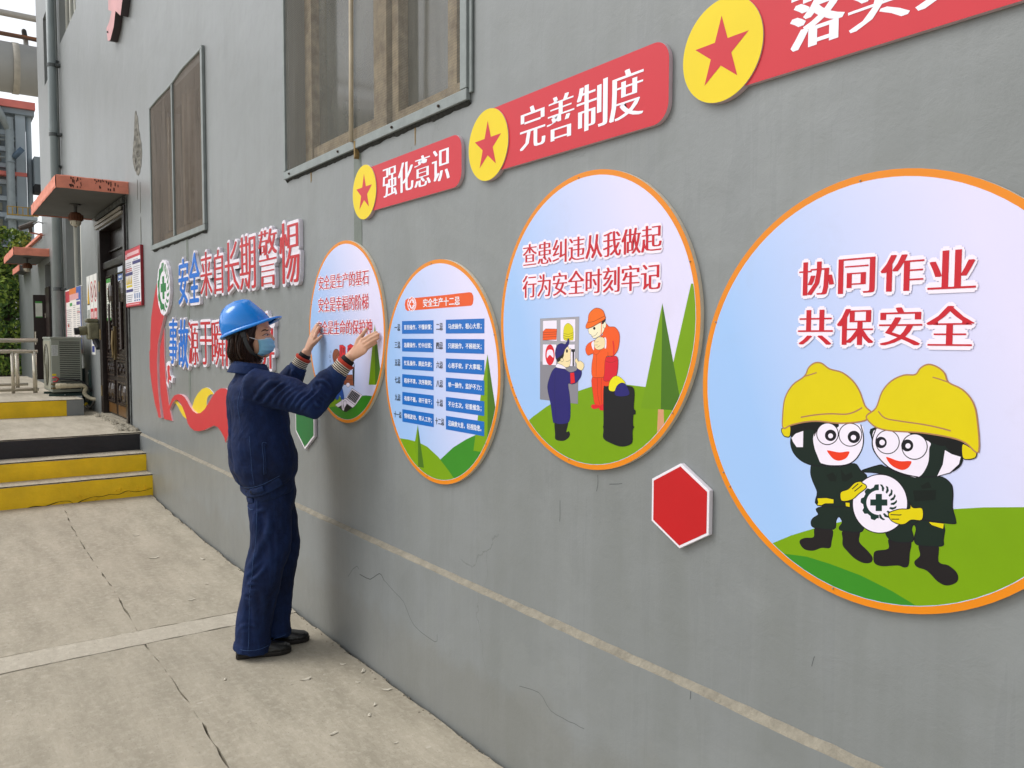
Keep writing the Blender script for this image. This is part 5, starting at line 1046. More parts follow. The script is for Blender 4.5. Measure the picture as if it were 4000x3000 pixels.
paper('tall poster board with orange and blue heading, behind the air conditioner', -13.36, -11.91, 1.315, 2.20, -.02, '#e8e2dc', blk, 'poster_board', 'poster', .019)
# warning panels
M_red = mat('prohibition red', '#bb2430', .5, 0)
def panel(x0, label, kind_):
    x1 = x0+.25; z0, z1 = 1.70, 2.29
    t = thing('warning_panel', label, 'sign', (x0, 0, z0), 'warning panels in a row left of the dark door')
    obj('panel', MB().box(x0, x1-.012, -.008, -.001, z0, z1), mat('panel white', '#e4e4df', .5, .04), t); cx = (x0+x1-.012)/2; y = -.0088
    if kind_ == 'y':
        obj('triangle', MB().sheet([(cx-.095, 1.93), (cx+.095, 1.93), (cx, 2.24)], y), mat('warn black', '#1c1b18', .5, 0), t); obj('triangle_inside', MB().sheet([(cx-.072, 1.945), (cx+.072, 1.945), (cx, 2.19)], y-.0005), mat('warn yellow', '#d6a612', .5, 0), t)
        obj('caption', MB().box(cx-.08, cx+.08, -.0092, -.0085, 1.735, 1.87), mat('caption grey', '#b7bab4', .5, .3, 60, col2='#6a6d69'), t)
    else:
        o, i_ = [(cx+.1*math.cos(a), 2.085+.13*math.sin(a)) for a in np.arange(0, 6.28, .26)], [(cx+.08*math.cos(a), 2.085+.108*math.sin(a)) for a in np.arange(0, 6.28, .26)]
        n = len(o); r = MB(); r.add([(p[0], y, p[1]) for p in o+i_], [(j, (j+1) % n, n+(j+1) % n, n+j) for j in range(n)]); r.sheet([(cx-.075, 2.16), (cx-.06, 2.175), (cx+.075, 2.01), (cx+.06, 1.995)], y-.0005); obj('ring', r, M_red, t)
        obj('pictogram', MB().sheet([(cx-.012, 2.0), (cx+.03, 2.02), (cx+.02, 2.12), (cx-.02, 2.17), (cx-.03, 2.1)], y+.0003), mat('pictogram', '#2c2a2a', .5, 0), t)
        obj('caption', MB().box(cx-.1, cx+.1, -.0092, -.0085, 1.725, 1.88), mat('caption red', '#c2333c', .5, .0, 60), t)
        q = MB(); 
        for i in range(4): q.box(cx-.07+.036*i, cx-.045+.036*i, -.0098, -.0093, 1.765, 1.84)
        obj('caption_mark', q, mat('caption marks', '#e9cfcf', .5, 0), t, kind='stuff')
panel(-11.50, 'white warning panel with a yellow triangle, left of two red-ringed panels', 'y'); panel(-11.24, 'red-ringed prohibition panel next to the yellow triangle panel', 'r'); panel(-10.98, 'red-ringed prohibition panel closest to the dark door frame', 'r')
t = thing('blue_notice', 'narrow white notice with a blue ring under the warning panels', 'notice', (-11.2, 0, 1.32))
obj('sheet', MB().box(-11.25, -10.98, -.005, -.001, 1.315, 1.70), mat('panel white', '#e4e4df', .5, .04), t)
o, i_ = [(-11.115+.09*math.cos(a), 1.56+.12*math.sin(a)) for a in np.arange(0, 6.28, .26)], [(-11.115+.07*math.cos(a), 1.56+.09*math.sin(a)) for a in np.arange(0, 6.28, .26)]; n = len(o)
obj('ring', MB().add([(p[0], -.006, p[1]) for p in o+i_], [(j, (j+1) % n, n+(j+1) % n, n+j) for j in range(n)]).box(-11.2, -11.03, -.0065, -.0055, 1.345, 1.42), mat('notice blue', '#2f3f8c', .5, 0), t)
# plug box
t = thing('plug_box', 'greasy cast metal plug box fixed beside the left door frame', 'electric box', (-10.75, 0, 1.6))
M_cast = mat('greasy cast metal', '#6d6a52', .4, .3, 20, bump=.5)
obj('box_body', MB().box(-10.86, -10.66, -.12, -.002, 1.50, 1.70).box(-10.82, -10.70, -.14, -.002, 1.70, 1.75), M_cast, t, bevel=.02); obj('socket', MB().tube([(-10.80, -.12, 1.61), (-10.80, -.20, 1.60)], .055, 12), M_cast, t)
obj('plug_cap', MB().tube([(-10.80, -.20, 1.60), (-10.80, -.25, 1.595)], .042, 12), mat('black rubber', '#17171c', .6), t); obj('cable_gland', MB().tube([(-10.70, -.05, 1.51), (-10.62, -.02, 1.40)], .035, 8), mat('black rubber', '#17171c', .6), t)
# ------------------------------------------------------------------ lamps under the canopies
def lamp(x, y, z, label):
    t = thing('canopy_lamp', label, 'lamp', (x, y, z), 'rusty lamps under the canopies')
    obj('bracket', MB().lathe([(0, 0), (.055, 0), (.06, -.012), (.02, -.02), (.017, -.085), (.03, -.09)], (x, y, z), 14), mat('grey lamp bracket', '#4b4c4a', .6, .2, 20), t)
    pr = [(.02, -.085), (.045, -.09), (.062, -.11), (.068, -.15), (.068, -.175), (.06, -.18)]; obj('housing', MB().lathe(pr, (x, y, z), 20), mat('rusty lamp housing', '#5a3218', .75, .35, 25, bump=.5), t)
    f_ = MB()
    for i in range(16): a = 2*math.pi*i/16; f_.box(x+.066*math.cos(a)-.003, x+.074*math.cos(a)+.003, y+.066*math.sin(a)-.003, y+.074*math.sin(a)+.003, z-.17, z-.115)
    obj('cooling_fin', f_, mat('rusty lamp housing', '#5a3218', .75), t, kind='stuff')
    obj('lens', MB().lathe([(.057, -.178), (.055, -.2), (.045, -.222), (.025, -.236), (0, -.24)], (x, y, z), 16), mat('lamp lens', '#b9b6a6', .12, .1, 20, spec=.8), t, smooth=True)
    c = MB(); [c.tube([(x+.058*math.cos(a), y+.058*math.sin(a), z-.178), (x+.05*math.cos(a), y+.05*math.sin(a), z-.215), (x, y, z-.246)], .0025, 4) for a in np.arange(0, 6.2, 1.05)]; obj('cage', c, mat('rusty lamp housing', '#5a3218', .75), t, kind='stuff')
lamp(-9.88, -.33, 2.955, 'rusty finned lamp hanging under the canopy nearest the person'); lamp(-15.9, -.27, 2.86, 'rusty lamp hanging under the farther canopy past the drainpipe')
# ------------------------------------------------------------------ drainpipe and conduit
t = thing('drainpipe', 'grey painted drainpipe running up the wall past the canopy', 'drainpipe', (-13.5, -.10, .8)); M_clip = mat('pipe clip', '#4f5556', .5)
obj('pipe', MB().tube([(-13.5, -.10, .8), (-13.5, -.10, 9.1)], .055, 20), M_pipe, t, smooth=True)
for z in (4.42, 5.4, 2.2, 7.6): obj('clip', MB().tube([(-13.5, -.10, z), (-13.5, -.10, z+.05)], .061, 16).box(-13.52, -13.40, -.06, -.001, z+.01, z+.04), M_clip, t)
obj('socket', MB().tube([(-13.5, -.10, 4.5), (-13.5, -.10, 4.65)], .06, 16), M_pipe, t)
t = thing('thin_conduit', 'thin pale conduit running up the wall beside the drainpipe', 'conduit', (-13.95, -.02, .8)); obj('pipe', MB().tube([(-13.62, -.025, .8), (-13.60, -.025, 9.0)], .02, 8), mat('conduit grey', '#9a9f9c', .5), t, smooth=True)
for z in (5.5, 4.0): obj('clip', MB().box(-13.66, -13.56, -.052, -.001, z, z+.03), M_clip, t)
# ------------------------------------------------------------------ air conditioner on its bracket
ax0, ax1, ay0, ay1, az0, az1 = -12.08, -11.30, -.447, -.11, .83, 1.53
t = thing('air_conditioner', 'grey outdoor air conditioner unit with side louvres and a wrapped pipe', 'air conditioner', ((ax0+ax1)/2, -.28, az0))
M_ac = mat('aged grey plastic paint', '#868b80', .5, .07, 6); M_acd = mat('louvre gap', '#07090b', .7)
obj('casing', MB().box(ax0, ax1, ay0, ay1, az0+.02, az1-.02), M_ac, t, bevel=.012); obj('top_cover', MB().box(ax0-.008, ax1+.008, ay0-.008, ay1+.008, az1-.028, az1), M_ac, t, bevel=.008)
obj('louvre_back', MB().box(ax1+.0005, ax1+.002, -.355, -.132, az0+.045, az1-.045), M_acd, t)
nl = 26; za, zb = az0+.05, az1-.05; base = None
for i in range(nl+1):
    z = za+(zb-za)*i/nl; mb = MB().add([(ax1+.001, -.357, z-.0052), (ax1+.010, -.357, z-.0075), (ax1+.012, -.357, z+.0035), (ax1+.001, -.357, z+.0065), (ax1+.001, -.130, z-.0052), (ax1+.010, -.130, z-.0075), (ax1+.012, -.130, z+.0035), (ax1+.001, -.130, z+.0065)], [(0, 1, 2, 3), (7, 6, 5, 4), (0, 4, 5, 1), (1, 5, 6, 2), (2, 6, 7, 3)])
    obj('louvre_slat', mb, M_ac, t)
obj('louvre_frame', MB().box(ax1+.001, ax1+.011, -.366, -.355, za, zb).box(ax1+.001, ax1+.011, -.132, -.121, za, zb), M_ac, t)
obj('rating_label', MB().box(ax1+.0005, ax1+.0025, -.44, -.37, 1.30, 1.43), mat('label grey white', '#b9bdbb', .5, .2, 60), t)
obj('label_line', (lambda q: [q.box(ax1+.0026, ax1+.003, -.43, -.38, 1.315+.014*i, 1.319+.014*i) for i in range(8)] and q)(MB()), mat('label ink', '#7b7e80', .5), t, kind='stuff')
obj('yellow_sticker', MB().box(ax1+.0005, ax1+.002, -.44, -.395, 1.055, 1.08), mat('sticker yellow', '#d4c21a', .5), t)
obj('red_clip', MB().tube([(ax1+.02, -.44, 1.03), (ax1+.03, -.405, 1.04), (ax1+.02, -.37, 1.02), (ax1+.03, -.40, .985), (ax1+.02, -.435, .985)], .008, 8), mat('red plastic', '#b8202c', .4), t, smooth=True)
obj('fan_panel', MB().box(ax0+.03, ax1-.03, ay0-.006, ay0-.0005, az0+.05, az1-.05), mat('dusty fan panel', '#8e8d7c', .7, .12, 30), t)
gc = ((ax0+ax1)/2-.03, ay0-.012, (az0+az1)/2); gr = MB()
for r in np.arange(.03, .27, .02): gr.tube([(gc[0]+r*math.cos(a), gc[1]-.01*(1-r/.27), gc[2]+r*math.sin(a)) for a in np.linspace(0, 6.2832, 25)], .003, 4, cap=False)
obj('fan_disc', MB().prism([(gc[0]+.265*math.cos(a), gc[2]+.265*math.sin(a)) for a in np.linspace(0, 6.2, 30)], gc[1]+.002, gc[1]+.004), mat('fan shade', '#3a3a34', .8), t); obj('fan_grille', gr, mat('dusty grille', '#7d7c6c', .7), t, kind='stuff')
for z in (.905, .955): obj('valve', MB().tube([(ax1+.005, -.43, z), (ax1+.06, -.43, z)], .014, 8).tube([(ax1+.04, -.46, z), (ax1+.04, -.40, z)], .009, 8), M_brass, t)
wp = cat_rom([(ax1+.05, -.40, .93), (ax1+.08, -.34, .935), (ax1+.08, -.24, .93), (ax1+.07, -.13, .93), (ax1+.06, -.085, .905), (ax1+.05, -.10, .84), (ax1+.07, -.07, .79), (ax1+.12, -.03, .765), (ax1+.2, .02, .76)], False, 6)
obj('wrapped_pipe', MB().tube(wp, [.034-.010*min(1, i/20)+.002*math.sin(i*1.9) for i in range(len(wp))], 12), mat('cream pipe wrap', '#bdb398', .8, .15, 30, bump=.5, bscale=40), t, smooth=True)
obj('power_cable', MB().tube(cat_rom([(ax1+.02, -.37, 1.015), (ax1+.06, -.30, 1.01), (ax1+.06, -.18, 1.0), (ax1+.06, -.10, .96), (ax1+.08, -.03, .88), (ax1+.02, -.03, .85)], False, 6), .011, 8), mat('black cable', '#1a1a1d', .5), t, smooth=True)
obj('drain_hose', MB().tube(cat_rom([(ax1+.18, .0, .75), (ax1+.10, -.03, .68), (ax1+.07, -.055, .655), (ax1+.05, -.085, .70), (ax1+.04, -.10, .69), (ax1+.10, -.13, .622)], False, 6), .013, 8), mat('grey hose', '#6f6c66', .6), t, smooth=True)
obj('cable_tie', MB().tube([(ax1+.045, -.10, .68), (ax1+.06, -.075, .71)], .017, 8), mat('tie yellow', '#c9ac20', .5), t)
t = thing('wall_bracket', 'dark green steel wall bracket carrying the air conditioner', 'bracket', (-11.6, 0, .7)); M_br = mat('dark green steel', '#2b4440', .5, .15, 12)
for x in (-11.40, -11.95):
    obj('upright', MB().box(x, x+.035, -.03, -.001, .65, 1.12), M_br, t); obj('arm', MB().box(x+.002, x+.033, -.47, -.03, .795, .828), M_br, t)
    obj('brace', MB().tube([(x+.017, -.36, .80), (x+.017, -.03, .69)], .014, 4), M_br, t)
for q in ((-11.37, -.034, 1.08), (-11.363, -.30, .812), (-11.38, -.034, .82)): obj('bolt', MB().ball(q, .009, 6), mat('bolt', '#c9cdc9', .4, metal=.5), t)
# ------------------------------------------------------------------ railings
M_inox = mat('stainless tube', '#cfc8b8', .25, .06, 4, metal=.6)
def railing(x, y0, y1, zt, label, off=0):
    t = thing('railing', label, 'railing', (x, y0, .8), 'stainless railings on the upper landing')
    for z, r in ((zt, .026), (zt-.145, .022), (.845, .02)): obj('rail', MB().tube([(x, y0, z), (x, y1, z)], r, 12), M_inox, t, smooth=True)
    n = int((y0-y1)/.245)
    for i in range(n+1):
        y = y0-.04-off-i*.245; obj('baluster', MB().tube([(x, y, .80), (x, y, zt-.145)], .021 if i % 4 else .026, 10), M_inox, t, smooth=True)
railing(-12.2, -.50, -2.9, 1.485, 'nearer stainless tube railing beside the air conditioner'); railing(-13.6, -.5, -2.9, 1.475, 'farther stainless tube railing behind the nearer one', .09)
# ------------------------------------------------------------------ second doorway with its open leaf
M_bdoor = mat('brown door leaf', '#241613', .4, .15, 6)
obj('door', MB().box(-16.0, -15.2, .15, .2, .7, 2.76), M_darkin, bld)
t = thing('open_door_leaf', 'dark brown door leaf standing open past the drainpipe with a green-edged paper', 'door', (-15.85, -.1, .8))
obj('leaf', MB().box(-15.85, -15.81, -.205, -.005, .81, 2.24), M_bdoor, t, bevel=.004); obj('leaf_edge', MB().box(-15.80, -15.28, -.03, -.004, .81, 2.36), M_bdoor, t); obj('hinge', MB().box(-15.808, -15.80, -.04, -.02, 1.30, 1.38), M_inox, t); obj('hinge', MB().box(-15.808, -15.80, -.04, -.02, 1.85, 1.93), M_inox, t)
obj('latch_post', MB().tube([(-15.79, -.185, 1.40), (-15.79, -.185, 1.62)], .014, 8), M_inox, t)
t = thing('paper_notice', 'small green-edged paper on the open door leaf beyond the drainpipe', 'notice', (-15.8, -.15, 1.9)); obj('sheet', MB().box(-15.808, -15.803, -.175, -.075, 1.86, 2.13), mat('sheet pale', '#dfe2d6', .5), t); obj('green_edge', MB().box(-15.8025, -15.800, -.175, -.075, 2.10, 2.13).box(-15.8025, -15.800, -.175, -.075, 1.86, 1.875), mat('green edge', '#4a9a45', .5), t)
# low annex beyond the building corner
t = thing('annex_building', 'low grey annex with salmon parapet and small canopy beyond the far corner', 'building', (-20, 2, 0))
obj('wall', MB().box(-22.5, -16.26, .02, 6, -.1, 3.28), M_wall, t); obj('parapet_cap', MB().box(-22.6, -16.262, -.03, 6.1, 3.282, 3.33), M_salmon, t)
obj('canopy', MB().box(-20.0, -18.6, -.16, .018, 2.84, 2.93), M_conc, t); obj('canopy_edge', MB().box(-20.02, -18.58, -.18, -.162, 2.83, 2.94), M_salmon, t)
# cctv camera
t = thing('cctv_camera', 'small brown security camera on curved arms at the building corner', 'camera', (-16.1, -.15, 3.4)); M_cc = mat('camera brown grey', '#4f443b', .5, .2, 20)
obj('camera_body', MB().tube([(-15.98, -.36, 3.345), (-16.02, -.17, 3.44)], [(.035, .045), (.05, .055)], 12), M_cc, t); obj('camera_hood', MB().tube([(-16.0, -.36, 3.385), (-16.04, -.15, 3.485)], [(.012, .05), (.012, .06)], 10), M_cc, t); obj('mount', MB().tube([(-16.02, -.2, 3.40), (-16.03, -.19, 3.30)], .03, 8), M_cc, t)
obj('cable', MB().tube(cat_rom([(-16.04, -.15, 3.43), (-16.05, -.08, 3.49), (-16.1, .0, 3.48)], False, 5), .010, 6), M_cc, t); obj('arm', MB().tube([(-16.03, -.19, 3.30), (-16.1, .0, 3.275)], .014, 6), M_salmon, t)
# ------------------------------------------------------------------ climber-covered wall and shrubs
def leaf_mat(name, a, b):
    m = NT(name); r = m.n('ShaderNodeNewGeometry'); m.l(m.mix(r.outputs['Random Per Island'], lin(a), lin(b)), m.b.inputs['Base Color']); m.b.inputs['Roughness'].default_value = .5
    m.b.inputs['Subsurface Weight'].default_value = 0; return m.m
M_leaf = leaf_mat('climber leaves', '#466a1c', '#a3bb48'); M_leaf2 = leaf_mat('dark climber leaves', '#24400f', '#557a26')
t = thing('climber_wall', 'garden wall thickly covered with green climbing plants behind the railing', 'hedge', (-21, -2, 0))
obj('garden_wall', MB().box(-21.9, -21.5, -9, -.05, -.1, 3.55), mat('brick behind climber', '#4a4236', .9, .3, 8), t)
def leaves(n, seed, zf, m, name, s0, s1, dens):
    random.seed(seed); vs = []; fs = []
    while len(fs) < n*2:
        y = -random.random()**1.5*8+.25; z = random.uniform(.7, 3.9+.25*noise.noise(Vector((y*1.6, 0, 2)))); bx = -21.25+.32*noise.noise(Vector((y*2.1, z*2.1, 5)))+.14*noise.noise(Vector((y*7, z*7, 5)))
        if noise.noise(Vector((y*3, z*3, seed))) < dens: continue
        x = bx+random.uniform(-.12, .1); s = random.uniform(s0, s1); q = Matrix.Rotation(random.uniform(0, 6.28), 3, 'X') @ Matrix.Rotation(random.uniform(-.9, .9), 3, 'Y')
        o = len(vs)
        for p in ((0, -.9, 0), (.12, 0, .45), (0, .9, 0), (.12, 0, -.45)): vs.append(tuple(Vector((x, y, z))+q @ (Vector(p)*s)))
        fs += [(o, o+1, o+2), (o, o+2, o+3)]
    mb = MB(); mb.v = vs; mb.f = fs; mb.m = [0]*len(fs); obj(name, mb, m, t, kind='stuff')
leaves(9000, 3, 0, M_leaf, 'foliage', .035, .07, -.12); leaves(7000, 8, 0, M_leaf2, 'inner_foliage', .04, .075, -.6)
# ------------------------------------------------------------------ far plant: big duct, pipes, tower
M_duct = mat('dusty duct steel', '#a0a19e', .5, .1, .5); M_tow = mat('hazed blue grey plant paint', '#a5b2bb', .6, .12, .3); M_towd = mat('hazed plant cladding', '#87939b', .7, .15, .4); M_pred = mat('plant red', '#dc7a70', .6, .1, 1)  # tower paint and cladding tones lightened so the colour itself carries distance haze
t = thing('overhead_duct', 'huge grey overhead duct with a pale band crossing behind the building', 'duct', (-45, 0, 14))
obj('duct', MB().tube([(-45, -40, 14.02), (-45, 12, 14.1)], 1.13, 40), M_duct, t, smooth=True); obj('band', MB().tube([(-45, 1.88, 14.08), (-45, 2.14, 14.08)], 1.16, 40), mat('pale band', '#b1aca0', .6, .15, 3), t, smooth=True)
t = thing('silver_pipe', 'upper pale silver pipe crossing the white sky', 'pipe', (-45, 0, 16.5)); obj('pipe', MB().tube([(-45, -40, 16.5), (-45, 12, 16.56)], .145, 16), mat('silver pipe', '#b9b5ad', .45, .05), t, smooth=True)
t = thing('rusty_pipe', 'lower rust-brown pipe crossing the sky just over the duct', 'pipe', (-45, 0, 15.5)); obj('pipe', MB().tube([(-45, -40, 15.5), (-45, 12, 15.62)], .10, 12), mat('rust brown pipe', '#8f5a35', .7, .1), t, smooth=True)
t = thing('duct_vent', 'short dark capped vent standing on top of the duct', 'vent', (-45.1, 2.5, 15.2)); obj('stack', MB().tube([(-45.3, 2.52, 15.1), (-45.3, 2.50, 15.6)], .11, 12), M_duct, t); obj('cap', MB().tube([(-45.3, 2.49, 15.6), (-45.3, 2.44, 15.98)], [.12, .11], 12).ball((-45.3, 2.44, 15.98), .11, 10), mat('dark cap', '#2a2622', .6), t)
t = thing('overhead_wire', 'thin sagging wires between the duct and the rusty pipe', 'wire', (-44, 0, 15.4)); 
for dz in (0, .05, .1): obj('wire', MB().tube([(-44.5, -20, 17.2+dz), (-44.5, 1.2, 15.42+dz), (-44.5, 10, 15.0)], .012, 4), mat('wire', '#4a4a48', .6), t)
t = thing('plant_tower', 'tall blue-grey industrial tower with red bands, thick pipes and a yellow-railed platform', 'industrial tower', (-62, 0, 0))
obj('cladding', MB().box(-66, -62, -8, 3.75, -2, 16.2), M_towd, t)
obj('column', MB().box(-61.99, -61.3, 3.25, 3.80, -2, 16.1), M_tow, t); obj('column', MB().tube([(-61.8, 4.02, -2), (-61.8, 4.02, 15.9)], .16, 12), M_tow, t); obj('column', MB().box(-61.99, -61.6, -.6, 0, -2, 16.1), M_tow, t)
obj('riser_pipe', MB().tube([(-60.9, 2.9, -2), (-60.9, 2.88, 15.4)], .24, 16), M_pipe, t, smooth=True); obj('branch_pipe', MB().tube([(-60.9, 2.9, 14.6), (-60.9, 2.2, 16.0), (-60.9, 0.5, 17)], .24, 14), M_pipe, t, smooth=True); obj('branch_pipe', MB().tube([(-60.8, 3.05, 12.9), (-60.6, 3.55, 13.5)], .17, 12), mat('bluish elbow', '#4f6478', .6), t, smooth=True)
obj('roof_edge', MB().box(-66.2, -60.9, -8, 4.35, 16.1, 16.55), M_pred, t); obj('roof_underside', MB().box(-66, -61.1, -8, 4.30, 15.75, 16.09), M_towd, t)
obj('red_stripe', MB().box(-61.95, -61.28, -8, 3.82, 11.85, 12.1), M_pred, t)
for i, z in enumerate(np.arange(4, 15.6, 1.05)): obj('floor_band', MB().box(-61.99, -61.75, -8, 3.24, z, z+.28), M_tow, t)
for i, z in enumerate(np.arange(4.4, 15.4, 1.05)):
    for y in (1.9, 2.25, 3.0): obj('panel', MB().box(-61.99, -61.85, y, y+.2, z, z+.5), mat('dirty panel', '#77786c', .7, .3, 2), t)
for z in (14.1, 14.35, 13.0): obj('pipe_run', MB().tube([(-61.4, -8, z), (-61.4, 3.7, z-.03)], .07, 8), M_pipe, t)
obj('clamp', MB().tube([(-60.9, 2.9, 12.6), (-60.9, 2.9, 12.66)], .27, 16), M_towd, t)
obj('platform', MB().box(-61.9, -60.3, 2.55, 4.25, 9.0, 9.2), M_tow, t); pr = MB()
for y in np.arange(2.6, 4.3, .28): pr.tube([(-60.3, y, 9.2), (-60.3, y, 9.75)], .03, 5)
pr.tube([(-60.3, 2.6, 9.75), (-60.3, 4.25, 9.75)], .03, 5); pr.tube([(-60.3, 2.6, 9.25), (-60.3, 4.25, 9.25)], .04, 5); obj('platform_rail', pr, mat('safety yellow', '#a98a3a', .6), t, kind='stuff')
t = thing('conveyor_housing', 'grey box-shaped conveyor housing joining the tower behind the building edge', 'conveyor', (-62, 4.4, 11)); obj('housing', MB().box(-62, -60.6, 4.18, 9, 11.35, 13.1), M_towd, t); obj('underside', MB().box(-62, -60.6, 4.18, 9, 10.85, 11.34), mat('dark underside', '#1d2024', .8), t)
# ------------------------------------------------------------------ fallen petals and crumbs
M_pet = mat('dried petal', '#c6bfae', .8, .15, 40); random.seed(4)
PET = [(-3.412, -.326, .024), (-3.473, -.122, .014), (-3.344, -.077, .02), (-3.106, -.08, .02), (-3.25, -.15, .012), (-3.004, -.185, .014), (-2.932, -.246, .014), (-2.872, -.427, .018), (-2.668, -.264, .010), (-5.875, -.442, .03), (-5.672, -.173, .022), (-6.547, -.422, .022), (-4.85, -.456, .02), (-3.40, -.40, .008), (-5.1, -.30, .012), (-3.62, -.62, .012)]
base = None
for i, (x, y, s) in enumerate(PET):
    if base is None:
        mb = MB(); o = [(math.cos(a)*(1+.25*math.sin(3*a)), math.sin(a)*(.55+.15*math.cos(2*a))) for a in np.arange(0, 6.28, .45)]; n = len(o)
        mb.v = [(0, 0, .12)]+[(p[0], p[1], .03+.22*abs(p[0])**2*(.6+.4*math.sin(j))) for j, p in enumerate(o)]+[(p[0]*.96, p[1]*.96, p_z-.06) for p, p_z in [(p, .03+.22*abs(p[0])**2*(.6+.4*math.sin(j))) for j, p in enumerate(o)]]
        mb.f = [(0, 1+j, 1+(j+1) % n) for j in range(n)]+[(1+(j+1) % n, 1+j, 1+n+j, 1+n+(j+1) % n) for j in range(n)]; mb.m = [0]*len(mb.f)
        p = base = obj('fallen_petal', mb, M_pet)
    else: p = base.copy(); COL.objects.link(p)
    p.location = (x, y, gz(x)+.002); p.scale = (s, s, s); p.rotation_euler = (0, 0, random.random()*6.28); tag(p, 'small dried pale petal lying flat on the concrete yard', 'petal', 'dried petals scattered on the yard')
# ------------------------------------------------------------------ person
def remesh(name, mb, vox, parent, m, smooth=6, sub=False, label=None):
    me = bpy.data.meshes.new(name); me.from_pydata(mb.v, [], mb.f); me.update()
    o = bpy.data.objects.new(name, me); COL.objects.link(o)
    r = o.modifiers.new('r', 'REMESH'); r.mode = 'VOXEL'; r.voxel_size = vox
    s = o.modifiers.new('s', 'SMOOTH'); s.factor = .5; s.iterations = smooth
    bpy.context.view_layer.update()
    me2 = bpy.data.meshes.new_from_object(o.evaluated_get(bpy.context.evaluated_depsgraph_get())); bpy.data.objects.remove(o); bpy.data.meshes.remove(me)
    me2.materials.clear()
    for x in (m if isinstance(m, list) else [m]): me2.materials.append(x)
    me2.polygons.foreach_set('use_smooth', [True]*len(me2.polygons)); me2.name = name
    return link(name, me2, parent, label)
def getv(o):
    n = len(o.data.vertices); a = np.empty(n*3, 'f'); o.data.vertices.foreach_get('co', a); b = np.empty(n*3, 'f'); o.data.vertex_normals.foreach_get('vector', b); return a.reshape(-1, 3).astype(float), b.reshape(-1, 3).astype(float)
def setv(o, v): o.data.vertices.foreach_set('co', v.astype('f').ravel()); o.data.update()
def folds(o, fl):
    """each fold: polyline, width, height (negative = furrow), one-sided profile"""
    v, n = getv(o); d = np.zeros(len(v)); fl = [(p, w*.9, h*1.5) for p, w, h in fl]
    for pts, w, h in fl:
        pts = [np.array(p, float) for p in cat_rom([tuple(p) for p in pts], False, 3)]; L = len(pts)-1; best = np.full(len(v), 9.); tt = np.zeros(len(v))
        for i in range(L):
            a, b = pts[i], pts[i+1]; ab = b-a; t = np.clip(((v-a)@ab)/max(ab@ab, 1e-9), 0, 1); dd = np.linalg.norm(v-(a+t[:, None]*ab), axis=1); m_ = dd < best; best[m_] = dd[m_]; tt[m_] = (i+t[m_])/L
        taper = np.clip(np.sin(np.pi*np.clip(tt*.86+.07, 0, 1))*1.3, 0, 1)
        x = best/w; d += h*taper*(np.exp(-x*x)-.45*np.exp(-((x-1.7)**2)))
    setv(o, v+n*d[:, None]); return o
def rough(o, s, a, zs=1):
    v, n = getv(o); d = np.array([noise.noise(Vector((p[0]*s, p[1]*s, p[2]*s*zs))) for p in v]); setv(o, v+n*(a*d)[:, None])
person = thing('person', 'person in denim workwear, blue hard hat and mask pressing both hands on a board', 'person', (-3.86, -.35, 0))
def denim():
    k = NT('blue denim'); v = k.coord(); n1 = k.noise(v, 5, 7, .65); n2 = k.noise(k.coord((1, 1, .25)), 60, 5); n3 = k.noise(v, 260, 2)
    g = k.n('ShaderNodeNewGeometry'); pt = k.ramp(g.outputs['Pointiness'], .49, .56)
    base = k.mix(k.ramp(n1, .32, .68), lin('#060f2b'), lin('#102450')); base = k.mix(k.math('MULTIPLY', k.ramp(n2, .5, .8), .22), base, lin('#24427a')); base = k.mix(k.math('MULTIPLY', pt, .15), base, lin('#3a5d96'))
    base = k.mix(k.math('MULTIPLY', k.ramp(n3, .4, .7), .25), base, lin('#0d1730'))
    k.l(base, k.b.inputs['Base Color']); k.b.inputs['Roughness'].default_value = .82; k.b.inputs['Specular IOR Level'].default_value = .25
    b1 = k.bump(n3, .25, .001); b2 = k.bump(k.noise(v, 22, 5), .4, .006, b1); k.bump(k.noise(k.coord((1, 1, .8)), 6.5, 5, .55, 1.6), .75, .02, b2); return k.m
M_den = denim(); M_seam = mat('seam thread', '#35517f', .8, .2, 60); M_skin = mat('skin', '#c99a7e', .5, .06, 18, bump=.1, bscale=300, spec=.4)
b = M_skin.node_tree.nodes['Principled BSDF']; b.inputs['Subsurface Weight'].default_value = .12; b.inputs['Subsurface Radius'].default_value = (.012, .005, .003)
M_shoe = mat('black shoe leather', '#0f0f10', .32, .2, 12, bump=.25, bscale=60); M_sole = mat('shoe sole', '#17110f', .6, .1)
s_ = Vector((.97, -.25, 0)).normalized(); f_ = Vector((.25, .97, 0)).normalized()
h_ = Vector((.545, .838, 0)).normalized(); e2 = Vector((h_.y, -h_.x, 0))
HO = Vector((-3.868, -.392, 1.538))
def H(u, v, w=0.0): return HO+h_*u+e2*w+Vector((0, 0, v))
HM = Matrix(((h_.x, e2.x, 0), (h_.y, e2.y, 0), (0, 0, 1)))     # columns: forward, side, up
def V(*a): return Vector(a)
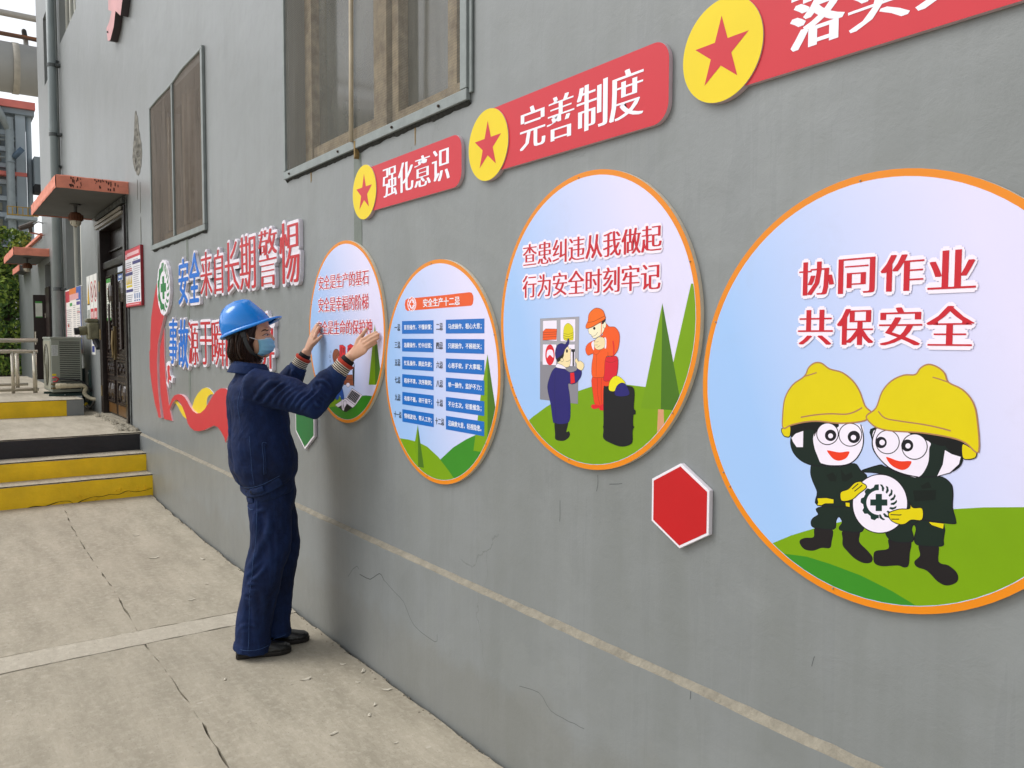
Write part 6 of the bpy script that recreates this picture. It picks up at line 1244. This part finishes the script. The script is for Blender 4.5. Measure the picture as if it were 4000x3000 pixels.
# --- body: one continuous skin
B = MB()
B.ball(H(-.008, .03), (.088, .070, .092), 20, HM); B.ball(H(.028, -.035), (.050, .055, .078), 18, HM); B.ball(H(.05, -.02), (.034, .045, .06), 16, HM)
B.ball(H(.052, .025), (.030, .050, .045), 14, HM); B.ball(H(.058, -.085), (.022, .026, .02), 12, HM)
B.tube([H(.079, .012), H(.094, -.018), H(.086, -.03)], [.006, .012, .010], 10); B.ball(H(.072, .034, .026), (.012, .020, .008), 8, HM); B.ball(H(.072, .034, -.026), (.012, .020, .008), 8, HM)
B.ball(H(.048, -.022, .040), (.028, .016, .026), 10, HM); B.ball(H(.048, -.022, -.040), (.028, .016, .026), 10, HM); B.ball(H(-.01, -.005, .073), (.016, .008, .03), 10, HM)
B.tube([V(-3.868, -.41, 1.28), V(-3.868, -.405, 1.38), H(-.005, -.06)], [.060, .050, .046], 16)
B.tube([V(-3.86, -.31, .80), V(-3.86, -.33, .95), V(-3.865, -.36, 1.15), V(-3.868, -.39, 1.29), V(-3.868, -.40, 1.35)], [(.085, .145), (.085, .12), (.09, .145), (.075, .15), (.05, .06)], 20, up=tuple(f_))
SR, ER, WR = V(-3.705, -.425, 1.300), V(-3.505, -.232, 1.245), V(-3.415, -.090, 1.449)
SLp, EL, WL = V(-4.030, -.345, 1.305), V(-4.055, -.185, 1.235), V(-3.975, -.078, 1.462)
for S, E, W, in ((SR, ER, WR), (SLp, EL, WL)):
    B.tube([S, S.lerp(E, .5), E, E.lerp(W, .35), E.lerp(W, .75), W], [.045, .042, .036, .036, .027, .024], 14)
HR, KR, AR = V(-3.79, -.35, .86), V(-3.79, -.335, .47), V(-3.825, -.455, .07); HL, KL, AL = V(-3.93, -.30, .86), V(-3.94, -.235, .47), V(-3.915, -.31, .07)
for a, k_, c in ((HR, KR, AR), (HL, KL, AL)):
    B.tube([a, a.lerp(k_, .5), k_, k_.lerp(c, .3), c, c-V(0, 0, .02)], [.075, .065, .05, .048, .034, .036], 14)
def hand(W, mc, tips, thumb, palmn, flat=.013):
    c = sum(mc, V(0, 0, 0))/4; ax = (c-W).normalized(); up = (mc[0]-mc[3]).normalized()
    B.tube([W-ax*.02, W, W.lerp(c, .35), W.lerp(c, .8), c+ax*.004], [(.020, .026), (.018, .026), (.016, .034), (.0135, .040), (.009, .040)], 16, up=tuple(palmn))
    rad = (.0092, .0095, .0089, .0078)
    for m_, t_, r in zip(mc, tips, rad):
        mid = m_.lerp(t_, .5)+palmn*(-.004); B.tube([m_.lerp(W, .25), m_, mid, t_.lerp(mid, .25), t_], [r*.95, r*1.08, r*1.0, r*.9, r*.62], 10); B.ball(t_, r*.72, 8); B.ball(m_-palmn*.002, r*1.18, 8)
    B.tube([W.lerp(c, .25)+(thumb[0]-W.lerp(c, .25))*.3, thumb[0], thumb[1], thumb[2]], [.015, .0125, .0105, .0075], 10); B.ball(thumb[2], .008, 8)
pn = V(0, 1, 0)
mcR = [V(-3.350, -.060, 1.522), V(-3.341, -.060, 1.506), V(-3.338, -.061, 1.489), V(-3.342, -.063, 1.472)]
tpR = [V(-3.283, -.030, 1.555), V(-3.270, -.027, 1.546), V(-3.270, -.027, 1.530), V(-3.288, -.028, 1.508)]
hand(WR, mcR, tpR, [V(-3.385, -.070, 1.520), V(-3.378, -.052, 1.545), V(-3.374, -.034, 1.570)], pn)
mcL = [V(-3.925, -.056, 1.530), V(-3.945, -.054, 1.536), V(-3.965, -.054, 1.536), V(-3.984, -.056, 1.531)]
tpL = [V(-3.935, -.027, 1.588), V(-3.957, -.026, 1.602), V(-3.977, -.026, 1.600), V(-3.999, -.027, 1.586)]
hand(WL, mcL, tpL, [V(-3.935, -.062, 1.498), V(-3.915, -.050, 1.515), V(-3.902, -.032, 1.538)], pn)
body = remesh('body', B, .0036, person, M_skin, 3)
# --- jacket
J = MB()
rings = [(.775, -.312, .182, .100), (.79, -.315, .190, .108), (.825, -.324, .196, .116), (.86, -.335, .214, .142), (.92, -.346, .226, .156), (1.0, -.358, .226, .154), (1.08, -.367, .222, .146), (1.17, -.375, .214, .140), (1.25, -.384, .204, .132), (1.305, -.394, .182, .112), (1.34, -.395, .130, .088), (1.37, -.402, .085, .075), (1.395, -.405, .068, .066)]
nn = 36; o0 = 0
for i, (z, cy, w_, d_) in enumerate(rings):
    for j in range(nn):
        a = 2*math.pi*j/nn; ca, sa = math.cos(a), math.sin(a); q = .86
        p = V(-3.866, cy, z)+s_*(w_*math.copysign(abs(ca)**q, ca))+f_*(d_*math.copysign(abs(sa)**q, sa)); fw = d_*sa
        p.z += .055*(fw/.1)*max(0, 1-(z-.78)/.25)*.5
        J.v.append(tuple(p))
for i in range(len(rings)-1):
    for j in range(nn): J.f.append((i*nn+j, i*nn+(j+1) % nn, (i+1)*nn+(j+1) % nn, (i+1)*nn+j))
J.f.append(tuple(range(nn-1, -1, -1))); J.f.append(tuple((len(rings)-1)*nn+j for j in range(nn))); J.m = [0]*len(J.f)
def sleeve(S, E, W, k=1):
    c = E.lerp(W, .62)
    J.tube([S+(S-E)*.12, S.lerp(E, .25), S.lerp(E, .6), E+(E-S)*.02+(E-W)*.05, E.lerp(W, .18), E.lerp(W, .40), E.lerp(W, .58)], [.084, .084, .080, .076, .072, .063, .050], 20)
    J.ball(S, .078, 14); J.ball(E, .068, 12)
sleeve(SR, ER, WR); sleeve(SLp, EL, WL)
jacket = remesh('jacket', J, .0075, person, M_den, 5, label='dark blue denim work jacket with a buttoned hem band')
axR = (WR-ER).normalized(); axS = (ER-SR).normalized(); cam_ = V(.81, -.58, 0)
def rnd(a): return random.uniform(-a, a)
random.seed(21); FL = []
upv = V(0, 0, 1)
side = axS.cross(cam_).normalized()            # across the upper arm in view
for i in range(9):                              # diagonal drag folds round the elbow and along the upper sleeve
    t = .15+.1*i; c = SR.lerp(ER, t)+cam_*.068; a_ = rnd(.25)
    p0 = c+side*(.062)+axS*(-.035+rnd(.01)); p1 = c+cam_*.01; p2 = c-side*.06+axS*(.04+rnd(.01)); FL.append(([p0, p1, p2], .010+rnd(.002), .0065*random.choice((1, 1, -1))))
for i in range(8):
    t = .04+.065*i; c = ER.lerp(WR, t)+cam_*.060; sd_ = axR.cross(cam_).normalized(); FL.append(([c+sd_*.055+axR*rnd(.02), c+cam_*.004, c-sd_*.05+axR*rnd(.025)], .0075, .005*random.choice((1, -1))))
for i in range(6):
    t = .1+.12*i; c = EL.lerp(WL, t)+cam_*.05; FL.append(([c+V(-.02, -.02, -.04), c, c+V(.03, .03, .03)], .009, .005))
T = lambda u, z, dd=.12: V(-3.866, -.345, z)+R_.normalized()*u+cam_*dd      # points on the side of the torso facing the camera
FL += [([T(.03, 1.24), T(-.03, 1.17), T(-.08, 1.08), T(-.09, .98)], .014, .009), ([T(.07, 1.2), T(.02, 1.1), T(-.01, .98), T(.0, .88)], .014, -.008), ([T(-.10, 1.26), T(-.12, 1.12), T(-.11, .98)], .014, .008),
       ([T(.09, 1.17), T(.06, 1.06), T(.07, .93)], .014, .009), ([T(.11, 1.15), T(.105, 1.0), T(.10, .90)], .012, -.007), ([T(-.05, .92), T(-.03, .87), T(-.02, .83)], .010, -.009), ([T(.01, .93), T(.015, .88), T(.01, .84)], .009, .008),
       ([T(.05, .93), T(.045, .88), T(.05, .85)], .009, -.009), ([T(-.09, .93), T(-.08, .87), T(-.075, .82)], .010, .009), ([T(.09, .95), T(.085, .90), T(.09, .86)], .009, .008), ([T(-.12, 1.0), T(-.09, .94), T(-.02, .90), T(.08, .90)], .018, .010),
       ([T(-.12, 1.34), T(-.06, 1.30), T(0, 1.29)], .012, .006), ([T(-.02, 1.33), T(.02, 1.27), T(.06, 1.22)], .012, -.007), ([T(-.125, 1.2), T(-.09, 1.12), T(-.03, 1.06), T(.04, 1.02)], .016, .007), ([T(-.10, .98), T(-.04, 1.02), T(.04, 1.10), T(.09, 1.17)], .02, -.007)]
folds(jacket, FL); rough(jacket, 9, .010); rough(jacket, 28, .003)
from mathutils.bvhtree import BVHTree
def bvh(o):
    bpy.context.view_layer.update(); return BVHTree.FromPolygons([v.co for v in o.data.vertices], [p.vertices for p in o.data.polygons])
def surf(t, P, d, off):
    """point where the ray from outside along -d meets the garment"""
    loc, nrm, _, _ = t.ray_cast(Vector(P)+Vector(d)*.5, -Vector(d)); 
    return (loc+nrm*off) if loc is not None else None
jt = bvh(jacket)
def seam(tree, pts, d, r, name, m, n=8, off=.0005):
    q = [surf(tree, p, d, off) for p in cat_rom([tuple(p) for p in pts], False, n)]; q = [p for p in q if p is not None]
    if len(q) > 2: return obj(name, MB().tube(q, r, 5), m, person, smooth=True)
T0 = lambda u, z: V(-3.866, -.345, z)+R_.normalized()*u
def band(tree, pts, d, h, th, name, m, n=6):
    """flat raised strip on the garment"""
    c = [surf(tree, p, d, th) for p in cat_rom([tuple(p) for p in pts], False, n)]; c = [p for p in c if p is not None]
    if len(c) > 2: return obj(name, MB().tube(c, [(h/2, th)]*len(c), 10, up=(0, 0, 1)), m, person, smooth=True)
# hem band and its button tab, pocket welt, armhole seam
band(jt, [T0(-.125, .808), T0(-.06, .802), T0(0, .812), T0(.06, .832), T0(.125, .865)], cam_, .046, .004, 'hem_band', M_den)
tb = band(jt, [T0(-.012, .818), T0(.02, .826), T0(.055, .838)], cam_, .030, .007, 'hem_tab', M_den); 
seam(jt, [T0(-.125, .833), T0(-.06, .827), T0(0, .837), T0(.06, .857), T0(.125, .89)], cam_, .0011, 'seam', M_seam); seam(jt, [T0(-.125, .786), T0(-.06, .780), T0(0, .790), T0(.06, .810), T0(.125, .843)], cam_, .0011, 'seam', M_seam)
p_ = surf(jt, T0(-.002, .820), cam_, .009); 
if p_: obj('button', MB().tube([p_, p_+cam_*.005], .0085, 12), mat('dark button', '#14151c', .35), person)
p_ = surf(jt, T0(-.045, .806), cam_, .004)
if p_: obj('button', MB().tube([p_, p_+cam_*.004], .005, 10), mat('dark button', '#14151c', .35), person)
band(jt, [T0(.072, .905), T0(.073, .95), T0(.070, 1.0), T0(.071, 1.04)], cam_, .003, .0025, 'pocket_welt', M_den)
seam(jt, [T0(.062, .90), T0(.063, .97), T0(.060, 1.045), T0(.078, 1.047)], cam_, .0010, 'seam', M_seam); seam(jt, [T0(.012, .85), T0(.008, .95), T0(.005, 1.08)], cam_, .0009, 'seam', M_seam)
seam(jt, [T0(-.045, 1.15), T0(-.052, 1.22), T0(-.040, 1.29), T0(-.012, 1.335)], cam_, .0013, 'seam', M_seam)
# collar
C = MB(); n = 30; prof = [(.0, 0), (.010, .018), (.014, .040), (.020, .022), (.030, -.004), (.034, -.012)]
for i in range(n+1):
    a = math.radians(-150+300*i/n)+math.pi; 
    for r, z in prof:
        rr = .062+r*(1+.25*math.cos(a-math.pi)**2); C.v.append(tuple(V(-3.868, -.405, 1.372+z+.010*math.cos(a-math.pi)-.004)+f_*(rr*1.02*math.cos(a))+s_*(rr*math.sin(a)*1.12)))
for i in range(n):
    for j in range(len(prof)-1): k_ = i*len(prof)+j; C.f.append((k_, k_+1, k_+1+len(prof), k_+len(prof))); C.m.append(0)
col_ = obj('collar', C, M_den, person, smooth=True); so_ = col_.modifiers.new('s', 'SOLIDIFY'); so_.thickness = .004; so_.offset = 0
# cuffs: denim end, striped knit, red band, black inner sleeve
M_k = {'#d9cdb8': mat('knit cream', '#d9cdb8', .9, .08, 60, bump=.5, bscale=200), '#1c1719': mat('knit black', '#1c1719', .9), '#b3361f': mat('knit red', '#b3361f', .85, .1, 40, bump=.5, bscale=200)}
def cuff(E, W, r0):
    ax = (W-E).normalized()
    def P(t): return E.lerp(W, t)
    ln = (W-E).length
    d = obj('cuff', MB().tube([P(.50), P(.53), P(.64), P(.655), P(.65)], [r0+.003, r0+.005, r0+.002, r0-.001, r0-.006], 26), M_den, person, smooth=True); rough(d, 40, .003)
    mb = MB(); keys = list(M_k.values()); t = .645; i = 0; out = []
    for i in range(9):
        mb.mi = 0 if i % 2 == 0 else 1; t1 = t+.0165; mb.tube([P(t), P((t+t1)/2), P(t1)], [r0-.004-i*.0004, r0-.003-i*.0004, r0-.004-i*.0004], 26); t = t1
    mb.mi = 2; mb.tube([P(t), P(t+.02), P(t+.06), P(t+.072), P(t+.06)], [r0-.007, r0-.003, r0-.002, r0-.006, r0-.012], 26)
    k = obj('knit_cuff', mb, keys, person, smooth=True, label='knit cuff striped cream and black with a red edge')
    obj('inner_sleeve', MB().tube([P(t+.03), P(t+.10), P(t+.135), P(t+.14)], [r0-.013, r0-.013, r0-.015, r0-.020], 22), mat('black inner sleeve', '#121114', .85), person, smooth=True)
cuff(ER, WR, .045); cuff(EL, WL, .043)
# --- trousers: waist block and two wide legs
P_ = MB()
P_.tube([V(-3.862, -.312, .70), V(-3.862, -.312, .78), V(-3.862, -.315, .87)], [(.105, .16), (.115, .165), (.105, .155)], 28, up=tuple(f_))
P_.tube([V(-3.80, -.34, .82), V(-3.795, -.342, .70), V(-3.795, -.345, .52), V(-3.80, -.372, .44), V(-3.811, -.402, .28), V(-3.820, -.426, .13), V(-3.825, -.438, .030)], [.101, .100, .096, .092, .086, .081, .083], 28)
P_.tube([V(-3.92, -.295, .82), V(-3.93, -.275, .68), V(-3.93, -.245, .50), V(-3.928, -.257, .42), V(-3.92, -.275, .28), V(-3.915, -.288, .13), V(-3.913, -.298, .055)], [.100, .098, .092, .088, .083, .081, .083], 28)
trs = remesh('trousers', P_, .0075, person, M_den, 4, label='wide dark blue denim trousers reaching the shoes')
Q = lambda u, z: V(-3.80, -.37, z)+R_.normalized()*u+cam_*.09
FL = [([Q(-.10, .70), Q(-.03, .71), Q(.03, .73)], .011, .006), ([Q(-.11, .675), Q(-.07, .655), Q(-.03, .665)], .009, -.012), ([Q(-.09, .43), Q(-.03, .50), Q(.03, .60), Q(.05, .68)], .020, .006), ([Q(-.10, .39), Q(-.04, .41), Q(.02, .47)], .012, -.006),
      ([Q(-.10, .355), Q(-.06, .37), Q(-.01, .375)], .009, .006), ([Q(-.105, .30), Q(-.07, .315), Q(-.03, .31)], .008, -.004), ([Q(.06, .60), Q(.075, .45), Q(.055, .30), Q(.05, .12)], .014, -.010), ([Q(.01, .36), Q(.025, .24), Q(.015, .08)], .022, .005), ([Q(-.06, .30), Q(-.045, .18), Q(-.05, .06)], .020, -.004),
      ([Q(-.09, .17), Q(-.05, .18), Q(-.02, .17)], .009, .004), ([Q(.10, .40), Q(.115, .37), Q(.14, .36)], .010, -.009), ([Q(.08, .50), Q(.12, .47), Q(.15, .48)], .016, .008), ([Q(.10, .25), Q(.12, .23), Q(.14, .24)], .010, .004), ([Q(.0, .72), Q(.02, .60), Q(.0, .48)], .022, -.004)]
folds(trs, FL); rough(trs, 8, .009); rough(trs, 26, .0028)
v, n = getv(trs); m_ = v[:, 2] < .075; v[m_, :2] += n[m_, :2]*.004; setv(trs, v)
tt_ = bvh(trs); Q0 = lambda u, z: V(-3.80, -.37, z)+R_.normalized()*u
seam(tt_, [Q0(-.01, .78), Q0(-.015, .62), Q0(-.035, .45), Q0(-.05, .28), Q0(-.055, .06)], cam_, .0012, 'seam', M_seam, 10); seam(tt_, [Q0(-.092, .062), Q0(-.04, .058), Q0(.02, .06), Q0(.07, .066)], cam_, .0012, 'seam', M_seam)
seam(tt_, [Q0(-.075, .73), Q0(-.05, .72), Q0(-.03, .725)], cam_, .0012, 'seam', M_seam)
band(tt_, [Q0(-.085, .765), Q0(-.06, .762), Q0(-.030, .768)], cam_, .030, .003, 'back_pocket_flap', M_den)
# --- shoes
def shoe(heel, toe):
    heel, toe = Vector(heel), Vector(toe); ax = (toe-heel).normalized(); sd_ = V(ax.y, -ax.x, 0); L = (toe-heel).length
    outline = [(0, .028), (.04, .034), (.25, .034), (.45, .036), (.65, .044), (.8, .044), (.92, .034), (.98, .018), (1, .006)]
    def lay(z, k, e): 
        r = [(t*L*e+(1-e)*L*.5, w*k) for t, w in outline]; pts = [(t, w) for t, w in r]+[(t, -w) for t, w in r[::-1]]
        return [tuple(heel+ax*t+sd_*w+V(0, 0, z)) for t, w in pts]
    def loft(levels, name, m, bev=0):
        mb = MB(); n = len(outline)*2
        for z, k, e in levels: mb.v += lay(z, k, e)
        for i in range(len(levels)-1):
            for j in range(n): mb.f.append((i*n+j, i*n+(j+1) % n, (i+1)*n+(j+1) % n, (i+1)*n+j))
        mb.f.append(tuple(range(n-1, -1, -1))); mb.f.append(tuple((len(levels)-1)*n+j for j in range(n))); mb.m = [0]*len(mb.f); return mb
    t = obj('shoe', MB(), M_shoe, person) if False else None
    so = obj('shoe_sole', loft([(.002, .95, .985), (.006, 1.0, 1.0), (.016, 1.02, 1.0), (.022, 1.0, .995)], '', M_sole), M_sole, person, smooth=False)
    mb = MB(); mb.tube([heel+ax*(.028)+V(0, 0, .04), heel+ax*(L*.30)+V(0, 0, .046), heel+ax*(L*.5)+V(0, 0, .042), heel+ax*(L*.72)+V(0, 0, .035), heel+ax*(L*.88)+V(0, 0, .030), heel+ax*(L*.965)+V(0, 0, .026)], [(.032, .031), (.038, .034), (.033, .037), (.024, .042), (.020, .037), (.010, .022)], 20, up=(0, 0, 1))
    mb.tube([heel+ax*.045+V(0, 0, .04), heel+ax*.05+V(0, 0, .10)], [.036, .040], 16); mb.v += []; mb2 = loft([(.018, .96, .98), (.030, .97, .98), (.040, .86, .95)], '', M_shoe); mb.add(mb2.v, mb2.f)
    up = remesh('shoe', mb, .004, person, M_shoe, 4, label='black leather lace-free work shoe')
    ring = [heel+ax*(L*.62)+sd_*.036+V(0, 0, .040), heel+ax*(L*.80)+sd_*.036+V(0, 0, .042), heel+ax*(L*.90)+sd_*.018+V(0, 0, .044), heel+ax*(L*.92)+V(0, 0, .045), heel+ax*(L*.90)-sd_*.018+V(0, 0, .044), heel+ax*(L*.8)-sd_*.036+V(0, 0, .042), heel+ax*(L*.62)-sd_*.036+V(0, 0, .040)]
    obj('toe_seam', MB().tube(cat_rom([tuple(p) for p in ring], False, 5), .0022, 6), M_shoe, person, smooth=True)
shoe((-3.840, -.505, 0), (-3.768, -.258, 0)); shoe((-3.935, -.375, 0), (-3.862, -.128, 0))
# --- hair
M_hair = NT('dark brown hair'); v_ = M_hair.coord((60, 60, 4)); hn = M_hair.noise(v_, 3, 5); M_hair.l(M_hair.mix(M_hair.ramp(hn, .35, .7), lin('#140c09'), lin('#432818')), M_hair.b.inputs['Base Color']); M_hair.b.inputs['Roughness'].default_value = .42; M_hair.bump(hn, .9, .004); M_hair = M_hair.m
Hm = MB(); lv = [(.075, -.095, .060, .074), (.04, -.100, .050, .080), (.0, -.104, .038, .083), (-.04, -.107, .022, .085), (-.075, -.109, .020, .085), (-.100, -.106, .034, .080), (-.118, -.095, .045, .070), (-.126, -.08, .04, .05)]
n = 32
for v0, ub, uf, wd in lv:
    c = (ub+uf)/2; hl = (uf-ub)/2
    for j in range(n): a = 2*math.pi*j/n; ca, sa = math.cos(a), math.sin(a); Hm.v.append(tuple(H(c+hl*math.copysign(abs(ca)**.8, ca), v0, wd*math.copysign(abs(sa)**.8, sa))))
for i in range(len(lv)-1):
    for j in range(n): Hm.f.append((i*n+j, (i+1)*n+j, (i+1)*n+(j+1) % n, i*n+(j+1) % n))
Hm.f.append(tuple(range(n))); Hm.f.append(tuple((len(lv)-1)*n+j for j in range(n-1, -1, -1))); Hm.m = [0]*len(Hm.f)
hair = remesh('hair', Hm, .005, person, M_hair, 4, label='dark brown bobbed hair under the helmet'); rough(hair, 22, .006, .15); rough(hair, 70, .003, .08)
st_ = MB(); random.seed(9)
for i in range(420):
    a = random.uniform(-.35, math.pi+2.5); ca, sa = math.cos(a), math.sin(a)
    if ca > .75 and sa < .3: continue
    pts = []; k0 = random.uniform(.97, 1.03); dr = rnd(.006)
    for v0, ub, uf, wd in lv[1:-1]:
        c = (ub+uf)/2; hl = (uf-ub)/2*k0+.001; pts.append(H(c+hl*math.copysign(abs(ca)**.8, ca)+rnd(.0015)+dr*(v0 < -.05), v0, (wd*k0+.001)*math.copysign(abs(sa)**.8, sa)))
    pts.append(pts[-1]+V(rnd(.008), rnd(.008), -random.uniform(.006, .022))); st_.tube(pts, [.0011]*(len(pts)-1)+[.0004], 3, cap=False)
obj('hair_strands', st_, M_hair, person, kind='stuff')
# --- eye, brow, mask, strap
ek = lambda u, v, w: H(u, v, w)
def patch(pts3, name, m, off=0): mb = MB(); mb.v = [tuple(p) for p in pts3]; mb.f = [tuple(range(len(pts3)))]; mb.m = [0]; return obj(name, mb, m, person)
bt = bvh(body)
def onface(u, v, off): 
    p = surf(bt, H(u, v, 0), e2, off); return p if p is not None else H(u, v, .05)
obj('eye', MB().tube([onface(.060, .001, .0008), onface(.066, .0045, .0015), onface(.073, .0045, .0016), onface(.078, .001, .001)], [.0009, .0030, .0030, .0010], 8), mat('eye white', '#d6c7bf', .25), person, smooth=True)
pi_ = onface(.0735, .0042, .003); obj('iris', MB().ball(pi_, (.0032, .0032, .0042), 10), mat('dark iris', '#120a08', .15, spec=.8), person, smooth=True)
obj('eyelid', MB().tube([onface(.056, -.001, .002), onface(.061, .005, .0035), onface(.068, .0095, .004), onface(.075, .009, .0042), onface(.080, .004, .003)], [.0008, .0016, .0018, .0016, .0008], 6), mat('lash line', '#24140f', .6), person, smooth=True)
obj('eyebrow', MB().tube([onface(.053, .020, .001), onface(.062, .0265, .0015), onface(.070, .0285, .0015), onface(.079, .0265, .001), onface(.084, .024, .001)], [(.0014, .001), (.0028, .0012), (.0032, .0012), (.003, .0012), (.0015, .001)], 8, up=(0, 0, 1)), mat('brow hair', '#2b1a14', .8, .3, 200), person, smooth=True)
M_mask = mat('blue mask cloth', '#7fb9d6', .75, .06, 30, bump=.3, bscale=300); M_mask2 = mat('mask pale edge', '#b9cfdc', .75, .05, 60, bump=.3, bscale=300)
mk = MB(); nv, nw = 22, 26
vt = [(-.0075, .084, .036), (-.014, .094, .038), (-.030, .100, .042), (-.050, .1015, .044), (-.066, .097, .044), (-.080, .083, .042), (-.090, .066, .038), (-.096, .050, .034)]
for i in range(nv+1):
    t = i/nv*(len(vt)-1); a = int(min(t, len(vt)-2)); q = t-a; v0 = vt[a][0]*(1-q)+vt[a+1][0]*q; uf = vt[a][1]*(1-q)+vt[a+1][1]*q; ub = vt[a][2]*(1-q)+vt[a+1][2]*q
    for j in range(nw+1):
        th = (j/nw*2-1); ang = th*math.pi/2*.98; wd = .058-.006*abs(i/nv-.5)
        pl_ = .0022*math.sin(i/nv*math.pi*2*5.2+th*.8)*(1-abs(th)**6)*(0.25 if i < 3 else 1); drop = -.010*abs(th)**2*(1-i/nv)*1.2+.010*abs(th)**2*(i/nv)
        mk.v.append(tuple(H(ub+(uf-ub+pl_)*math.cos(ang)**.8*.985 if abs(th) < 1 else ub, v0+drop, (wd+pl_*.5)*math.sin(ang))))
for i in range(nv):
    for j in range(nw): a = i*(nw+1)+j; mk.f.append((a, a+nw+1, a+nw+2, a+1)); mk.m.append(1 if i < 3 else 0)
ms_ = obj('face_mask', mk, [M_mask, M_mask2], person, smooth=True, label='pleated light blue disposable face mask'); sm = ms_.modifiers.new('s', 'SOLIDIFY'); sm.thickness = .0015
obj('ear_loop', MB().tube([H(.040, -.020, .058), H(.022, -.014, .066), H(.005, -.008, .078)], .0018, 6), mat('ear loop white', '#dcdcdc', .7), person, smooth=True)
M_str = mat('black webbing', '#232526', .6, .1, 60)
sp = [H(-.018, .012, .092), H(-.008, -.030, .0935), H(.008, -.065, .088), H(.026, -.090, .072), H(.045, -.106, .045), H(.052, -.110, .015)]
obj('chin_strap', MB().tube(cat_rom([tuple(p) for p in sp], False, 5), [(.0095, .0016)]*26, 8, up=tuple(h_)), M_str, person)
obj('strap_buckle', MB().tube([H(-.022, .016, .094), H(-.015, -.006, .096)], [(.013, .003)]*2, 8, up=tuple(h_)), M_str, person)
# --- hard hat, tilted back
tl = math.radians(20); hu = h_*math.cos(tl)+V(0, 0, math.sin(tl)); hv = -h_*math.sin(tl)+V(0, 0, math.cos(tl))
HC = H(-.014, .043)                              # centre of the rim plane
def K(a, b, c=0): return HC+hu*a+hv*b+e2*c
hh = MB(); na, nb = 72, 30
FRb, FRa = [0, .03, .053, .085, .112, .123, .129], [.106, .095, .084, .064, .046, .026, -.019]
BKb, BKa = [0, .03, .062, .094, .110, .122, .129], [-.128, -.127, -.120, -.103, -.086, -.062, -.019]
def rimr(an, ax=.117, bx=.100): return ax*bx/math.sqrt((bx*math.cos(an))**2+(ax*math.sin(an))**2)
for i in range(nb+1):
    t = i/nb; b = .129*math.sin(t*math.pi/2); af = float(np.interp(b, FRb, FRa)); ab = float(np.interp(b, BKb, BKa)); c0 = (af+ab)/2; hl = max(1e-4, (af-ab)/2); wd = .100*max(0, 1-(b/.1292)**2.3)**.5
    for j in range(na):
        an = 2*math.pi*j/na; s = wd*math.sin(an); f = c0+hl*math.cos(an)
        ridge = math.exp(-(s/.017)**2)*.006*min(1, t*1.6)-.0025*math.exp(-((abs(s)-.030)/.007)**2)*t
        hh.v.append(tuple(K(f-.004, b+ridge, s)))
for i in range(nb):
    for j in range(na): hh.f.append((i*na+j, i*na+(j+1) % na, (i+1)*na+(j+1) % na, (i+1)*na+j)); hh.m.append(0)
# brim
o = len(hh.v); lev = [(0, .002), (.45, -.002), (.8, -.0055), (1, -.010), (.97, -.0125), (.5, -.006)]
for t, dz in lev:
    for j in range(na):
        an = 2*math.pi*j/na; r = rimr(an); c = math.cos(an); w_ = .010+.044*max(0, c)**2.2+.004*max(0, -c); rr = r+w_*t; hh.v.append(tuple(K(rr*math.cos(an)-.015, dz+(-.004*max(0, c)*t*1)+.010*max(0, c)**3*t, rr*math.sin(an))))
for i in range(len(lev)-1):
    for j in range(na): hh.f.append((o+(i+1)*na+j, o+(i+1)*na+(j+1) % na, o+i*na+(j+1) % na, o+i*na+j)); hh.m.append(0)
M_hat = mat('blue helmet plastic', '#0680dc', .13, .03, 3, spec=.5, coat=.25)
hat = obj('hard_hat', hh, M_hat, person, smooth=True, label='glossy bright blue vented hard hat')
s2 = hat.modifiers.new('s', 'SOLIDIFY'); s2.thickness = .003; s2.offset = -1
ht = BVHTree.FromPolygons([Vector(v) for v in hh.v], hh.f)
def onhat(px_u, px_v, off=.0004): return surf(ht, H(px_u, px_v, 0), e2, off)
mv = MB()
for x, y in ((449, 518), (567, 565), (671, 620), (420, 636), (535, 665), (381, 728)):
    u = ((860+x*.1687)-990)/829; v0 = (1310-(1150+y*.1687))/829; p = onhat(u, v0)
    if p: mv.tube([p-e2*.001, p+e2*.0006], 0.0046, 10)
obj('vent_hole', mv, mat('vent dark', '#020a22', .7), person, kind='stuff')
rv = MB()
for x, y in ((592, 736), (1058, 592), (142, 968)):
    u = ((860+x*.1687)-990)/829; v0 = (1310-(1150+y*.1687))/829; p = onhat(u, v0)
    if p: rv.ball(p, .0034, 8)
obj('rivet', rv, mat('rivet steel', '#c4ccd6', .2, metal=.9), person, kind='stuff')
obj('headband', MB().tube([K(-.105, -.02, .03), K(-.10, -.022, .055), K(-.06, -.016, .085)], [(.012, .003)]*3, 8, up=tuple(hv)).box(0, .0001, 0, .0001, 0, .0001) if False else MB().tube([K(-.118, -.016, -.02), K(-.115, -.018, .03), K(-.09, -.018, .066), K(-.04, -.012, .088)], [(.012, .003)]*4, 8, up=tuple(hv)), M_str, person)
